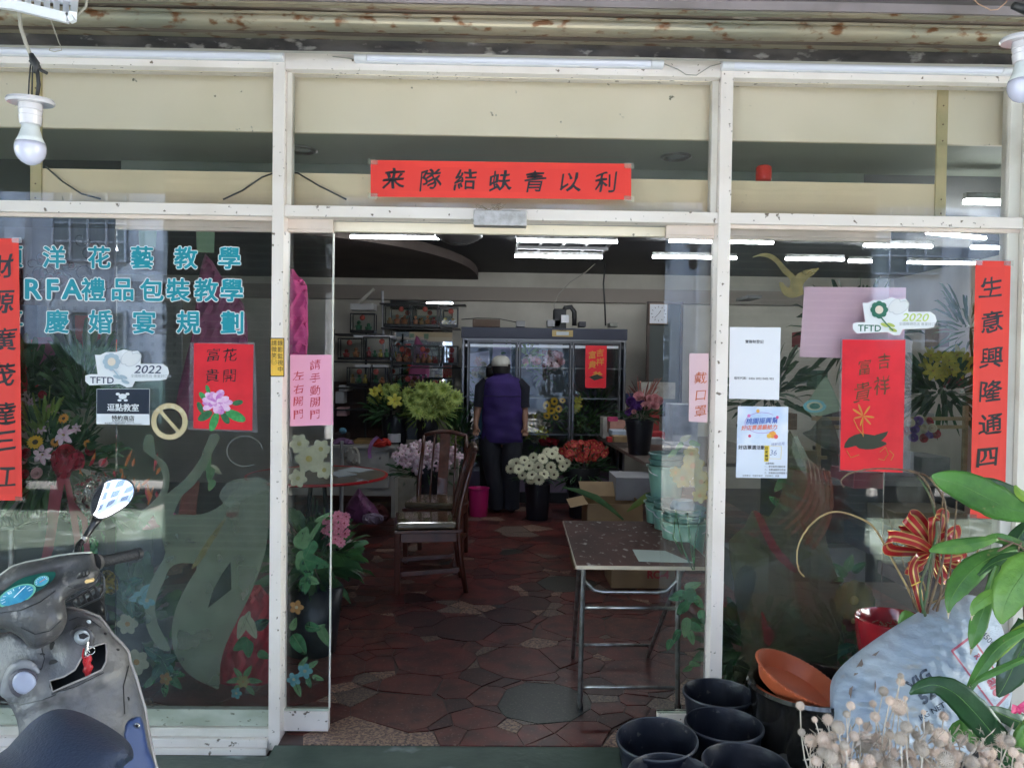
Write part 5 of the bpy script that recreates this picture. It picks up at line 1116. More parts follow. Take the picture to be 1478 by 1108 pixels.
def interp(L, n):
    out = []; m_ = len(L)
    for i in range(m_-1):
        p0 = L[max(i-1, 0)]; p1 = L[i]; p2 = L[i+1]; p3 = L[min(i+2, m_-1)]
        for k in range(n):
            t = k/n; t2 = t*t; t3 = t2*t
            out.append(tuple(.5*((2*p1[a])+(-p0[a]+p2[a])*t+(2*p0[a]-5*p1[a]+4*p2[a]-p3[a])*t2+(-p0[a]+3*p1[a]-3*p2[a]+p3[a])*t3) for a in range(len(p1))))
    return out+[tuple(L[-1])]
def pleaf(par, L, m_, fold=.25, tip=False, tw=0):
    """big leaf: spine points (px, py, depth, half-width in px)"""
    L = interp(L, 5); sp = [W(a, b_, c_) for a, b_, c_, d_ in L]; ws = [max(.0006, d_*mpp(c_)) for a, b_, c_, d_ in L]; n = len(L)
    side = []
    for i in range(n):
        d = (sp[min(i+1, n-1)]-sp[max(i-1, 0)]).normalized(); v = (sp[i]-CAM).normalized(); s_ = d.cross(v)
        s_ = (s_*math.cos(tw)+v*math.sin(tw)) if s_.length > 1e-4 else Vector((1, 0, 0)); side.append(s_.normalized())
    rr = random.Random(int(L[0][0])); ws = [w_*(1+rr.uniform(-.04, .04)) for w_ in ws]
    o = MB().strip(sp, ws, side, fold=fold, nw=4).build('leaf', m_, par, smooth=True)
    md = o.modifiers.new('solid', 'SOLIDIFY'); md.thickness = .0008
    MB().tube([p+Vector((0, -.0012, 0)) for p in sp[:-1]], [max(.0005, .0022*(1-i/n)) for i in range(n-1)], 5).build('midrib', gl2 if m_ is not gl2 else gl4, o) if False else None
    b = MB(); b.tube([p-((p-CAM).normalized())*.0014 for p in sp[1:-1]], [max(.0004, .0016*(i/n)+.0003) for i in range(1, n-1)], 4); b.build('midrib', gl2, o)
    if tip:
        q = [sp[0], sp[0]+(sp[0]-sp[2])*.8+Vector((0, 0, -.008))]
        MB().strip([sp[1], sp[0], q[1]], [ws[2]*.9, ws[2]*.5, .0008], side[0], nw=1).build('dry_tip', dry, o)
    return o
pl = thing('broad_leaf_plant', 'tall plant with broad glossy green leaves at the right edge', 'plant', (1.75, -.75, -.055))
for L, m_, k in (
    ([(1345, 686, -.75, 2), (1362, 692, -.76, 14), (1392, 702, -.77, 22), (1425, 718, -.78, 25), (1455, 732, -.79, 22), (1490, 742, -.8, 12), (1520, 745, -.8, 4)], gl1, {}),
    ([(1378, 700, -.70, 3), (1420, 700, -.70, 12), (1470, 722, -.70, 16), (1510, 750, -.70, 8)], gl3, {}),
    ([(1341, 795, -.80, 1.5), (1358, 791, -.80, 8), (1385, 788, -.80, 11), (1412, 783, -.8, 9), (1440, 776, -.8, 4)], gl2, {}),
    ([(1415, 781, -.78, 3), (1440, 776, -.78, 7), (1470, 786, -.78, 8), (1500, 795, -.78, 4)], gl1, {}),
    ([(1369, 884, -.84, 1.5), (1372, 866, -.84, 8), (1386, 842, -.83, 16), (1408, 818, -.82, 17), (1436, 802, -.81, 12), (1470, 792, -.8, 5)], gl1, dict(tip=True)),
    ([(1446, 900, -.95, 2), (1447, 886, -.95, 12), (1455, 862, -.95, 22), (1468, 840, -.95, 26), (1486, 820, -.95, 26), (1520, 800, -.95, 12)], gl2, {}),
    ([(1402, 936, -.88, 1.5), (1407, 918, -.88, 9), (1414, 895, -.87, 12), (1424, 868, -.86, 8), (1432, 838, -.85, 5), (1440, 815, -.85, 3)], gl1, dict(tip=True)),
    ([(1403, 888, -.90, 1.5), (1408, 875, -.90, 7), (1424, 862, -.9, 9), (1444, 852, -.9, 6), (1460, 850, -.9, 3)], gl2, dict(tip=True)),
    ([(1412, 830, -.84, 2), (1430, 815, -.84, 5), (1450, 806, -.84, 8), (1480, 800, -.84, 4)], gl3, {}),
    ([(1425, 850, -.80, 2), (1433, 830, -.80, 6), (1440, 812, -.80, 9), (1455, 795, -.80, 6)], gl3, {}),
    ([(1392, 1010, -1.0, 1.2), (1398, 996, -1.0, 4), (1410, 975, -.99, 7), (1428, 948, -.98, 9), (1452, 925, -.97, 9), (1490, 905, -.96, 5)], gl1, dict(tip=True)),
    ([(1424, 968, -.96, 1.2), (1432, 952, -.96, 5), (1446, 935, -.96, 8), (1468, 915, -.95, 8), (1500, 890, -.95, 4)], gl4, dict(tip=True)),
    ([(1400, 990, -1.0, 1), (1418, 978, -1.0, 4), (1445, 965, -1.0, 5), (1490, 945, -1.0, 4)], gl1, dict(tip=True)),
    ([(1440, 1005, -.90, 2), (1452, 985, -.90, 14), (1468, 950, -.9, 24), (1490, 900, -.9, 18)], gl3, {}),
    ([(1465, 700, -.85, 1.5), (1472, 712, -.85, 6), (1490, 722, -.85, 8), (1510, 730, -.85, 4)], gl4, {}),
    ([(1462, 850, -.7, 2), (1458, 815, -.7, 12), (1468, 780, -.7, 14), (1490, 750, -.7, 6)], gl3, {})):
    pleaf(pl, L, m_, **k)
b = MB()
b.tube([W(1500, 1150, -.8), W(1490, 1000, -.82), (W(1482, 880, -.8)), W(1488, 760, -.8), W(1500, 680, -.8)], [.014, .013, .011, .009, .006], 8); b.build('stem', stemw, pl, smooth=True)
b = MB()
for L in ([(1440, 776), (1470, 786), (1486, 800)], [(1474, 782), (1464, 810), (1476, 835)], [(1404, 835), (1432, 800), (1462, 782)], [(1452, 806), (1474, 796), (1488, 800)]):
    b2 = MB(); b2.tube([W(x, y, -.80) for x, y in L], [.003, .0035, .004], 6); b2.build('leaf_stalk', stemw, pl, smooth=True)
# low dark leaf plant (cactus-flower) beside the sack
p2 = thing('strap_leaf_plant', 'low plant with long dark strap leaves beside the dried flowers', 'plant', (1.45, -1.0, -.055))
for L, m_ in (([(1313, 1001, -1.02, 1.5), (1326, 993, -1.03, 8), (1350, 988, -1.04, 12), (1378, 1000, -1.05, 19), (1405, 1026, -1.06, 22), (1432, 1058, -1.07, 20), (1458, 1095, -1.08, 12), (1478, 1130, -1.08, 6)], gl3),
              ([(1365, 1070, -1.0, 2), (1390, 1055, -1.0, 16), (1425, 1062, -1.0, 20), (1470, 1085, -1.0, 12)], gl1),
              ([(1448, 1110, -1.05, 3), (1458, 1092, -1.05, 12), (1475, 1080, -1.05, 16), (1510, 1075, -1.05, 10)], gl1),
              ([(1420, 1020, -1.0, 2), (1445, 1030, -1.0, 10), (1480, 1045, -1.0, 14)], gl3)):
    pleaf(p2, L, m_)
b = MB(); b.tube([W(1500, 1160, -1.05), W(1480, 1120, -1.05), W(1450, 1100, -1.05)], .012, 7); b.build('stem', gl3, p2)
b = MB(); inflate(b, [(1461, 1065), (1466, 1050), (1480, 1036), (1490, 1045), (1490, 1080), (1466, 1080)], -1.10, bulge=.02, rad=12, step=5, back=.01, backbulge=.02); b.build('bud_leaf', gl2, p2, smooth='auto')
for k in range(7):
    a = -2.4+k*.45; c = W(1470, 1020, -1.08); L = .035
    MB().strip([c, c+Vector((math.cos(a)*L*.6, -.01, math.sin(a)*L*.4+.012)), c+Vector((math.cos(a)*L, -.012+.01*math.sin(k), math.sin(a)*L*.7+.006))], [.004, .011, .003], Vector((-math.sin(a), 0, math.cos(a))), nw=2, fold=.3).build('petal', mat('hot_pink_petal', (.62, .03, .14), .5, col2=(.7, .12, .24), nscale=40), p2, smooth=True)
# cane orchid stems with ribbon in the red pot
orc = thing('twig_arrangement', 'arching bare orchid canes tied with a red and gold ribbon', 'plant', (W(1300, 880, -.3)))
twg = mat('cane_brown', (.20, .14, .08), .6, col2=(.10, .06, .05), nscale=40); twy = mat('cane_straw', (.45, .33, .16), .6, col2=(.3, .2, .1), nscale=30); twgn = mat('cane_green', (.06, .12, .05), .5, col2=(.12, .10, .06), nscale=25)
canes = [([(1328, 885), (1308, 845), (1284, 800), (1262, 762), (1240, 747), (1215, 739), (1195, 740), (1172, 755), (1156, 778), (1150, 800), (1153, 822), (1161, 832)], twy, .0035),
    ([(1334, 885), (1342, 845), (1349, 800), (1354, 765), (1350, 735), (1342, 705), (1328, 686), (1304, 678), (1270, 676), (1240, 679), (1222, 685), (1214, 694), (1218, 703)], twg, .0035),
    ([(1332, 885), (1338, 850), (1346, 800), (1352, 760), (1345, 725), (1334, 700), (1324, 688)], twgn, .0042),
    ([(1338, 885), (1352, 840), (1364, 790), (1366, 745), (1360, 715), (1342, 690), (1325, 682), (1312, 678)], twg, .004),
    ([(1346, 880), (1364, 848), (1374, 800), (1380, 740), (1381, 722)], twg, .003), ([(1340, 870), (1362, 862), (1384, 838), (1404, 808), (1416, 786)], twy, .0035),
    ([(1336, 890), (1328, 850), (1340, 810), (1350, 780)], twgn, .0045), ([(1320, 880), (1306, 820), (1292, 775), (1280, 740)], twg, .0016), ([(1352, 886), (1360, 840), (1356, 790), (1362, 700)], twg, .0035), ([(1330, 875), (1338, 862), (1334, 845), (1328, 830)], twy, .003)]
rs = random.Random(21)
for L, m_, r_ in canes:
    dz_ = -.49 if m_ is not twy else -.36; pts = interp([(x, y, dz_ if 1325 < x < 1400 else -.40) for x, y in L], 4); P = [W(*q)+Vector((0, rs.uniform(-.002, .002), 0)) for q in pts]
    r_ *= 1.25; b = MB(); b.tube(P, [r_*(1-.45*i/len(P)) for i in range(len(P))], 7)
    for i in range(3, len(P)-1, 4):
        d = Vector((rs.uniform(-1, 1), -.4, rs.uniform(-.2, 1))).normalized(); b.tube([P[i], P[i]+d*.008], [.0022, .0008], 5)
    b.build('cane', m_, orc, smooth=True)
rib = mat('red_ribbon', (.34, .008, .014), .28, col2=(.34, .01, .015), nscale=30, coat=.4); gold2 = mat('gold_ribbon', (.62, .42, .16), .3, .6)
def loopr(c0, pts, w0, nm='ribbon_loop'):
    P = [W(x, y, d) for x, y, d in interp(pts, 5)]; n = len(P)
    sd = Vector((.25, -.35, 1)) if nm == 'ribbon_loop' else Vector((1, .3, .1))
    ws = [w0*(.35+.65*math.sin(math.pi*min(1, max(.02, i/(n-1)))))**.6 for i in range(n)]
    o = MB().strip(P, ws, [sd]*n, nw=2).build(nm, rib, orc, smooth=True)
    for e, wd in ((.95, .06), (-.95, .06), (.0, .17)):
        Q = []; n_ = len(P)
        for i, p in enumerate(P):
            d = (P[min(i+1, n_-1)]-P[max(i-1, 0)]).normalized(); s_ = (sd-d*sd.dot(d)).normalized(); Q.append(p+s_*ws[i]*e-(p-CAM).normalized()*.0012)
        MB().strip(Q, [w*wd for w in ws], [sd]*n, nw=1).build('gold_stripe', gold2, o, smooth=True)
for pts in ([(1345, 795, -.42), (1320, 780, -.50), (1278, 772, -.52), (1276, 792, -.46), (1310, 796, -.42), (1343, 797, -.42)], [(1345, 793, -.42), (1325, 765, -.48), (1305, 742, -.50), (1318, 740, -.44), (1335, 760, -.42), (1347, 792, -.42)],
    [(1346, 793, -.42), (1346, 760, -.48), (1352, 738, -.50), (1366, 742, -.46), (1360, 768, -.42), (1348, 794, -.42)], [(1348, 795, -.42), (1368, 772, -.46), (1382, 762, -.46), (1382, 782, -.42), (1350, 797, -.42)],
    [(1345, 793, -.42), (1318, 770, -.38), (1296, 764, -.38), (1300, 776, -.36), (1343, 796, -.40)], [(1347, 797, -.42), (1365, 806, -.46), (1392, 802, -.44), (1384, 816, -.42), (1350, 802, -.42)],
    [(1346, 799, -.42), (1330, 815, -.46), (1305, 822, -.42), (1318, 806, -.40), (1343, 799, -.42)], [(1348, 799, -.42), (1358, 830, -.44), (1368, 840, -.42), (1364, 815, -.40), (1349, 800, -.42)]):
    loopr(None, [(1346+(x-1346)*.9, 796+(y-796)*.92, d) for x, y, d in pts], .024)
for pts in ([(1343, 797, -.43), (1326, 805, -.46), (1318, 822, -.46), (1324, 850, -.46), (1332, 885, -.45)], [(1349, 800, -.43), (1356, 820, -.43), (1372, 845, -.42)]):
    loopr(None, pts, .022, 'ribbon_tail')
b = MB(); b.tube([W(1315, 845, -.49), W(1322, 842, -.495), W(1330, 838, -.49)], .0022, 5); b.build('yellow_tie', mat('yellow_tie', (.75, .45, .05), .4), orc)
b = MB(); inflate(b, [(1296, 905), (1298, 888), (1306, 880), (1318, 884), (1326, 892), (1318, 910), (1304, 912)], -.42, bulge=.008, rad=10, step=4, back=.002); b.build('round_leaf', gl2, orc, smooth='auto')
# dried globe flowers
dfp = thing('dried_globe_flowers', 'clump of dried spiky globe flower heads at the bottom right', 'dried flowers', (1.15, -1.3, -.055))
sm = mat('dried_seed_head', (.68, .55, .45), .9, col2=(.50, .37, .29), nscale=90, bias=(.4, .6)); sm2 = mat('dried_pale_stem', (.58, .52, .45), .8, col2=(.45, .38, .30), nscale=40); sm3 = mat('dried_seed_grey', (.42, .36, .30), .9, col2=(.32, .26, .21), nscale=90, bias=(.4, .6))
def head_mesh(nm, m_, seed, core=.76, spn=220):
    b = MB(); b.ball((0, 0, 0), core, 12, 8); rs = random.Random(seed)
    for i in range(spn):
        z = 1-2*(i+.5)/spn; a = i*2.39996; r_ = math.sqrt(1-z*z); d = Vector((r_*math.cos(a), r_*math.sin(a), z)); L = rs.uniform(.92, 1.08)
        o_ = d.orthogonal().normalized()*.042; q = d.cross(o_.normalized())*.042
        p = d*core*.95; b.add([p+o_, p-o_*.5+q, p-o_*.5-q, d*L], [(0, 1, 3), (1, 2, 3), (2, 0, 3)])
    o = b.build(nm, m_, at=(0, 0, 0)); COL.objects.unlink(o); return o.data
hm = [head_mesh('seed_head', sm, 1), head_mesh('seed_head', sm3, 2, .76), head_mesh('seed_head', sm, 3, .66, 200)]
rs = random.Random(44)
heads = [(1155, 1018, 7), (1157, 1056, 6), (1195, 1038, 9), (1189, 1067, 12), (1210, 1049, 11), (1192, 1080, 11), (1215, 1093, 9), (1245, 1074, 14), (1276, 1073, 13), (1228, 1018, 7), (1222, 1030, 6), (1252, 1049, 8), (1263, 1034, 8), (1275, 997, 8), (1285, 997+14, 8), (1300, 983, 7), (1300, 975, 5), (1307, 1007, 4), (1298, 1020, 13), (1308, 1049, 10), (1281, 1045, 5), (1333, 1027, 4), (1339, 1050, 10), (1362, 1033, 8), (1358, 1062, 13), (1329, 1077, 12), (1371, 1078, 8), (1389, 1067, 9), (1401, 1078, 7), (1414, 1077, 8), (1429, 1086, 10), (1365, 1096, 14), (1312, 1088, 11), (1342, 1103, 10), (1303, 1102, 9), (1255, 1098, 11), (1232, 1104, 9), (1402, 1100, 12), (1433, 1104, 9), (1470, 1104, 7), (1205, 1104, 10), (1178, 1050+48, 9), (1268, 1100, 8), (1322, 1060, 7), (1345, 1085, 7), (1291, 1086, 8), (1385, 1090, 8), (1176, 1038, 5), (1233, 1062, 8), (1219, 1075, 8), (1320, 1100, 8), (1418, 1100, 8), (1285, 1060, 7), (1260, 1015, 6), (1240, 1040, 6)]
for k in range(60): heads.append((rs.uniform(1165, 1475), rs.uniform(1062, 1150), rs.uniform(8, 12)))
roots = W(1310, 1330, -1.2)
for i, (x, y, r_) in enumerate(heads):
    d = -1.30-rs.uniform(-.10, .10)-(y-1060)*.001; p = W(x, y, d)
    o = bpy.data.objects.new('seed_head', hm[i % 3]); COL.objects.link(o); o.parent = dfp; o.location = p-worldloc(dfp); o.scale = (r_*mpp(d)*1.05,)*3; o.rotation_euler = (rs.uniform(0, 6), rs.uniform(0, 6), 0)
    base = Vector((p.x*.85+roots.x*.15+rs.uniform(-.05, .05), p.y+rs.uniform(-.03, .05), p.z-.30)); mid = (p+base)/2+Vector((rs.uniform(-.02, .02), .01, 0))
    b = MB(); b.tube([p, p+(mid-p)*.5+Vector((rs.uniform(-.006, .006), 0, 0)), mid, base], [.0016, .0018, .002, .0025], 5); b.build('stalk', sm2, dfp)
b = MB()
for k in range(420):       # withered leaves and side shoots
    x = rs.uniform(1165, 1465); y = rs.uniform(1050, 1140)+abs(x-1310)*.05; d = -1.27-rs.uniform(-.1, .1); p = W(x, y, d); q = p+Vector((rs.uniform(-.03, .03), rs.uniform(-.02, .02), rs.uniform(-.01, .04)))
    b.strip([p, (p+q)/2+Vector((.004, 0, .003)), q], [.0012, .003, .0006], Vector((rs.uniform(-1, 1), rs.uniform(-1, 1), rs.uniform(-1, 1))), nw=1)
b.build('withered_leaves', sm3, dfp, kind='stuff')
MB().lathe([(.0001, 0), (.15, 0), (.2, .25), (.21, .26), (.2, .262), (.0001, .24)], (W(1300, 1300, -1.3).x, -1.3, -.055), 28).build('tub', potm, label='dark tub the dried globe flowers grow from', cat='planter')
bgp = mat('grey_stone_pot', (.10, .095, .09), .5, col2=(.06, .055, .05), nscale=8)
c = G(1160, 1110, .2); MB().lathe([(.0001, 0), (.08, 0), (.1, .25), (.105, .262), (.095, .262), (.09, .22), (.0001, .21)], (c.x, c.y, -.055), 28).build('stone_pot', bgp, smooth='auto', label='dark grey pot mostly hidden behind the dried flower heads', cat='plant pot')
# ground litter by the threshold
rs = random.Random(77); b = MB()
for k in range(60):
    x = rs.uniform(-.9, .9); y = rs.uniform(-.45, -.06); s_ = rs.uniform(.002, .006); b.ball((x, y, -.053), s_, 5, 3, (1, 1, .3))
b.build('litter', mat('litter', (.55, .55, .5), .9), kind='stuff', label='white specks on the green pavement', cat='litter')
# ================================================================ flowers: shared blossom meshes
def keep(b, nm, mats_):
    o = b.build(nm, mats_, at=(0, 0, 0), smooth=True); me = o.data; bpy.data.objects.remove(o); return me
def blossom(nm, n, L, w_, rise, curl, mp, mc, rc=.18, hc=.08, rows=1, tip=.25):
    b = MB(); rs = random.Random(len(nm)+n)
    for r_ in range(rows):
        for k in range(n):
            a = 2*math.pi*(k+.5*r_)/n+rs.uniform(-.06, .06); d = Vector((math.cos(a), math.sin(a), 0)); s_ = Vector((-d.y, d.x, 0)); f = 1-.22*r_
            sp = [d*(L*f*t)+Vector((0, 0, .03*r_+rise*(1-.2*r_+.3*r_)*math.sin(t*1.6)-curl*t*t*t+rs.uniform(-.01, .01))) for t in (.05, .3, .6, .85, 1)]
            b.strip(sp, [w_*.35, w_*.85, w_, w_*.7, w_*tip], s_, nw=1, fold=.15)
    b.mi = 1
    b.lathe([(rc, 0), (rc*1.05, hc*.6), (rc*.6, hc), (.0001, hc*1.1)], (0, 0, .02), 10)
    return keep(b, nm, [mp, mc])
def rose_mesh(nm, m1, m2):
    b = MB(); rs = random.Random(3)
    for ring, (n, r_, h, w_) in enumerate(((5, .95, .45, .55), (5, .75, .62, .5), (4, .5, .72, .42), (3, .28, .78, .3))):
        for k in range(n):
            a = 2*math.pi*(k+.5*ring)/n; d = Vector((math.cos(a), math.sin(a), 0)); s_ = Vector((-d.y, d.x, 0))
            b.mi = ring % 2; b.strip([d*.1, d*r_*.75+Vector((0, 0, h*.35)), d*r_*.9+Vector((0, 0, h*.8)), d*r_*1.0+Vector((0, 0, h))], [.2, w_, w_*1.05, w_*.6], s_, nw=1, fold=-.25)
    return keep(b, nm, [m1, m2])
def M2(n, c, c2, ns=40): return mat(n, c, .55, col2=c2, nscale=ns)
yc = M2('flower_eye_dark', (.03, .02, .015), (.08, .05, .02))
lily_p = blossom('lily', 6, 1, .26, .35, .45, M2('lily_pink', (.62, .36, .46), (.72, .58, .62), 4), M2('anther', (.35, .2, .05), (.4, .3, .1)), .08, .25)
lily_w = blossom('lily_white', 6, 1, .27, .35, .45, M2('lily_white_petal', (.72, .62, .66), (.62, .38, .48), 3), M2('anther', (.35, .2, .05), (.4, .3, .1)), .08, .25)
lily_y = blossom('lily_yellow', 6, 1, .26, .5, .30, M2('lily_yellow_petal', (.58, .50, .06), (.42, .44, .07), 4), M2('anther', (.35, .2, .05), (.4, .3, .1)), .08, .25)
gerb = blossom('gerbera', 18, 1, .15, .12, .05, M2('gerbera_cream', (.62, .60, .42), (.52, .52, .34)), yc, .24, .10, rows=2)
sunf = blossom('sunflower', 16, 1, .17, .10, .04, M2('sunflower_yellow', (.75, .48, .02), (.70, .36, .02)), yc, .34, .12, rows=2)
sunf2 = blossom('orange_daisy', 14, 1, .17, .10, .04, M2('orange_petal', (.70, .22, .03), (.72, .38, .04)), yc, .3, .12, rows=2)
mumr = blossom('mum_red', 12, 1, .16, .35, .10, M2('mum_red_petal', (.30, .008, .012), (.42, .03, .015), 30), M2('mum_eye', (.5, .25, .04), (.4, .12, .03)), .22, .25, rows=2)
pinkf = blossom('pink_bloom', 8, 1, .32, .30, .10, M2('pink_petal', (.68, .16, .26), (.75, .35, .40), 8), M2('pink_eye', (.35, .03, .08), (.5, .1, .1)), .18, .15, rows=1, tip=.6)
rosep = rose_mesh('rose_pink', M2('rose_pink_petal', (.70, .36, .38), (.78, .52, .50)), M2('rose_pink2', (.66, .28, .32), (.72, .44, .44)))
roser = rose_mesh('rose_red', M2('rose_red_petal', (.38, .012, .03), (.46, .02, .05)), M2('rose_red2', (.30, .01, .025), (.4, .02, .04)))
rosew = rose_mesh('rose_cream', M2('rose_cream_petal', (.62, .55, .42), (.7, .62, .5)), M2('rose_cream2', (.55, .48, .36), (.6, .52, .4)))
rosev = rose_mesh('rose_violet', M2('rose_violet_petal', (.16, .05, .30), (.24, .09, .38)), M2('rose_violet2', (.12, .04, .24), (.2, .07, .32)))
spiky = blossom('spider_leaf_rosette', 14, 1, .085, .75, .45, M2('variegated_leaf', (.36, .42, .10), (.16, .26, .05), 6), M2('variegated_core', (.12, .2, .04), (.2, .3, .06)), .06, .1, rows=2, tip=.1)
fg1 = M2('foliage_dark', (.022, .07, .025), (.045, .12, .035), 12); fg2 = M2('foliage_mid', (.05, .14, .04), (.09, .20, .06), 12); fg3 = M2('foliage_lime', (.16, .26, .05), (.24, .34, .07), 12)
def put(par, me, p, r_, face=None, nm='flower', rs=random):
    o = bpy.data.objects.new(nm, me); COL.objects.link(o); o.parent = par; o.location = p-worldloc(par); o.scale = (r_,)*3
    f = Vector(face) if face else Vector((rs.uniform(-.5, .5), -1, rs.uniform(-.1, .9)))
    q = f.normalized().to_track_quat('Z', 'Y').to_matrix() @ Matrix.Rotation(rs.uniform(0, 6.28), 3, 'Z'); o.rotation_euler = q.to_euler(); return o
def foliage(par, c, rad, n, L, w_, m_, nm='foliage', up=.5, seed=1, lean=(0, 0, 0)):
    """sprays of leaves filling an ellipsoid round c"""
    rs = random.Random(seed); b = MB(); c = Vector(c)
    for k in range(n):
        d = Vector((rs.gauss(0, 1), rs.gauss(0, 1), rs.gauss(0, 1))).normalized(); t = rs.random()**.45
        p = c+Vector((d.x*rad[0]*t, d.y*rad[1]*t, d.z*rad[2]*t)); q = (d+Vector((0, 0, up))+Vector(lean)).normalized(); l = L*rs.uniform(.6, 1.25)
        s_ = q.cross(Vector((rs.gauss(0, 1), rs.gauss(0, 1), rs.gauss(0, 1)))).normalized(); dr = Vector((0, 0, -l*.25))
        b.strip([p, p+q*l*.4, p+q*l*.8+dr*.4, p+q*l+dr], [w_*.3, w_*rs.uniform(.8, 1.1), w_*.6, w_*.05], s_, nw=1, fold=.25)
    return b.build(nm, m_, par, smooth=True, kind='stuff')
def bouquet(nm, label, cat, blooms, me, seed=1, fol=None, grp=None, nme='flower', face=None):
    ys = [b_[2] for b_ in blooms]; xs = [W(*b_[:3]) for b_ in blooms]
    t = thing(nm, label, cat, sum(xs, Vector())/len(xs)+Vector((0, 0, -.25)), grp); rs = random.Random(seed)
    for b_ in blooms:
        m_ = me if not isinstance(me, (list, tuple)) else rs.choice(me)
        put(t, m_, W(*b_[:3]), b_[3]*mpp(b_[2]), face, nme, rs)
    for f in fol or []: foliage(t, *f[:-1], seed=seed+3, **f[-1])
    return t
def scatter(n, x0, x1, y0, y1, Y, s0, s1, seed, dy=.12):
    rs = random.Random(seed); out = []
    for k in range(n*20):
        if len(out) >= n: break
        x, y = rs.uniform(-1, 1), rs.uniform(-1, 1)
        if x*x+y*y > 1: continue
        x = (x0+x1)/2+x*(x1-x0)/2; y = (y0+y1)/2+y*(y1-y0)/2; s_ = rs.uniform(s0, s1)
        if all((x-a)**2+(y-b_)**2 > (s_*.9)**2 for a, b_, *_ in out): out.append((x, y, Y+rs.uniform(-dy, dy), s_))
    return out
def bucket(px, ptop, pbot, wtop, Y, m_, lab, nm='flower_bucket', taper=.72, rimw=.006, grp=None, handle=False):
    a = W(px, ptop, Y); z0 = W(px, pbot, Y).z; r_ = wtop/2*mpp(Y); h = a.z-z0
    t = thing(nm, lab, 'bucket', (a.x, a.y, z0), grp)
    MB().lathe([(.0001, 0), (r_*taper, 0), (r_*taper*1.02, .006), (r_*.97, h*.9), (r_*.97, h-.01), (r_, h-.006), (r_+rimw, h-.003), (r_+rimw, h+.004), (r_-.003, h+.004), (r_*.95, h-.01), (r_*taper*.95, .02), (.0001, .02)], (a.x, a.y, z0), 28).build('bowl', m_, t, smooth='auto')
    if handle:
        b = MB(); b.tube([(a.x+(r_+.004)*math.cos(k*math.pi/12), a.y-r_*.25-math.sin(k*math.pi/12)*r_*.55, a.z-.015-.04*math.sin(k*math.pi/12)) for k in range(13)], .0028, 6); b.build('handle', whitep, t, smooth=True)
    return t
# ================================================================ refrigerator at the back
FY = 5.70
fx0, fx1 = W(666, 560, FY).x, W(903, 560, FY).x; fz = W(780, 473.5, FY).z
fr_m = mat('fridge_navy', (.018, .022, .045), .35); alu = mat('brushed_alu', (.22, .225, .24), .32, .85); fin = mat('fridge_liner', (.11, .12, .15), .5, col2=(.07, .08, .11), nscale=3)
fg = thing('flower_refrigerator', 'tall three door glass refrigerator full of flowers at the back', 'refrigerator', ((fx0+fx1)/2, FY+.35, 0))
MB().box(fx0, fx1, FY+.66, FY+.70, .12, fz).build('back_panel', fin, fg)
for a, b_ in ((fx0, fx0+.03), (fx1-.03, fx1)): MB().box(a, b_, FY+.002, FY+.658, .12, fz).build('side_panel', fr_m, fg)
MB().box(fx0-.01, fx1+.01, FY-.01, FY+.70, fz-.125, fz+.002).build('header', fr_m, fg, bevel=.004)
MB().box(fx0, fx1, FY, FY+.7, .0, .119).build('plinth', blackp, fg)
MB().box(fx0+.031, fx1-.031, FY+.05, FY+.655, .121, .40).build('lower_bin', mat('fridge_mauve', (.16, .12, .18), .5), fg)
zt_ = fz-.127
def rectframe(b, x0, x1, z0, z1, y0, y1, w_):
    b.box(x0, x1, y0, y1, z1-w_, z1); b.box(x0, x1, y0, y1, z0, z0+w_); b.box(x0, x0+w_, y0, y1, z0+w_, z1-w_); b.box(x1-w_, x1, y0, y1, z0+w_, z1-w_); return b
rectframe(MB(), fx0+.005, fx1-.005, .36, zt_, FY-.012, FY+.02, .022).build('outer_frame', alu, fg, bevel=.002)
dw = [667.5+a for a in (6, 80, 157, 228)]
fgl = glass_mat('fridge_glass', (.95, .97, .97), film=.008)
for i in range(3):
    x0, x1 = W(dw[i], 560, FY).x+.004, W(dw[i+1], 560, FY).x-.004
    d = rectframe(MB(), x0, x1, .385, zt_-.026, FY-.03, FY-.013, .030).build('fridge_door', mat('door_black', (.03, .03, .035), .3), fg, bevel=.002)
    rectframe(MB(), x0+.006, x1-.006, .391, zt_-.032, FY-.036, FY-.0305, .008).build('trim', alu, d)
    MB().box(x0+.03, x1-.03, FY-.024, FY-.018, .415, zt_-.056).build('glass', fgl, d)
    MB().box(x0+.006 if i else x1-.02, x0+.02 if i else x1-.006, FY-.052, FY-.037, .95, 1.25).build('handle', alu, d)
for z in (.78, 1.2, 1.55): MB().box(fx0+.032, fx1-.032, FY+.06, FY+.64, z, z+.012).build('shelf', mat('wire_shelf', (.30, .31, .33), .4, .5), fg)
MB().box(W(797, 470, FY).x, W(827, 470, FY).x, FY-.018, FY-.0105, fz-.095, fz-.02).build('control_plate', mat('gold_plate', (.38, .28, .12), .35, .4), fg)
MB().box(W(803, 470, FY).x, W(821, 470, FY).x, FY-.021, FY-.0185, fz-.078, fz-.038).build('control_display', mat('pale_display', (.45, .50, .55), .3), fg)
write(MB(), 'FREEZE', W(812, 476.5, FY-.023), .028, bold=.02).build('lettering', ink, fg)
MB().box(fx0+.033, fx1-.033, FY+.20, FY+.24, zt_-.09, zt_-.06).build('lamp', mat('fridge_lamp', (.85, .9, 1), .4, emit=.012), fg)
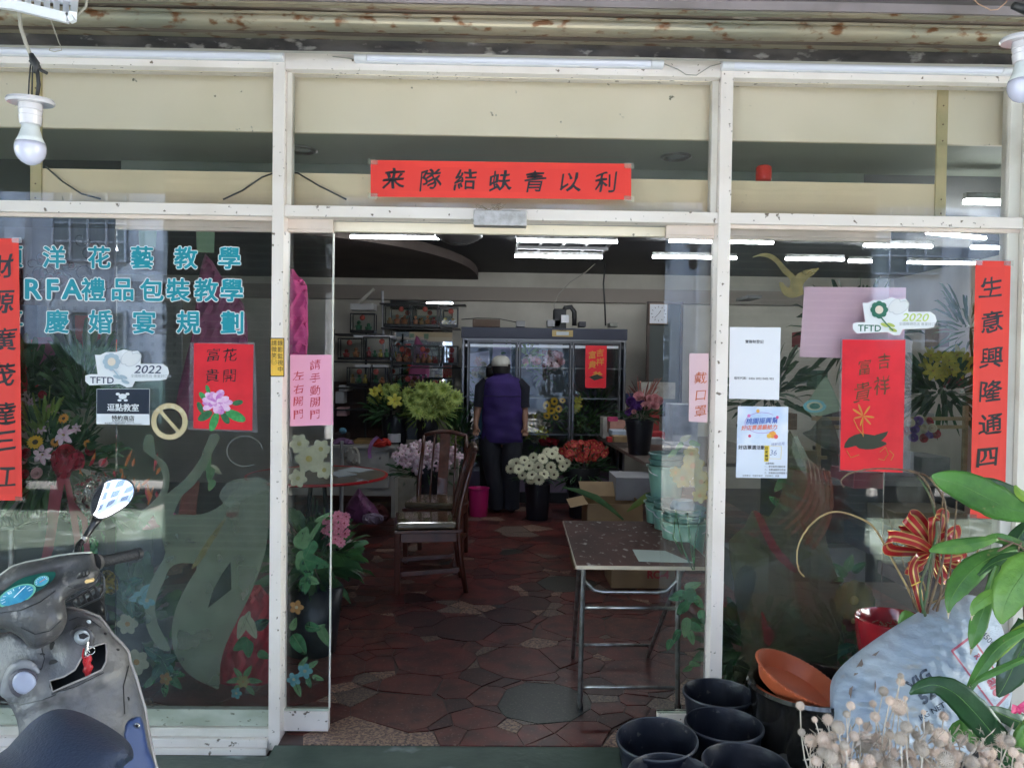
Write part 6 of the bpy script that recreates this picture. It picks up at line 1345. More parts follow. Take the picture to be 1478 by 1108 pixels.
# lilac lit cloth behind first door
def box_thing(nm, lab, cat, x0, x1, y0, y1, Y, dep, m_, bevel=.004, grp=None, **k):
    a = W(x0, y1, Y); b_ = W(x1, y0, Y); o = MB().box(a.x, b_.x, Y, Y+dep, a.z, b_.z).build(nm, m_, label=lab, cat=cat, bevel=bevel, **({'group': grp} if grp else {})); return o
flo = [('wrapped_bouquet', 'white wrapped bouquet behind the first fridge door beside the cap', scatter(16, 682, 702, 518, 560, 5.95, 5, 8, 1), [rosew, lily_w]),
    ('fridge_bouquet', 'pink and green bouquet high behind the second fridge door', scatter(20, 756, 812, 508, 534, 5.95, 5, 8, 2), [lily_p, rosep, rosew]),
    ('fridge_sunflowers', 'bunch of sunflowers behind the second fridge door', [(789, 585, 5.72, 7), (800, 579, 5.72, 6.5), (806, 590, 5.72, 6), (796, 593, 5.75, 7), (812, 578, 5.74, 5), (789, 600, 5.72, 6), (802, 602, 5.76, 5)], sunf),
    ('fridge_yellow_mums', 'pale yellow mums low behind the second fridge door', scatter(18, 756, 792, 600, 636, 5.90, 5, 8, 4), [lily_y, rosew]),
    ('fridge_yellow_rose', 'single bright yellow flower head behind the third fridge door', [(833, 586, 5.72, 8), (835, 578, 5.75, 7), (830, 592, 5.75, 6)], [lily_y]),
    ('fridge_red_buds', 'row of red flower buds on the fridge floor', scatter(12, 780, 806, 634, 642, 5.74, 3, 4.5, 6), [roser]),
    ('fridge_lilies', 'white flowers low behind the first fridge door', scatter(10, 682, 700, 620, 650, 5.85, 5, 8, 7), [lily_w, rosew])]
for i, (nm, lab, bl, me) in enumerate(flo):
    cx = sum(b_[0] for b_ in bl)/len(bl); cy = sum(b_[1] for b_ in bl)/len(bl); Yb = bl[0][2]
    bouquet(nm, lab, 'bouquet', bl, me, seed=20+i, fol=[(W(cx, cy+14, Yb+.12), (.14, .08, .14), 60, .10, .012, fg2, {})])
t = thing('fridge_greenery', 'mass of green foliage behind the third fridge door', 'foliage', W(855, 640, 5.95))
foliage(t, W(857, 598, 6.0), (.24, .12, .35), 260, .16, .016, fg1, 'leaves', seed=4); foliage(t, W(845, 620, 5.9), (.16, .06, .22), 90, .16, .014, fg2, 'leaves', seed=5)
t = thing('fridge_greenery', 'spray of green foliage at the top left behind the first fridge door', 'foliage', W(690, 600, 5.95)); foliage(t, W(688, 590, 5.95), (.08, .08, .28), 90, .12, .014, fg2, 'leaves', seed=6); foliage(t, W(735, 505, 6.0), (.10, .08, .10), 50, .10, .014, fg1, 'leaves', seed=8)
t = thing('fridge_greenery', 'bright green leaves at the top left behind the second fridge door', 'foliage', W(765, 540, 5.95)); foliage(t, W(764, 512, 5.9), (.09, .06, .13), 60, .12, .015, fg3, 'leaves', seed=7)
sheet('wrap_paper', [(712, 490), (738, 490), (738, 530), (710, 530)], 5.95, mat('lilac_wrap', (.42, .38, .58), .6), 'lilac wrapping paper standing behind the first fridge door', 'wrapping paper', t=.004)
sheet('wrap_paper', [(676, 510), (706, 506), (708, 568), (678, 572)], 6.02, mat('pale_lilac_wrap', (.62, .60, .78), .6), 'pale lilac wrapping paper behind the white bouquet in the first fridge door', 'wrapping paper', t=.004)
sheet('wrap_paper', [(778, 494), (812, 494), (812, 520), (778, 520)], 6.05, mat('white_wrap', (.60, .60, .66), .6), 'white wrapping paper at the top behind the second fridge door', 'wrapping paper', t=.004)
sheet('card', [(782, 505), (806, 506), (806, 527), (782, 526)], 6.0, mat('wine_card', (.20, .03, .06), .6), 'wine red card among the flowers behind the second fridge door', 'card', t=.003)
for x0, x1, y0, y1, lab in ((676, 702, 628, 668, 'glass vase stand at the foot of the first fridge door'),):
    pass
t = thing('poster', 'small red New Year poster on the third fridge door', 'poster', W(860, 560, FY-.04)); sheet('paper', [(845, 498.5), (876, 499), (874.5, 560), (844.5, 559.5)], FY-.0425, redp2, '', parent=t, t=.003)
for c_, x, y in (('吉', 866, 509), ('祥', 866, 522), ('富', 855, 512), ('貴', 855, 526)): calli(MB(), c_, x, y, FY-.044, 11, seed=x).build('character', gold, t)
petals(t, 862, 540, 7, 7, [gold], FY-.044, nm='printed_petal'); sheet('printed_leaf', [(850, 544), (862, 540), (872, 545), (858, 549)], FY-.046, mat('print_black_green', (.03, .07, .03)), '', parent=t, t=.001)
# things on the refrigerator
t = thing('compressor', 'black compressor with bent pipe on top of the refrigerator', 'compressor', W(815, 470, 5.95)); b = MB(); a = W(799, 470, 5.95); c = W(817, 446, 5.95)
b.box(a.x, c.x, 5.9, 6.1, fz+.004, c.z).build('motor', blackp, t, bevel=.01)
MB().tube([W(x, y, 5.95) for x, y in ((812, 452), (816, 444), (824, 443), (829, 450), (829, 470))], .028, 10).build('pipe', blackw, t, smooth=True)
a = W(810, 462, 5.88); MB().box(a.x, a.x+.09, 5.87, 5.895, a.z-.03, a.z+.06).build('label_plate', whitep, t)
for x0, x1, y0, y1, c_, lab in ((682, 722, 461, 471.5, (.10, .06, .04), 'flat brown box lying on the refrigerator'), (745, 758, 463, 471.5, (.25, .25, .26), 'small grey gadget on the refrigerator'), (790, 809, 462, 471, (.32, .32, .34), 'pale grey box beside the compressor'), (836, 846, 464, 471.5, (.04, .04, .05), 'small black box right of the compressor'), (880, 892, 466, 471.5, (.2, .2, .18), 'small grey lump at the right end of the refrigerator top')):
    box_thing('box', lab, 'box', x0, x1, y0, fz and y1, 5.9, .2, mat('bx%d' % x0, c_, .6))
for L, r_, m_, lab in (([(801, 468), (800, 440), (806, 425), (822, 408), (845, 393), (862, 378)], .006, wire_m, 'thin brown cable rising from the compressor to the ceiling'), ([(874, 470), (873, 440), (871, 410), (873, 385), (876, 368)], .010, blackw, 'thick black cable hanging from the ceiling onto the refrigerator'), ([(666, 461), (690, 459), (720, 460), (745, 465)], .005, blackw, 'black cable sagging across the top of the refrigerator')):
    MB().tube([W(x, y, 6.0) for x, y in L], r_, 6).build('cable', m_, smooth=True, label=lab, cat='cable')
# wall clock on the glazed brown cabinet at the right back
cb = thing('glazed_cabinet', 'brown framed glass cabinet door under the wall clock', 'cabinet', W(948, 600, 6.3)); brn = mat('dark_brown_wood', (.055, .028, .020), .4, col2=(.035, .018, .013), nscale=8)
x0, x1, z0_, z1_ = W(933, 500, 6.3).x, W(985, 500, 6.3).x, W(940, 600, 6.3).z, W(940, 435, 6.3).z
rectframe(MB(), x0, x1, z0_, z1_, 6.28, 6.33, .035).build('frame', brn, cb, bevel=.003)
MB().box(x0+.035, x1-.035, 6.30, 6.31, z0_+.035, z1_-.035).build('pane', mat('cabinet_mirror', (.10, .11, .11), .05, spec=1), cb)
ck = thing('wall_clock', 'square white wall clock hanging over the cabinet glass', 'clock', W(948, 468, 6.26)); a = W(936, 468, 6.25); c = W(964, 438, 6.25)
MB().box(a.x, c.x, 6.235, 6.275, a.z, c.z).build('case', mat('clock_brown', (.16, .09, .05), .4), ck, bevel=.006)
MB().box(a.x+.012, c.x-.012, 6.229, 6.2345, a.z+.012, c.z-.012).build('face', mat('clock_face', (.62, .64, .70), .4), ck)
cc = Vector(((a.x+c.x)/2, 6.226, (a.z+c.z)/2))
for k in range(12):
    an = k*math.pi/6; MB().bar(cc+Vector((math.sin(an)*.075, 0, math.cos(an)*.075)), cc+Vector((math.sin(an)*.092, 0, math.cos(an)*.092)), .007, .002, (0, 1, 0)).build('hour_mark', ink, ck)
for an, L, w_ in ((.6, .05, .007), (3.9, .07, .005)): MB().bar(cc, cc+Vector((math.sin(an)*L, -.001, math.cos(an)*L)), w_, .002, (0, 1, 0)).build('hand', ink, ck)
# ================================================================ mirror and display cases
MB().box(W(563, 480, 6.97).x, W(653, 480, 6.97).x, 6.965, 6.985, W(600, 570, 6.97).z, W(600, 416, 6.97).z).build('wall_mirror', mat('mirror', (.80, .82, .84), .02, 1), label='mirror on the back wall behind the glass display cases', cat='mirror')
fig = [mat('figure_gold', (.42, .25, .07), .4, col2=(.25, .14, .05), nscale=30), mat('figure_orange', (.48, .16, .04), .5, col2=(.3, .1, .05), nscale=30), mat('figure_green', (.03, .18, .08), .5), mat('figure_red', (.36, .03, .03), .5), mat('figure_yellow', (.5, .38, .05), .5)]
red_disc = mat('red_medallion', (.55, .07, .05), .45); cframe = mat('case_black', (.010, .010, .012), .35); cgl = glass_mat('case_glass', (.96, .97, .97), film=.03)
rs = random.Random(31)
def case(x0, x1, y0, y1, Y, lab, n=3, disc_=True, dep=.17):
    a = W(x0, y1, Y); c = W(x1, y0, Y); X0, X1, Z0, Z1 = a.x, c.x, a.z, c.z
    t = thing('display_case', lab, 'display case', ((X0+X1)/2, Y+dep/2, Z0))
    b = MB(); wz = .012; b.box(X0, X1, Y, Y+dep, Z0, Z0+.035)
    for x in (X0, X1-wz):
        for y in (Y, Y+dep-wz): b.box(x, x+wz, y, y+wz, Z0+.035, Z1-wz)
    for y in (Y, Y+dep-wz): b.box(X0, X1, y, y+wz, Z1-wz, Z1)
    for x in (X0, X1-wz): b.box(x, x+wz, Y+wz, Y+dep-wz, Z1-wz, Z1)
    b.build('frame', cframe, t)
    MB().box(X0+wz, X1-wz, Y+.003, Y+.006, Z0+.035, Z1-wz).build('glass', cgl, t)
    for k in range(n):
        x = X0+(X1-X0)*(k+.75)/(n+.5); h = (Z1-Z0)*rs.uniform(.28, .5); r_ = min(.035, (X1-X0)/n*.3)
        f = MB(); f.lathe([(.0001, 0), (r_, 0), (r_*1.1, h*.3), (r_*.6, h*.6), (r_*.35, h*.65)], (x, Y+dep*.55, Z0+.036), 10); f.ball((x, Y+dep*.55, Z0+.036+h*.82), r_*.72, 10, 6); f.ball((x-r_*.9, Y+dep*.5, Z0+.036+h*.42), r_*.4, 6, 4); f.ball((x+r_*.9, Y+dep*.5, Z0+.036+h*.45), r_*.4, 6, 4)
        f.build('figurine', rs.choice(fig), t, smooth=True)
    if disc_:
        x = X0+(X1-X0)*rs.uniform(.35, .7); MB().lathe([(.0001, -.004), (.032, -.003), (.034, 0), (.032, .003), (.0001, .004)], (x, Y+.02, Z1-.055), 16, Matrix.Rotation(R(90), 3, 'X')).build('medallion', red_disc, t, smooth=True)
    return t
for args in ((553, 591, 440, 471, 6.62, 'upper row glass case, leftmost before the mirror', 3), (592, 632, 440, 471.5, 6.62, 'upper row glass case with no medallion gap, middle before the mirror', 4), (634, 661, 443, 472, 6.62, 'upper row glass case, small one at the right end', 2),
    (505, 541, 452, 480, 6.3, 'glass case on the top tier of the left shelf', 2), (566, 594, 498, 525.5, 6.62, 'middle row glass case at the left of the mirror', 2), (596, 634, 498, 527.5, 6.62, 'middle row glass case, widest with central medallion', 4), (639, 661, 499, 527, 6.62, 'middle row glass case, narrow one near the fridge', 1),
    (487, 523, 488, 519, 6.2, 'dim glass case on the second left tier, outer', 2), (524, 563, 486, 519, 6.2, 'dim glass case with orange figures on the second left tier', 4), (500, 532, 530, 557, 6.2, 'glass case on the third left tier, outer', 3), (534, 557, 530, 557, 6.2, 'glass case on the third left tier, inner', 2),
    (562, 607, 541, 562, 6.55, 'lowest row glass case behind the leaves, left', 2), (611, 655, 546, 576, 6.55, 'lowest row glass case behind the leaves, right', 2)): case(*args)
sh_m = mat('shelf_black', (.018, .016, .018), .5)
sv = thing('wall_shelf', 'black tiered shelf carrying the display cases before the mirror', 'shelf', W(600, 580, 6.7))
for x0, x1, y in ((548, 672, 437), (550, 664, 472.5), (560, 666, 528.5), (560, 664, 577)):
    a = W(x0, y, 6.62); c = W(x1, y, 6.62); MB().box(a.x, c.x, 6.6, 6.85, a.z-.018, a.z-.001).build('shelf_board', sh_m, sv)
sv = thing('corner_shelf', 'dark shelf with glass cases left of the mirror', 'shelf', W(520, 640, 6.3))
for x0, x1, y, Y in ((480, 552, 481, 6.3), (482, 566, 520.5, 6.2), (484, 562, 558.5, 6.2), (480, 566, 590, 6.2), (480, 566, 640, 6.2)):
    a = W(x0, y, Y); c = W(x1, y, Y); MB().box(a.x, c.x, Y-.02, Y+.4, a.z-.02, a.z-.001).build('shelf_board', sh_m, sv)
for x in (481, 528, 565): a = W(x, 480, 6.4); MB().box(a.x-.012, a.x+.012, 6.42, 6.44, 0, 2.0).build('upright', sh_m, sv)
MB().box(W(482, 600, 6.6).x, W(564, 600, 6.6).x, 6.6, 6.62, .2, 1.35).build('dark_back', brn, sv)
for x0, x1, y0, y1, c_, lab in ((505, 540, 438, 447, (.5, .5, .5), 'white lamp-like tray on top of the left glass case'), (510, 540, 484, 487, (.6, .6, .62), 'white paper lid on the second left tier, left'), (541, 568, 484, 487, (.6, .6, .62), 'white paper lid on the second left tier, right'), (512, 535, 526, 529.5, (.6, .6, .62), 'white lid on the third left tier, left'), (538, 560, 526, 529.5, (.6, .6, .62), 'white lid on the third left tier, right'), (489, 504, 556, 564, (.6, .6, .62), 'small white card box on the dark shelf'), (484, 496, 565, 582, (.35, .35, .36), 'grey bag at the left end of the dark shelf'), (486, 500, 588, 600, (.5, .3, .32), 'pinkish carton on the lower dark shelf')):
    box_thing('box', lab, 'box', x0, x1, y0, y1, 6.22, .22, mat('wb%d_%d' % (x0, y0), c_, .6))
# diagonal pale brace and pipes in the corner
MB().bar(W(515, 440, 6.7), W(540, 417, 6.7), .06, .03).build('pipe_brace', wallw, label='pale diagonal brace in the back left corner', cat='brace')
MB().tube([W(552, 420, 6.75), W(553, 470, 6.75), W(554, 520, 6.75)], .016, 8).build('pipe', whitep, label='white vertical pipe left of the mirror', cat='pipe', smooth=True)
box_thing('conduit', 'thin conduit line along the back wall above the fridge', 'conduit', 655, 783, 419.5, 421, 6.97, .02, wallw, bevel=0)
# ================================================================ the man
def loft(b, rings, seg=20):        # rings: centre, half-width, half-depth, yaw
    vs = []; fs = []
    for c, rx, ry, an in rings:
        for k in range(seg):
            a = 2*math.pi*k/seg; x, y = rx*math.cos(a), ry*math.sin(a); x = math.copysign(abs(x)**.92*rx**.08, x)
            vs.append(Vector(c)+Vector((x*math.cos(an)-y*math.sin(an), x*math.sin(an)+y*math.cos(an), 0)))
    for i in range(len(rings)-1):
        for k in range(seg): a = i*seg+k; c_ = i*seg+(k+1) % seg; fs.append((a, c_, c_+seg, a+seg))
    fs.append(tuple(range(seg-1, -1, -1))); fs.append(tuple(range((len(rings)-1)*seg, len(rings)*seg)))
    b.add(vs, fs); return b
PY = 5.10; px0 = W(724, 650, PY).x
def PZ(y): return W(724, y, PY).z
def PX(x, y): return W(x, y, PY).x
foot_z = 0.0
man = thing('person', 'man in purple vest, dark trousers and white cap facing the refrigerator', 'person', (px0, PY, 0))
skin = mat('skin', (.30, .16, .10), .5, col2=(.26, .13, .085), nscale=12)
sk_v = []; sk_e = []; sk_r = []
def joint(p, r_, parent=None):
    sk_v.append(Vector(p)); sk_r.append(r_)
    if parent is not None: sk_e.append((parent, len(sk_v)-1))
    return len(sk_v)-1
zh = PZ(537); zs = PZ(557); zhip = PZ(630); 
pel = joint((px0, PY, zhip-.02), (.15, .11)); sp1 = joint((px0, PY, zhip+.18), (.14, .10), pel); ch = joint((px0, PY, zs-.10), (.16, .11), sp1); nk = joint((px0-.005, PY, zs+.02), (.06, .06), ch)
hd = joint((px0-.02, PY-.01, zh+.01), (.070, .082), nk); hd2 = joint((px0-.02, PY-.01, zh+.08), (.072, .085), hd)
for s_, hx, ex in ((-1, 687, 690), (1, 758, 757)):
    shd = joint((px0+s_*.185, PY, zs-.03), (.055, .055), ch); el = joint((PX(ex, 592), PY-.01, PZ(588)), (.042, .042), shd); wr = joint((PX(hx, 614), PY-.06, PZ(610)), (.028, .028), el); pm = joint((PX(hx, 620), PY-.07, PZ(618)), (.034, .020), wr)
    for k in range(4):
        f1 = joint(sk_v[pm]+Vector(((k-1.5)*.016, -.012, -.045)), (.009, .009), pm); joint(sk_v[f1]+Vector((-s_*.004, -.022, -.030+.004*abs(k-1.5))), (.007, .007), f1)
    t1 = joint(sk_v[pm]+Vector((-s_*.035, -.02, -.012)), (.010, .010), pm); joint(sk_v[t1]+Vector((-s_*.006, -.01, -.028)), (.008, .008), t1)
for s_, fx in ((-1, 717), (1, 738)):
    hp = joint((px0+s_*.09, PY, zhip-.08), (.085, .085), pel); kn = joint((px0+s_*.085, PY-.02*s_, .47), (.058, .058), hp); an = joint((PX(fx, 725), PY, .10), (.04, .04), kn); joint((PX(fx, 725)-.01, PY+.14, .05), (.04, .03), an)
me = bpy.data.meshes.new('body'); me.from_pydata([v-Vector(man.location) for v in sk_v], sk_e, []); body = bpy.data.objects.new('body', me); COL.objects.link(body); body.parent = man; me.materials.append(skin)
sm_ = body.modifiers.new('skin', 'SKIN'); 
for i, v in enumerate(me.skin_vertices[0].data): v.radius = sk_r[i]; v.use_root = (i == 0)
sd_ = body.modifiers.new('sub', 'SUBSURF'); sd_.levels = 2; sd_.render_levels = 2; sm_.use_smooth_shade = True
vest = mat('purple_vest', (.032, .012, .12), .8, col2=(.020, .008, .085), nscale=6, bump=.3, bscale=14)
shirt = mat('dark_shirt', (.006, .007, .016), .9); trous = mat('black_trousers', (.010, .011, .018), .8, col2=(.016, .018, .026), nscale=5, bump=.4, bscale=12)
b = loft(MB(), [((px0+.01, PY, PZ(637)), .215, .145, 0), ((px0+.01, PY, PZ(632)), .225, .155, 0), ((px0+.005, PY, PZ(610)), .222, .155, 0), ((px0, PY, PZ(585)), .215, .15, 0), ((px0, PY, PZ(565)), .225, .15, 0), ((px0+.0, PY, PZ(553)), .220, .14, 0), ((px0, PY, PZ(546)), .175, .11, 0), ((px0, PY, PZ(542)), .105, .085, 0), ((px0-.005, PY, PZ(538.5)), .085, .08, 0)], 28)
b2_ = MB(); nR = 34; vs = []; fs = []; rr_ = b.v
for i in range(nR):
    f_ = i/(nR-1)*8; k0 = min(7, int(f_)); u = f_-k0
    for k in range(28):
        p = rr_[k0*28+k].lerp(rr_[(k0+1)*28+k], u); c0 = Vector((px0, PY, p.z)); a = 2*math.pi*k/28
        wv = .011*math.sin(p.z*26+math.sin(a*2)*2.2)*math.exp(-((p.z-1.0)/.16)**2)+.008*math.sin(a*5+p.z*14)+.006*math.sin(p.z*60+a*3)*(1 if p.z < 1.2 else .3)
        vs.append(c0+(p-c0)*(1+wv*4.5 if i < nR-6 else 1))
for i in range(nR-1):
    for k in range(28): a = i*28+k; c_ = i*28+(k+1) % 28; fs.append((a, c_, c_+28, a+28))
b = b2_.add(vs, fs)
v_ = b.build('vest', vest, man, smooth='auto'); v_.modifiers.new('sub', 'SUBSURF').levels = 1
b = MB(); b.tube([(px0-.21+k*.021, PY-.155+.0*k, PZ(571)-.002*math.sin(k)) for k in range(21)], .0035, 5); b.build('yoke_seam', shirt, v_)
for s_, ex in ((-1, 693), (1, 755)):
    MB().tube([(px0+s_*.16, PY, PZ(552)), (px0+s_*.225, PY, PZ(560)), (PX(ex, 580), PY-.005, PZ(580)), (PX(ex-(1 if s_ < 0 else -1), 586), PY-.01, PZ(588))], [.07, .075, .068, .066], 14).build('sleeve', shirt, man, smooth='auto')
for s_, fx in ((-1, 717), (1, 738)):
    MB().tube([(px0+s_*.085, PY, PZ(625)), (px0+s_*.105, PY, PZ(640)), (px0+s_*.10, PY-.0, .50), (PX(fx, 720), PY, .22), (PX(fx, 725), PY+.01, .045)], [.11, .125, .10, .088, .09], 16).build('trouser_leg', trous, man, smooth='auto')
    MB().ball((PX(fx, 728), PY+.06, .04), .075, 12, 8, (.7, 1.7, .55)).build('shoe', blackp, man, smooth=True)
loft(MB(), [((px0, PY, PZ(640)), .20, .13, 0), ((px0, PY, PZ(625)), .205, .14, 0)]).build('trouser_top', trous, man, smooth='auto')
capm = mat('cap_white', (.52, .51, .46), .8, col2=(.44, .43, .39), nscale=20); hx_ = px0-.02; hz = PZ(527)
MB().lathe([(.100, -.01), (.102, .02), (.096, .055), (.075, .085), (.04, .102), (.0001, .107)], (hx_, PY-.01, hz), 24, sy=1.08).build('cap_crown', capm, man, smooth=True)
bq = Vector((hx_-.06, PY+.02, hz-.004)); dr = Vector((-1, .25, -.10)).normalized(); sd = Vector((.25, 1, 0)).normalized()
MB().strip([bq+dr*t for t in (0, .05, .09, .12, .135)], [.075, .078, .070, .045, .01], sd, fold=-.15, nw=3).build('cap_brim', mat('cap_brim_dark', (.05, .05, .06), .7), man, smooth=True).modifiers.new('s', 'SOLIDIFY').thickness = .004
MB().lathe([(.088, -.075), (.094, -.03), (.097, 0), (.098, .02)], (hx_+.006, PY-.014, hz-.01), 20, cap=False).build('hair', mat('hair_black', (.012, .010, .010), .6), man, smooth=True)
for s_ in (-1, 1): MB().ball((hx_+s_*.088, PY+.0, hz-.035), .026, 8, 6, (.35, .7, 1)).build('ear', skin, man, smooth=True)
b = MB(); b.ball((hx_-.045, PY+.065, hz-.07), .045, 10, 6, (1, .6, .9)); b.build('face_mask', mat('mask_blue', (.45, .52, .58), .7), man, smooth=True)
b = MB(); b.ball((hx_-.075, PY+.05, hz-.045), .016, 8, 5); b.build('nose', skin, man, smooth=True)
# blue shoulder of a second person standing beyond him
p2_ = thing('person', 'second person in light blue top mostly hidden beyond the capped man', 'person', (px0-.10, PY+.40, 0))
me = bpy.data.meshes.new('body'); q = [(0, 0, .92), (0, 0, 1.15), (0, 0, 1.36), (0, 0, 1.45), (0, .0, 1.56), (0, 0, 1.62), (-.15, 0, 1.36), (-.17, .05, 1.1), (-.12, .16, .95), (.15, 0, 1.36), (.17, .05, 1.1), (.12, .16, .95), (-.08, 0, .82), (-.08, 0, .45), (-.08, 0, .08), (.08, 0, .82), (.08, 0, .45), (.08, 0, .08)]
me.from_pydata(q, [(0, 1), (1, 2), (2, 3), (3, 4), (4, 5), (2, 6), (6, 7), (7, 8), (2, 9), (9, 10), (10, 11), (0, 12), (12, 13), (13, 14), (0, 15), (15, 16), (16, 17)], []); me.materials.append(skin)
o = bpy.data.objects.new('body', me); COL.objects.link(o); o.parent = p2_; k_ = o.modifiers.new('skin', 'SKIN'); k_.use_smooth_shade = True
for i, v in enumerate(me.skin_vertices[0].data): r0 = (.13, .12, .14, .05, .075, .075, .05, .04, .03, .05, .04, .03, .075, .055, .05, .075, .055, .05)[i]; v.radius = (r0, r0*.8); v.use_root = i == 0
o.modifiers.new('sub', 'SUBSURF').render_levels = 2
cx, cy = px0-.10, PY+.40
loft(MB(), [((cx, cy, .80), .17, .12, 0), ((cx, cy, 1.1), .175, .125, 0), ((cx, cy, 1.34), .20, .125, 0), ((cx, cy, 1.41), .17, .10, 0), ((cx, cy, 1.45), .07, .07, 0)]).build('blue_top', mat('sky_blue_top', (.07, .18, .30), .8), p2_, smooth='auto')
loft(MB(), [((cx, cy, .05), .13, .10, 0), ((cx, cy, .5), .15, .11, 0), ((cx, cy, .84), .17, .125, 0)]).build('trousers', trous, p2_, smooth='auto')
MB().lathe([(.084, -.07), (.092, 0), (.085, .055), (.05, .09), (.0001, .10)], (cx, cy-.01, 1.58), 18).build('hair', mat('hair_black', (.012, .010, .010), .6), p2_, smooth=True)
p2_.scale = (.97, .97, .955)
# ================================================================ buckets and flowers on the floor
blkb = mat('black_bucket', (.012, .013, .02), .35)
bucket(776, 697, 750, 38, 4.75, blkb, 'black bucket holding the cream gerberas', grp=None, taper=.8)
bl = [(797, 655, 4.7, 9), (783, 662, 4.6, 9), (770, 660, 4.7, 8), (757, 664, 4.65, 8), (745, 668, 4.7, 8), (737, 676, 4.7, 8), (749, 677, 4.55, 9), (764, 672, 4.55, 9), (777, 674, 4.5, 9), (795, 674, 4.55, 9), (808, 662, 4.7, 8), (812, 673, 4.7, 8), (768, 685, 4.5, 9), (785, 684, 4.5, 9), (778, 692, 4.45, 8.5), (766, 691, 4.5, 8), (800, 685, 4.6, 8), (740, 668, 4.8, 7), (754, 686, 4.6, 7), (790, 652, 4.85, 8), (802, 650, 4.85, 7), (818, 668, 4.8, 7)]
bouquet('gerbera_bunch', 'bunch of cream gerberas with dark eyes in the middle of the shop', 'flowers', bl, gerb, seed=5, fol=[(W(778, 684, 4.75), (.24, .12, .10), 110, .12, .008, fg1, {})])
bucket(840, 700, 752, 42, 4.9, blkb, 'black bucket under the dark red mums', taper=.8)
bouquet('red_mum_bunch', 'bunch of dark red mums with orange hearts right of the gerberas', 'flowers', scatter(75, 811, 876, 636, 665, 4.8, 4, 6.5, 9, .2), mumr, seed=6, fol=[(W(842, 672, 4.9), (.24, .14, .22), 260, .14, .010, fg1, {})])
MB().lathe([(.10, 0), (.16, .25), (.22, .42), (.20, .42), (.0001, .30)], (W(838, 700, 4.95).x, 4.95, W(838, 730, 4.95).z), 20).build('dark_wrap', blackp, smooth=True, label='black wrapping sleeve round the red mums', cat='wrapping')
bucket(691, 704, 745, 30, 4.9, mat('magenta_plastic', (.50, .015, .14), .35, col2=(.44, .012, .12), nscale=6), 'magenta plastic pail on the floor beside the chair', 'plastic_pail', taper=.82)
# pink-white lilies in a bucket behind the chairs
bucket(616, 668, 738, 46, 4.1, blkb, 'dark bucket under the pink and white lilies behind the chairs', taper=.8)
bouquet('lily_bunch', 'wide bunch of pink and white lilies behind the rosewood chairs', 'flowers', scatter(58, 570, 664, 640, 676, 4.0, 7, 10, 12, .2)+[(603, 676, 3.8, 11)], [lily_w, lily_w, lily_p], seed=8, fol=[(W(616, 678, 4.1), (.28, .15, .12), 160, .14, .014, fg1, {})])
# leafy lily buckets on the desk
bucket(570, 600, 640, 40, 5.0, blkb, 'dark bucket under the yellow green lilies, left one', taper=.8); bucket(617, 605, 640, 34, 4.9, blkb, 'dark bucket under the variegated leaves, right one', taper=.8)
bouquet('yellow_lily_bunch', 'yellow green lilies in a dark bucket left of the variegated leaves', 'flowers', scatter(20, 534, 592, 560, 582, 4.9, 9, 13, 14, .15), [lily_y, spiky], seed=9, fol=[(W(566, 592, 5.0), (.22, .14, .15), 200, .16, .014, fg1, {})])
bouquet('variegated_leaf_bunch', 'bushy variegated yellow green leaves in a dark bucket', 'plant', scatter(22, 590, 656, 558, 604, 4.8, 12, 17, 15, .15), spiky, seed=10, nme='leaf_rosette', fol=[(W(620, 590, 4.9), (.24, .14, .16), 140, .15, .012, fg3, {})])
t = thing('green_spear_plant', 'dark green spear leaves between desk and refrigerator', 'plant', W(655, 640, 5.3)); foliage(t, W(657, 612, 5.3), (.10, .08, .14), 90, .28, .014, fg1, 'leaves', up=2.5, seed=3); foliage(t, W(645, 634, 5.2), (.16, .08, .05), 60, .10, .014, fg3, 'leaves', seed=31)
t = thing('fern_pot', 'feathery green plant standing against the first fridge door', 'plant', W(668, 690, 5.3)); foliage(t, W(668, 640, 5.3), (.07, .06, .24), 120, .14, .010, fg1, 'leaves', seed=33)
# ================================================================ white desk with clutter
dkm = mat('desk_white', (.40, .39, .36), .5, col2=(.32, .31, .28), nscale=4)
dx0, dx1, dy = W(395, 660, 4.7).x, W(572, 660, 4.7).x, 4.7; dz = W(560, 643, 4.7).z
dsk = thing('desk', 'off white desk with drawer fronts behind the round table', 'desk', ((dx0+dx1)/2, dy+.3, 0))
MB().box(dx0, dx1, dy-.01, dy+.62, dz-.03, dz).build('desk_top', dkm, dsk, bevel=.004)
MB().box(dx0+.02, dx0+.06, dy+.02, dy+.6, 0, dz-.031).build('side_panel', dkm, dsk); MB().box(dx1-.05, dx1-.01, dy+.02, dy+.6, 0, dz-.031).build('side_panel', dkm, dsk)
MB().box(dx0+.061, dx1-.051, dy+.05, dy+.07, .22, dz-.031).build('modesty_panel', dkm, dsk)
a = W(535, 660, dy); MB().box(a.x-.12, dx1-.08, dy+.028, dy+.049, .30, dz-.06).build('drawer', dkm, dsk, bevel=.004)
MB().ball((W(548, 661, dy).x, dy+.02, W(548, 661, dy).z), .012, 8, 5).build('knob', chrome, dsk, smooth=True)
def item(nm, lab, cat, x0, x1, y0, y1, Y, dep, c_, **k): return box_thing(nm, lab, cat, x0, x1, y0, y1, Y, dep, mat('it_%s_%d_%d' % (nm, x0, y0), c_, .6, col2=tuple(v*.75 for v in c_), nscale=12), **k)
item('cardboard', 'ochre cardboard sheet lying on the white desk', 'cardboard', 510, 538, 635, 642.5, 4.85, .25, (.28, .17, .05)); 
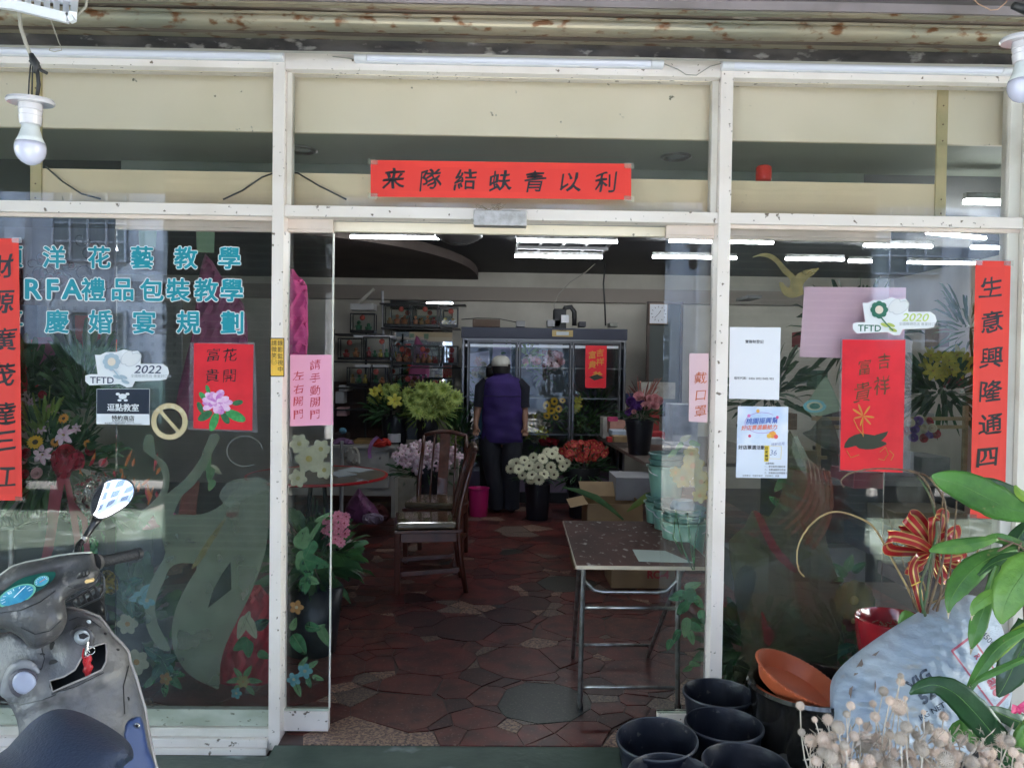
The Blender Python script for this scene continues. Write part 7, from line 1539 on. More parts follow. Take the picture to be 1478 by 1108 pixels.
b = MB(); b.lathe([(.055, 0), (.066, .004), (.068, .085), (.062, .088), (.0001, .086)], W(569, 638, 4.85), 24); b.build('paper_cup', whitep, smooth='auto', label='white round tub on the desk before the yellow lilies', cat='tub')
def blob(nm, lab, cat, P, Y, m_, bulge=.05, rad=8, back=.02, sm=2, fn=None): 
    b = MB(); inflate(b, P, Y, bulge=bulge, rad=rad, step=5, back=back, backbulge=bulge, smooth=sm, fn=fn); return b.build(nm, m_, smooth='auto', label=lab, cat=cat)
crk = lambda s_: (lambda x, y: .012*math.sin(x*.9+s_)*math.cos(y*.8+s_*2)+.006*math.sin(x*2.1-y*1.7))
blob('red_bundle', 'bright red ribbon bundle on the right end of the desk', 'ribbon', [(538, 645), (540, 636), (550, 632), (560, 633), (565, 640), (560, 645)], 4.7, mat('red_bundle', (.55, .03, .02), .5), .04, 6, fn=crk(1))
b = MB(); b.strip([W(x, y, 4.66) for x, y in ((552, 633), (544, 631), (537, 638), (533, 650), (534, 661))], [.018]*5, Vector((1, 0, .2)), nw=1); b.build('mauve_ribbon', mat('mauve_ribbon', (.32, .14, .32), .5), smooth=True, label='mauve ribbon hanging over the desk edge', cat='ribbon')
blob('lilac_bundle', 'crumpled lilac wrapping on the left of the desk', 'wrapping', [(480, 643), (484, 634), (496, 631), (508, 636), (510, 643)], 4.8, mat('lilac_crumple', (.22, .12, .24), .6), .04, 6, fn=crk(2))
blob('blue_glove', 'light blue glove lying on a box at the left of the desk', 'glove', [(489, 622), (492, 617), (499, 618), (500, 624), (494, 626)], 4.85, mat('glove_blue', (.12, .30, .42), .6), .02, 4)
item('box', 'dark box under the blue glove on the desk', 'box', 482, 500, 625, 634, 4.9, .2, (.05, .035, .03)); item('box', 'blue grey panel behind the desk buckets', 'box', 582, 604, 600, 634, 5.3, .1, (.08, .10, .13))
blob('plastic_bag', 'translucent white bag hanging on the front of the desk', 'bag', [(498, 650), (504, 645), (512, 644), (518, 650), (520, 668), (512, 672), (502, 670), (496, 662)], 4.62, mat('bag_white', (.38, .36, .32), .4), .03, 8, fn=crk(4))
# round table
tz = .755; tcx, tcy, tr = W(456, 695, 2.4).x, 2.45, .50
rt = thing('round_table', 'round grey table with a red rim behind the left door glass', 'table', (tcx, tcy, 0))
MB().lathe([(.0001, -.012), (tr-.012, -.012), (tr-.012, .0), (.0001, .001)], (tcx, tcy, tz), 48).build('table_top', mat('grey_laminate', (.20, .18, .15), .3, col2=(.15, .135, .115), nscale=5), rt, smooth='auto')
MB().lathe([(tr-.011, -.016), (tr, -.016), (tr+.006, -.010), (tr+.006, .002), (tr-.002, .005), (tr-.011, .002), (tr-.011, -.016)], (tcx, tcy, tz), 48, cap=False).build('rim', mat('red_rim', (.50, .012, .02), .35), rt, smooth='auto')
for k in range(4):
    a = math.pi/4+k*math.pi/2+.3; MB().tube([(tcx+.06*math.cos(a), tcy+.06*math.sin(a), tz-.015), (tcx+.10*math.cos(a), tcy+.10*math.sin(a), .4), (tcx+.30*math.cos(a), tcy+.30*math.sin(a), .02)], .012, 8).build('leg', blackw, rt, smooth=True)
def papers(nm, lab, cat, P, z, m_, h=.003):
    b = MB(); b.prism([G(x, y, z) for x, y in P], (0, 0, h)); return b.build(nm, m_, label=lab, cat=cat)
papers('paper', 'white paper sheet on the round table, farther one', 'paper', [(487, 679), (510, 674), (540, 678), (518, 682)], tz+.002, mat('table_paper', (.45, .50, .55), .6)); papers('paper', 'white booklet on the round table near the door glass', 'paper', [(470, 683), (495, 680), (515, 685), (488, 689)], tz+.002, mat('table_paper', (.45, .50, .55), .6), .006)
b = MB(); b.tube([G(x, y, tz+.004) for x, y in ((513, 690), (522, 691), (532, 694), (524, 692), (515, 694))], .003, 5); b.build('cable_tie', whitep, label='white cable curled on the round table', cat='cable')
t = thing('pedestal_fan', 'round white base of a pedestal fan on the floor by the table', 'fan', G(492, 785, 0)); MB().lathe([(.0001, 0), (.145, 0), (.15, .01), (.14, .022), (.06, .035), (.03, .05), (.0001, .05)], G(492, 783, 0.02)*1+Vector((0, 0, -.02)), 32).build('base', mat('fan_base', (.48, .45, .42), .4), t, smooth='auto')
MB().lathe([(.07, .03), (.075, .05), (.02, .055), (.016, .9), (.0001, .9)], G(492, 783, 0.02)-Vector((0, 0, .02)), 16).build('pole', mat('fan_grey2', (.3, .3, .3), .4), t, smooth='auto')
# purple bags on the floor
bg_ = lambda n, c_: mat(n, c_, .35, col2=tuple(v*.5 for v in c_), nscale=9, coat=.3)
blob('shopping_bag', 'purple plastic bag slumped on the floor under the table', 'bag', [(502, 752), (498, 735), (504, 722), (512, 712), (518, 704), (524, 712), (534, 722), (545, 735), (548, 752), (530, 756)], 3.9, bg_('purple_bag', (.24, .08, .20)), .10, 18, fn=crk(3)); blob('shopping_bag', 'brownish red bag behind the purple bag by the desk leg', 'bag', [(540, 752), (538, 736), (546, 726), (556, 730), (562, 742), (558, 752)], 4.15, bg_('wine_bag', (.18, .06, .06)), .07, 10, fn=crk(5)); blob('shopping_bag', 'white and mauve packets beside the purple bag on the floor', 'bag', [(524, 754), (524, 743), (540, 740), (553, 744), (552, 755), (536, 757)], 3.8, bg_('mauve_packet', (.34, .26, .36)), .04, 6, fn=crk(6))
# pink artificial flowers by the doorway
bouquet('pink_flower_spray', 'hot pink flowers showing through the left door glass edge', 'flowers', [(488, 745, .9, 9), (497, 755, .9, 8), (489, 763, .88, 10), (498, 770, .9, 9), (478, 768, .95, 10), (470, 762, .95, 9), (476, 780, .95, 9), (464, 772, 1.0, 8), (500, 745, 1.0, 7), (472, 750, 1.0, 8), (484, 778, .9, 8), (492, 783, .95, 7), (426, 750, 1.0, 8), (480, 757, .92, 8)], pinkf, seed=3, fol=[(W(470, 790, 1.05), (.16, .10, .14), 80, .12, .022, fg2, {})])
t = thing('plant_tub', 'dark tub of green leaves behind the left sliding door', 'plant', G(445, 985, 0)); MB().lathe([(.0001, 0), (.13, 0), (.17, .35), (.0001, .34)], (W(450, 900, 1.0).x, 1.0, 0), 20).build('tub', blkb, t, smooth=True); foliage(t, (W(450, 850, 1.0).x, 1.0, .52), (.18, .14, .18), 120, .18, .03, fg1, 'leaves', seed=60)
# ================================================================ rosewood chairs
rw = mat('rosewood', (.11, .030, .018), .28, col2=(.06, .018, .012), nscale=9, stretch=(1, 1, .25), coat=.4); seatp = mat('padded_seat', (.16, .12, .075), .22, col2=(.10, .075, .05), nscale=7, coat=.6, bump=.3, bscale=25)
def chair(loc, rz, lab):
    t = thing('rosewood_chair', lab, 'chair', loc, 'carved rosewood chairs')
    O = Vector(loc); rm = Matrix.Rotation(rz, 3, 'Z')      # chair faces -y locally
    def P(x, y, z): return O+rm @ Vector((x, y, z))
    def bars(nm, pts, wx, wz, m_=rw, up=None):
        b = MB()
        for a, c in zip(pts[:-1], pts[1:]): b.bar(P(*a), P(*c), wx, wz, up or rm @ Vector((0, -1, .01)))
        return b.build(nm, m_, t, bevel=.002)
    for s_ in (-1, 1):
        bars('leg', [(s_*.20, -.20, 0), (s_*.20, -.20, .43)], .036, .036, up=(0, 1, 0))
        MB().tube([P(s_*.20, .27, 0), P(s_*.20, .23, .22), P(s_*.20, .21, .44), P(s_*.20, .225, .60), P(s_*.19, .27, .78), P(s_*.18, .32, .97)], [.019, .02, .021, .018, .0165, .016], 8).build('back_post', rw, t, smooth=True)
        bars('side_stretcher', [(s_*.20, -.18, .14), (s_*.20, .22, .16)], .022, .03, up=(0, 0, 1)); bars('side_apron', [(s_*.20, -.18, .385), (s_*.20, .20, .385)], .02, .06, up=(0, 0, 1))
    b = MB()
    b.prism([P(-.18, -.21, .355), P(-.10, -.21, .375), P(0, -.21, .36), P(.10, -.21, .375), P(.18, -.21, .355), P(.18, -.21, .415), P(-.18, -.21, .415)], rm @ Vector((0, .02, 0))).build('front_apron', rw, t)
    b = MB(); b.prism([P(-.18, -.20, .24), P(-.09, -.20, .262), P(0, -.20, .268), P(.09, -.20, .262), P(.18, -.20, .24), P(.18, -.20, .205), P(.09, -.20, .228), P(0, -.20, .235), P(-.09, -.20, .228), P(-.18, -.20, .205)], rm @ Vector((0, .02, 0))).build('front_stretcher', rw, t)
    q = MB(); q.box(-.225, .225, -.225, .235, .418, .44); q.v = [P(*v) for v in q.v]; q.build('seat_frame', rw, t, bevel=.004)
    q = MB(); q.box(-.21, .21, -.215, .20, .441, .49); q.v = [P(*v) for v in q.v]; q.build('cushion', seatp, t, bevel=.016)
    MB().tube([P(-.18, .32, .97), P(-.13, .328, .985), P(-.06, .33, 1.0), P(0, .33, 1.004), P(.06, .33, 1.0), P(.13, .328, .985), P(.18, .32, .97)], .018, 8).build('crest_rail', rw, t, smooth=True)
    q = MB(); sp = [(0, .215, .49), (0, .235, .62), (0, .285, .80), (0, .325, .985)]
    for a, c in zip(sp[:-1], sp[1:]): q.bar(P(*a), P(*c), .085, .012, rm @ Vector((0, 1, .1)))
    q.build('splat', mat('splat_wood', (.18, .05, .028), .3, col2=(.11, .03, .018), nscale=25, coat=.4), t)
    for s_ in (-1, 1):
        MB().tube([P(s_*.10, .205, .45), P(s_*.10, .225, .60), P(s_*.095, .27, .78), P(s_*.09, .322, .985)], .009, 6).build('spindle', rw, t, smooth=True)
    return t
A_ = G(618, 828, 0); chair((A_.x+.01, 2.28, 0), R(-90+8), 'nearer rosewood chair seen from its side with a shiny tan cushion')
B_ = W(628, 700, 3.15); chair((B_.x+.02, 3.05, 0), R(-8), 'farther rosewood chair facing the door in front of the lilies')
# white board and crate left of chair 2
item('crate_box', 'off white carton behind the farther chair', 'carton', 574, 600, 690, 740, 3.9, .3, (.34, .31, .24)); item('crate_box', 'pale upright panel behind the chair back', 'carton', 645, 662, 660, 745, 4.0, .1, (.30, .27, .22))
# ================================================================ right side tables, cartons, buckets
cm_ = mat('carton_brown', (.34, .23, .12), .75, col2=(.28, .185, .10), nscale=5)
def carton(lab, x0, x1, ytop, ybot, Y, dep, m_, openz=0, word=None):
    a = W(x0, ybot, Y); c = W(x1, ytop, Y); t = thing('carton', lab, 'carton', ((a.x+c.x)/2, Y+dep/2, a.z)); b = MB(); w_ = .006
    b.box(a.x, c.x, Y, Y+w_, a.z, c.z); b.box(a.x, c.x, Y+dep-w_, Y+dep, a.z, c.z); b.box(a.x, a.x+w_, Y+w_, Y+dep-w_, a.z, c.z); b.box(c.x-w_, c.x, Y+w_, Y+dep-w_, a.z, c.z); b.box(a.x+w_, c.x-w_, Y+w_, Y+dep-w_, a.z, a.z+w_)
    b.build('walls', m_, t)
    if openz:
        for s_, yy in ((1, Y), (1, Y+dep)):
            pass
        MB().add([(a.x, Y+dep, c.z), (c.x, Y+dep, c.z), (c.x+.02, Y+dep+.12, c.z+.10), (a.x-.02, Y+dep+.12, c.z+.10)], [(0, 1, 2, 3)]).build('flap', m_, t)
        MB().add([(a.x, Y, c.z), (a.x, Y+dep, c.z), (a.x-.13, Y+dep, c.z-.03), (a.x-.13, Y, c.z-.03)], [(0, 1, 2, 3)]).build('flap', m_, t)
    else: MB().box(a.x+w_, c.x-w_, Y+w_, Y+dep-w_, c.z-w_, c.z-.001).build('lid', m_, t)
    if word: write(MB(), word[0], W(word[1], word[2], Y-.002), word[3]*mpp(Y), bold=.05).build('printed_word', mat('red_print_box', (.40, .04, .04), .6), t)
    return t
carton('white carton standing open on the brown carton, right of the mums', 889, 950, 690, 722, 3.1, .42, mat('carton_grey', (.32, .32, .34), .7, col2=(.26, .26, .28), nscale=5), 0)
carton('open brown carton under the white carton', 847, 928, 728, 790, 2.75, .4, cm_, 1); carton('brown carton with red lettering on the floor under the folding table', 882, 975, 806, 848, 2.25, .35, cm_, 0, ('RC-4', 950, 829, 15))
carton('plain brown carton on the floor behind the folding table', 828, 870, 795, 835, 2.75, .35, cm_, 0)
t = thing('palm_leaf', 'long green palm leaf hanging out of the cartons', 'leaf', W(860, 725, 2.6)); MB().strip([W(x, y, 2.6) for x, y in ((812, 703), (835, 708), (860, 718), (880, 732), (900, 750))], [.004, .018, .024, .018, .006], Vector((.4, 0, 1)), nw=1, fold=.3).build('blade', fg2, t, smooth=True)
MB().strip([W(x, y, 2.5) for x, y in ((905, 738), (918, 728), (935, 716), (950, 710))], [.004, .022, .028, .008], Vector((.3, 0, 1)), nw=1, fold=.3).build('blade', fg3, t, smooth=True)
wt_ = thing('work_table', 'cluttered dark work table along the right wall', 'table', (1.7, 4.6, 0)); ztt = .76
tp = [G(868, 634, ztt), G(960, 690, ztt)]; 
MB().prism([(tp[0].x, 6.1, ztt-.03), (tp[0].x+.1, 3.4, ztt-.03), (2.6, 3.4, ztt-.03), (2.6, 6.1, ztt-.03)], (0, 0, .03)).build('table_top', mat('worn_table', (.14, .10, .085), .4, col2=(.20, .17, .15), nscale=8), wt_)
for x, y in ((tp[0].x+.2, 3.5), (tp[0].x+.12, 5.9), (2.5, 3.5)): MB().box(x, x+.04, y, y+.04, 0, ztt-.031).build('leg', blackp, wt_)
for nm, lab, cat, x0, x1, y0, y1, Y, dep, c_ in (('box', 'salmon wrapped box on the work table', 'box', 880, 905, 608, 625, 5.2, .3, (.40, .20, .15)), ('box', 'white carton on the work table left of the black bucket', 'box', 870, 888, 603, 632, 5.4, .25, (.42, .40, .36)), ('book', 'white blue edged book on the work table', 'book', 884, 908, 622, 629, 4.9, .3, (.45, .52, .62)), ('box', 'tan packet on the work table', 'packet', 886, 912, 630, 638, 4.6, .2, (.30, .20, .10)), ('ribbon_roll', 'hot pink ribbon roll on the salmon box', 'ribbon', 878, 892, 602, 608, 5.2, .1, (.50, .04, .14)), ('ribbon_roll', 'red ribbon roll at the table edge', 'ribbon', 877, 888, 631, 638, 4.7, .1, (.50, .03, .03)),
    ('box', 'red packet right of the black bucket', 'packet', 935, 960, 624, 634, 4.6, .2, (.45, .03, .04)), ('box', 'pale packet at the right of the work table', 'packet', 936, 958, 633, 641, 4.4, .2, (.40, .40, .42)), ('box', 'red panel behind the flower bucket', 'panel', 938, 952, 580, 622, 5.6, .05, (.30, .03, .03)), ('box', 'pale box high behind the flower bucket', 'box', 925, 975, 552, 575, 5.9, .2, (.40, .38, .34)), ('box', 'deep blue box left behind the flower bucket', 'box', 903, 920, 568, 582, 5.9, .2, (.02, .04, .12)), ('printer', 'white printer seen through the right door glass', 'printer', 970, 1008, 584, 640, 3.6, .3, (.50, .50, .54)), ('box', 'white carton below the printer through the right door glass', 'carton', 968, 1010, 642, 668, 3.3, .3, (.40, .42, .44))):
    item(nm, lab, cat, x0, x1, y0, y1, Y, dep, c_)
bucket(923, 606, 655, 42, 4.0, blkb, 'tall black bucket with pink and violet flowers on the work table', taper=.7)
bouquet('mixed_flower_bunch', 'pale pink roses and violet blooms in the tall black bucket', 'flowers', scatter(14, 908, 955, 572, 592, 4.0, 6, 9, 17, .1)+scatter(8, 903, 918, 588, 600, 3.95, 4, 6, 18, .1), [rosep, rosep, rosev], seed=13, fol=[(W(924, 598, 4.0), (.15, .10, .07), 120, .10, .010, fg1, {}), (W(926, 575, 4.1), (.12, .10, .08), 30, .22, .006, M2('red_twig', (.25, .05, .04), (.3, .12, .08)), dict(up=2))])
# folding table
tt = thing('folding_table', 'scuffed brown folding table on steel tube legs in the doorway', 'table', (.65, .6, 0)); zt2 = .70
tm = mat('scuffed_brown_top', (.12, .055, .045), .75, spec=.2, col2=(.08, .038, .033), nscale=6, col3=(.42, .36, .32), n3=30, b3=(.60, .70), stretch=(1, .5, 1), bump=.1, bscale=80)
a0, a1, a2 = G(832, 815, zt2), G(813, 751, zt2), G(1016, 816, zt2)
tp4 = [(a0.x, a0.y), (a1.x, a1.y), (.95, a1.y+.01), (.95, a0.y)]
MB().prism([(x, y, zt2-.014) for x, y in tp4], (0, 0, .014)).build('table_top', tm, tt, bevel=.003)
b = MB()
for i in range(4): p_, q_ = tp4[i], tp4[(i+1) % 4]; b.bar((p_[0], p_[1], zt2-.010), (q_[0], q_[1], zt2-.010), .006, .016)
b.build('edge_band', mat('edge_band_tan', (.42, .36, .27), .35, .2), tt)
x0, x1, yn = a0.x+.035, .80, a0.y+.02
for nm, pts in (('leg', [(x0, yn+.02, zt2-.02), (x0, yn+.06, .35), (x0+.005, yn+.12, 0)]), ('leg', [(x1, yn+.02, zt2-.02), (x1+.005, yn+.05, .4), (x1+.03, yn+.12, 0)]), ('rear_leg', [(x0-.015, yn+.04, zt2-.03), ((x0-.015+G(827, 948, 0).x)/2, (yn+.04+G(827, 948, 0).y)/2, .35), G(827, 948, .01)]), ('rear_leg', [(x1+.02, yn+.04, zt2-.03), (x1+.02, (yn+.04+G(827, 948, 0).y)/2, .35), (x1+.02, G(827, 948, 0).y, .01)])):
    MB().tube(pts, .0115, 10).build(nm, chrome, tt, smooth='auto')
for x, y in ((x0+.005, yn+.12), (x1+.03, yn+.12)): MB().lathe([(.014, 0), (.0145, .035), (.013, .038)], (x, y, 0), 12).build('rubber_foot', blackw, tt)
MB().tube([(x0, yn+.025, zt2-.02), (x0+.005, yn+.03, zt2-.08), (x0+.05, yn+.035, zt2-.125), (x0+.09, yn+.035, zt2-.132), (x1-.09, yn+.035, zt2-.132), (x1-.05, yn+.035, zt2-.125), (x1-.005, yn+.03, zt2-.08), (x1, yn+.025, zt2-.02)], .0085, 8).build('curved_brace', chrome, tt, smooth=True)
for z, dy_ in ((.495, .045), (.115, .105)): MB().tube([(x0, yn+dy_, z), (x1+.01, yn+dy_, z)], .0085, 8).build('cross_bar', chrome, tt, smooth=True)
MB().tube([(G(827, 948, 0).x, G(827, 948, 0).y-.06, .09), (x1+.02, G(827, 948, 0).y-.06, .09)], .0085, 8).build('cross_bar', chrome, tt, smooth=True)
papers('notice', 'white printed sheet lying on the folding table edge', 'paper', [(913, 793), (960, 795), (1000, 812), (922, 810)], zt2+.001, mat('sheet_on_table', (.42, .50, .46), .5), .002)
# mint buckets
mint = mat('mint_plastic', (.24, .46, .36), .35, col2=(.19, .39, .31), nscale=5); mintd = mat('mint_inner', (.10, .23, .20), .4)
def mintb(px, ptop, pbot, w_, Y, lab, nest=0):
    t = bucket(px, ptop, pbot, w_, Y, mint, lab, 'mint_bucket', taper=.78, rimw=.008, grp='mint green buckets on the folding table', handle=True)
    r_ = w_/2*mpp(Y)
    for k in range(nest):
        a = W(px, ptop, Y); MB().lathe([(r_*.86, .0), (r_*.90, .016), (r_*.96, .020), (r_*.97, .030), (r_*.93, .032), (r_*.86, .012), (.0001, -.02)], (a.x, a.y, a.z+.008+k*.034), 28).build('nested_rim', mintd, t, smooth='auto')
    return t
mintb(987, 752, 811, 66, .72, 'frontmost mint bucket with a nested one, behind the door glass', 2); mintb(966, 734, 798, 46, .95, 'mint bucket peeking out behind the frontmost one', 1); mintb(956, 724, 775, 50, 1.12, 'lower mint bucket of the rear stack at the far table end', 1); mintb(962, 672, 718, 54, 1.12, 'topmost mint bucket of the rear stack, tipped handle outside', 2)
b = MB(); b.lathe([(.058, 0), (.066, .06), (.05, .085), (.0001, .09)], W(985, 745, .72), 20); b.build('blue_bowl', mat('blue_bowl', (.12, .25, .34), .35), smooth='auto', label='pale blue bowl upside down on the frontmost mint bucket', cat='bowl')
# ================================================================ behind the right window
wood = mat('pale_pine', (.36, .26, .14), .6, col2=(.28, .20, .11), nscale=6, stretch=(1, 1, 4))
ez = thing('pine_stand', 'pale pine display stand seen below the right couplets', 'stand', W(1290, 690, 1.6))
for x in (1180, 1245, 1391): MB().bar(W(x, 690, 1.6), W(x+3, 585, 1.6), .028, .02, (0, 1, 0)).build('post', wood, ez)
for x0_, x1_, y in ((1172, 1400, 604), (1180, 1395, 616), (1180, 1260, 660)): MB().bar(W(x0_, y, 1.575), W(x1_, y, 1.575), .018, .022).build('rail', wood, ez)
cs = thing('counter', 'dark counter running behind the right window', 'counter', (1.6, 1.1, 0)); a = W(1130, 690, 1.2); c = W(1475, 690, 1.2)
MB().box(a.x, 2.7, 1.15, 1.75, a.z-.03, a.z).build('counter_top', mat('counter_grey', (.16, .16, .17), .35), cs, bevel=.003); MB().box(a.x+.05, 2.68, 1.2, 1.72, .35, a.z-.031).build('cabinet', mat('counter_dark', (.03, .028, .03), .5), cs)
for x0_, x1_, y0, y1, Y, c_, lab in ((1232, 1277, 682, 705, 1.0, (.25, .02, .05), 'wine red box on the dark counter'), (1276, 1320, 652, 690, 1.35, (.40, .40, .44), 'crumpled white foil packet on the counter'), (1330, 1372, 660, 690, 1.4, (.25, .25, .27), 'grey box right of the foil packet'), (1200, 1230, 650, 690, 1.5, (.07, .06, .06), 'dark box left on the counter'), (1150, 1180, 650, 690, 1.5, (.22, .17, .10), 'tan box at the left end of the counter'), (1290, 1400, 740, 775, .8, (.16, .13, .08), 'wide ochre carton low behind the right window'), (1180, 1250, 790, 850, 1.1, (.30, .31, .32), 'pale crate standing low behind the painted flower'), (1060, 1110, 800, 855, 1.2, (.28, .29, .30), 'pale crate at the left behind the right door leaf'), (1255, 1300, 765, 800, .7, (.02, .03, .06), 'navy storage tub low behind the right window'), (1310, 1350, 830, 850, .5, (.15, .10, .14), 'mauve packets low behind the ribbon')):
    item('box', lab, 'box', x0_, x1_, y0, y1, Y, .3, c_)
bouquet('yellow_lily_bunch', 'bright yellow lilies behind the right window beside the couplet', 'flowers', scatter(18, 1330, 1405, 508, 545, 2.2, 11, 16, 41, .15), lily_y, seed=21, fol=[(W(1360, 560, 2.3), (.28, .15, .14), 160, .2, .022, fg1, {}), (W(1400, 470, 2.4), (.2, .12, .18), 70, .24, .012, fg2, {})])
bouquet('soap_rose_row', 'row of cream violet and wine roses right of the lotus poster', 'flowers', [(1312, 611, .9, 8), (1325, 608, .9, 7.5), (1319, 620, .9, 7.5), (1331, 619, .9, 7.5), (1338, 628, .9, 8), (1345, 618, .9, 7), (1350, 627, .9, 7.5), (1327, 605, .95, 6.5), (1309, 622, .92, 7), (1340, 609, .95, 7), (1332, 632, .9, 7), (1318, 632, .92, 7)], [rosev, rosew, roser, rosev], seed=4)
t = thing('hanging_greens', 'dark leafy garland hanging behind the right window', 'plant', W(1230, 440, 2.8)); foliage(t, W(1235, 470, 2.8), (.35, .2, .25), 200, .2, .02, fg1, 'leaves', seed=71); foliage(t, W(1110, 560, 2.6), (.25, .2, .25), 140, .2, .02, fg1, 'leaves', seed=72)
t = thing('leafy_planter', 'dark leafy plants low behind the right window', 'plant', W(1120, 980, .6)); foliage(t, W(1090, 930, .6), (.22, .12, .18), 120, .16, .03, fg1, 'leaves', seed=73); foliage(t, W(1225, 930, .6), (.22, .12, .18), 120, .16, .03, fg1, 'leaves', seed=74)
rk_ = thing('back_shelf', 'grey shelving rack deep behind the right window', 'shelf', W(1300, 600, 4.5))
for y in (430, 500, 560, 620): a = W(1080, y, 4.5); MB().box(a.x, 2.6, 4.5, 4.9, a.z, a.z+.03).build('shelf_board', mat('rack_grey', (.14, .14, .15), .5), rk_)
for k in range(14):
    rs2 = random.Random(k+5); x = 1090+k*22; y = (500, 560, 620)[k % 3]; item('box', 'assorted stock box number in colour on the grey rack behind the right window' if False else ('%s box on the %s board of the grey rack' % (('small dark', 'pale', 'brown', 'red', 'green')[k % 5], ('upper', 'middle', 'lower')[k % 3])), 'box', x, x+17, y-rs2.uniform(18, 34), y, 4.55, .25, ((.05, .05, .06), (.30, .30, .30), (.16, .10, .06), (.25, .04, .04), (.04, .12, .07))[k % 5], grp='stock boxes on the grey rack')
# ================================================================ behind the left window
bd = thing('patterned_screen', 'mauve grey screen with scrolling vine pattern behind the left window', 'screen', W(80, 500, 1.9))
a = W(-60, 520, 1.9); c = W(165, 330, 1.9); MB().box(a.x, c.x, 1.9, 1.93, a.z, c.z).build('panel', mat('mauve_screen', (.20, .18, .20), .6, col2=(.16, .145, .165), nscale=3), bd)
vine = mat('vine_print', (.07, .05, .06), .6); berry = mat('berry_print', (.15, .06, .08), .6)
rs = random.Random(91)
for k in range(26):
    cx, cy = rs.uniform(-20, 158), rs.uniform(335, 450); s_ = rs.choice((-1, 1)); r0 = rs.uniform(7, 15)
    b = MB(); b.tube([W(cx+r0*(1-j*.07)*math.cos(j*.55*s_), cy+r0*(1-j*.07)*math.sin(j*.55*s_), 1.897) for j in range(11)], .004, 4); b.build('vine_scroll', vine, bd)
    if k % 2: sheet('berry', [(cx+r0*.6*math.cos(j*.6), cy+r0*.6*math.sin(j*.6)) for j in range(10)], 1.896, berry, '', parent=bd, t=.001)
wp = thing('price_board', 'pale board with vertical lines of writing behind the left window', 'board', W(180, 560, 1.6)); MB().box(W(50, 500, 1.6).x, W(262, 500, 1.6).x, 1.6, 1.62, W(100, 590, 1.6).z, W(100, 432, 1.6).z).build('panel', mat('pale_board', (.26, .27, .27), .6, col2=(.22, .23, .23), nscale=3), wp)
for i, x in enumerate(range(60, 262, 16)): 
    for j in range(7): write(MB(), '花束禮盒蘭盆精緻提籃喜慶'[(i*3+j) % 12], W(x, 445+j*13, 1.596), 6*mpp(1.6)).build('character', mat('faint_ink', (.12, .13, .13), .6), wp)
sheet('notice', [(108, 455), (145, 456), (145, 505), (109, 503)], 1.45, mat('dull_red_paper', (.42, .05, .04), .6), 'dull red paper hanging behind the teal lettering', 'paper'); sheet('notice', [(52, 487), (79, 486), (79, 528), (50, 530)], 1.4, mat('mauve_paper', (.38, .15, .26), .6), 'mauve paper behind the left window', 'paper'); sheet('notice', [(63, 526), (112, 526), (111, 548), (62, 547)], 1.38, mat('lilac_card', (.36, .36, .44), .6), 'lilac card behind the left window', 'card'); sheet('envelope', [(26, 492), (47, 490), (56, 560), (30, 566)], 1.3, mat('red_envelope', (.50, .04, .05), .5), 'red packet behind the far left couplet', 'envelope')
item('box', 'pale blue box high behind the left window', 'box', 28, 54, 440, 492, 1.5, .1, (.14, .22, .36))
sheet('green_card', [(200, 333), (226, 333), (225, 356), (201, 357)], .9, mat('pale_green_card', (.25, .40, .28), .6), 'pale green card at the top behind the left door leaf', 'card'); sheet('green_card', [(283, 334), (310, 334), (309, 365), (284, 364)], .9, mat('pale_green_card', (.25, .40, .28), .6), 'second pale green card nearer the left post', 'card')
pkc = mat('hot_pink_cloth', (.62, .07, .27), .7, col2=(.52, .05, .22), nscale=4, bump=.4, bscale=10)
blob('pink_drape', 'hot pink pentagonal cloth hanging in the left door gap', 'cloth', [(418, 388), (430, 398), (443, 412), (444, 450), (443, 512), (416, 512), (410, 450)], .55, pkc, .02, 10, fn=crk(1.3)); blob('pink_drape', 'large dusky pink drape behind the left window', 'cloth', [(296, 366), (320, 400), (352, 440), (358, 500), (356, 600), (262, 605), (258, 560), (278, 480), (284, 420)], 1.3, mat('dusky_pink_cloth', (.42, .10, .24), .7, col2=(.34, .08, .20), nscale=3, bump=.4, bscale=8), .03, 20, fn=crk(2.2))
blob('pink_box', 'bright pink wrapped parcel behind the frosted figure', 'parcel', [(200, 752), (216, 746), (250, 738), (252, 750), (218, 764), (202, 762)], .8, mat('bright_pink', (.60, .12, .26), .6), .02, 6)
blob('red_cloth', 'red cloth low behind the left door leaf', 'cloth', [(322, 900), (332, 870), (360, 845), (388, 860), (388, 985), (318, 988)], .55, mat('deep_red_cloth', (.38, .015, .04), .7, col2=(.28, .012, .03), nscale=5), .03, 20, fn=crk(.4))
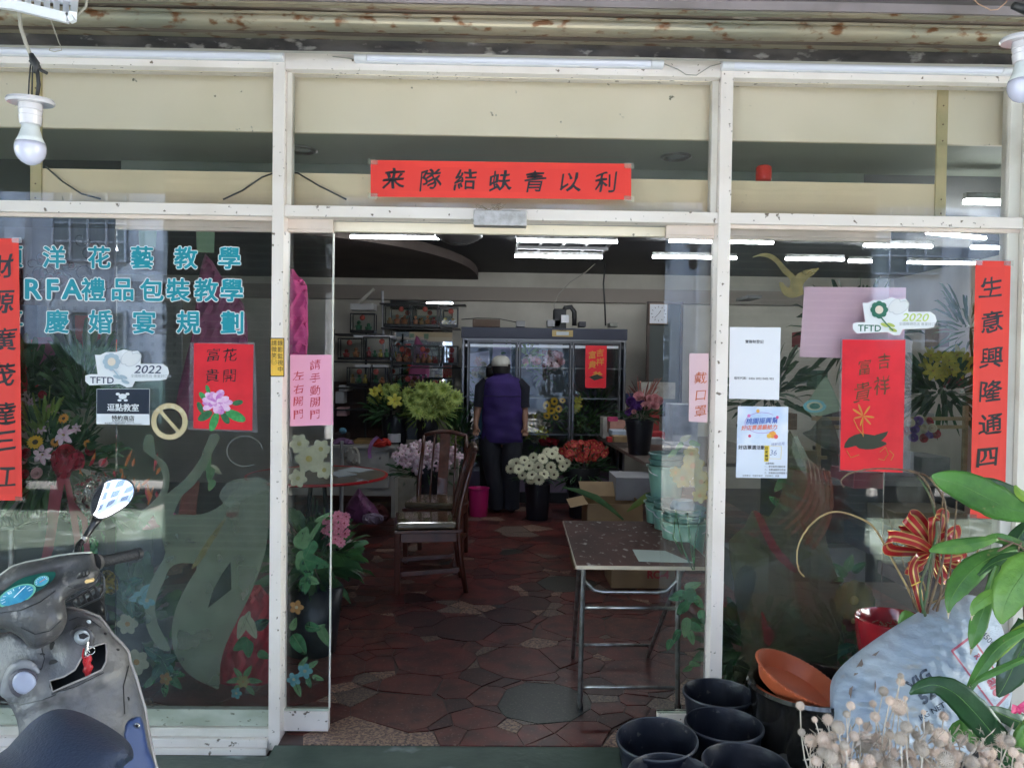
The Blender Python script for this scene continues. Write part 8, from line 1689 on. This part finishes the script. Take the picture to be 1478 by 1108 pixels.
# stand with the big arrangement
ts = thing('display_table', 'black table behind the left window under the flowers', 'table', W(80, 1000, .75)); a = W(-40, 760, .55); c = W(160, 760, .55)
MB().box(a.x, c.x, .5, 1.1, a.z-.03, a.z).build('table_top', blackp, ts); MB().box(a.x+.02, c.x-.02, .55, 1.05, .02, a.z-.031).build('body', mat('soft_black', (.018, .018, .02), .7), ts)
bouq = [(51, 638, .42, 11, sunf), (93, 628, .42, 17, lily_p), (62, 656, .40, 15, lily_p), (55, 683, .38, 9, rosep), (38, 684, .42, 7, roser), (33, 665, .42, 7, rosep), (40, 654, .42, 8, roser), (80, 637, .46, 9, sunf2), (92, 604, .5, 8, sunf2), (132, 650, .48, 8, roser), (126, 640, .5, 6, sunf2), (96, 655, .40, 14, roser), (105, 668, .42, 12, roser), (84, 660, .42, 10, roser), (60, 620, .5, 8, lily_p), (45, 580, .6, 8, lily_p), (74, 590, .6, 7, rosep), (62, 570, .6, 6, roser), (34, 600, .6, 8, roser), (110, 618, .5, 8, lily_p), (150, 668, .5, 7, rosep)]
cen = W(80, 650, .48); t = thing('flower_arrangement', 'large arrangement of pink lilies sunflower and roses behind the left window', 'flower arrangement', cen+Vector((0, 0, -.3))); rs = random.Random(2)
for x, y, Y, s_, me in bouq: put(t, me, W(x, y, Y), s_*mpp(Y), (rs.uniform(-.3, .3), -1, rs.uniform(0, .5)), 'flower', rs)
foliage(t, W(75, 660, .55), (.26, .10, .16), 260, .13, .016, fg1, 'foliage', seed=81); foliage(t, W(62, 610, .55), (.10, .06, .10), 70, .11, .009, fg3, 'foliage', seed=82, up=1.5); foliage(t, W(55, 700, .5), (.14, .06, .08), 90, .10, .014, fg2, 'foliage', seed=83, up=-.5); foliage(t, W(120, 560, .8), (.12, .10, .22), 190, .22, .014, fg1, 'foliage', seed=84, up=1.2); foliage(t, W(40, 560, .8), (.14, .1, .2), 140, .2, .018, fg1, 'foliage', seed=85, up=.8)
wine = mat('wine_ribbon', (.22, .010, .03), .4)
for pts, w_ in (([(88, 690), (80, 730), (72, 780), (64, 812)], .022), ([(96, 690), (104, 730), (112, 780), (112, 810)], .016), ([(100, 720), (122, 750), (126, 800)], .014), ([(76, 700), (72, 740), (74, 790), (66, 815)], .012)):
    MB().strip([W(x, y, .36) for x, y in pts], [w_*.8, w_, w_, w_*.8], Vector((1, 0, .1)), nw=1).build('hanging_ribbon', wine, t, smooth=True)
blob('wine_bow', 'wine red bow under the pink lilies', 'bow', [(74, 660), (86, 650), (98, 654), (112, 648), (122, 658), (120, 676), (104, 680), (96, 700), (84, 690), (76, 678)], .40, mat('wine_satin', (.30, .010, .035), .35, coat=.2), .03, 10, fn=crk(2))
cel = glass_mat('cellophane', (.92, .92, .90), film=.12, filmcol=(.7, .65, .6), wave=40)
cb_ = thing('cellophane_bouquet', 'cellophane wrapped bird of paradise flowers behind the mirror', 'bouquet', W(130, 745, .5))
for P, Y in (([(84, 745), (98, 715), (130, 695), (160, 700), (170, 730), (150, 752), (110, 758)], .42), ([(96, 712), (120, 690), (150, 680), (165, 700), (140, 722), (110, 722)], .45)):
    b = MB(); inflate(b, P, Y, bulge=.03, rad=12, step=5, back=.01, fn=crk(Y*9), smooth=2); b.build('cellophane', cel, cb_, smooth=False)
bop = mat('bird_orange', (.60, .18, .03), .5, col2=(.45, .10, .03), nscale=20); rs = random.Random(8)
for k in range(34):
    x = 100+rs.random()*130; y = 730-rs.random()*60; p = W(x, y, .52+rs.uniform(-.05, .08)); q = p+Vector((rs.uniform(-.02, .04), 0, rs.uniform(.03, .09)))
    MB().strip([p, (p+q)/2, q], [.003, .008, .001], Vector((1, .2, 0)), nw=1, fold=.3).build('orange_petal', bop if k % 3 else roser.materials[0], cb_, smooth=True)
foliage(cb_, W(140, 725, .55), (.16, .06, .08), 90, .12, .012, fg1, 'leaves', seed=90)
blob('green_parcel', 'glossy emerald green parcel under the mirror', 'parcel', [(118, 790), (124, 777), (138, 774), (142, 784), (141, 804), (120, 806)], .5, mat('emerald_foil', (.01, .22, .05), .2, col2=(.0, .12, .03), nscale=40, coat=.6), .02, 6, fn=crk(3)); blob('gold_mesh', 'bundle of gold mesh ribbon behind the scooter grip', 'ribbon', [(146, 828), (152, 822), (164, 826), (172, 848), (160, 858), (148, 850)], .45, mat('gold_mesh', (.35, .24, .02), .3, .6, col2=(.05, .04, .01), nscale=60), .01, 5, fn=crk(5))
# steel framed glass table at the far left edge, outside
st_ = thing('glass_side_table', 'dark glass topped side table with steel leg at the far left edge', 'table', W(0, 860, .3)); a = W(-60, 757, .25); c = W(26, 757, .25)
MB().box(a.x, c.x, .22, .55, a.z-.016, a.z).build('table_top', mat('dark_glass', (.02, .03, .03), .08), st_, bevel=.004); MB().tube([(c.x-.03, .25, a.z-.017), (c.x-.03, .25, .02)], .012, 10).build('leg', chrome, st_, smooth='auto')
MB().box(a.x, c.x-.05, .28, .52, .25, .27).build('lower_shelf', mat('shelf_pale', (.3, .32, .32), .3), st_)
# flower pots low behind the left leaf
t = thing('leafy_tub', 'leafy green tub behind the scooter mirror', 'plant', W(200, 980, .6)); foliage(t, W(195, 900, .62), (.2, .1, .25), 150, .16, .03, fg1, 'leaves', seed=95); MB().lathe([(.0001, 0), (.13, 0), (.17, .3), (.0001, .29)], (W(200, 980, .62).x, .62, 0), 20).build('tub', blkb, t, smooth=True)
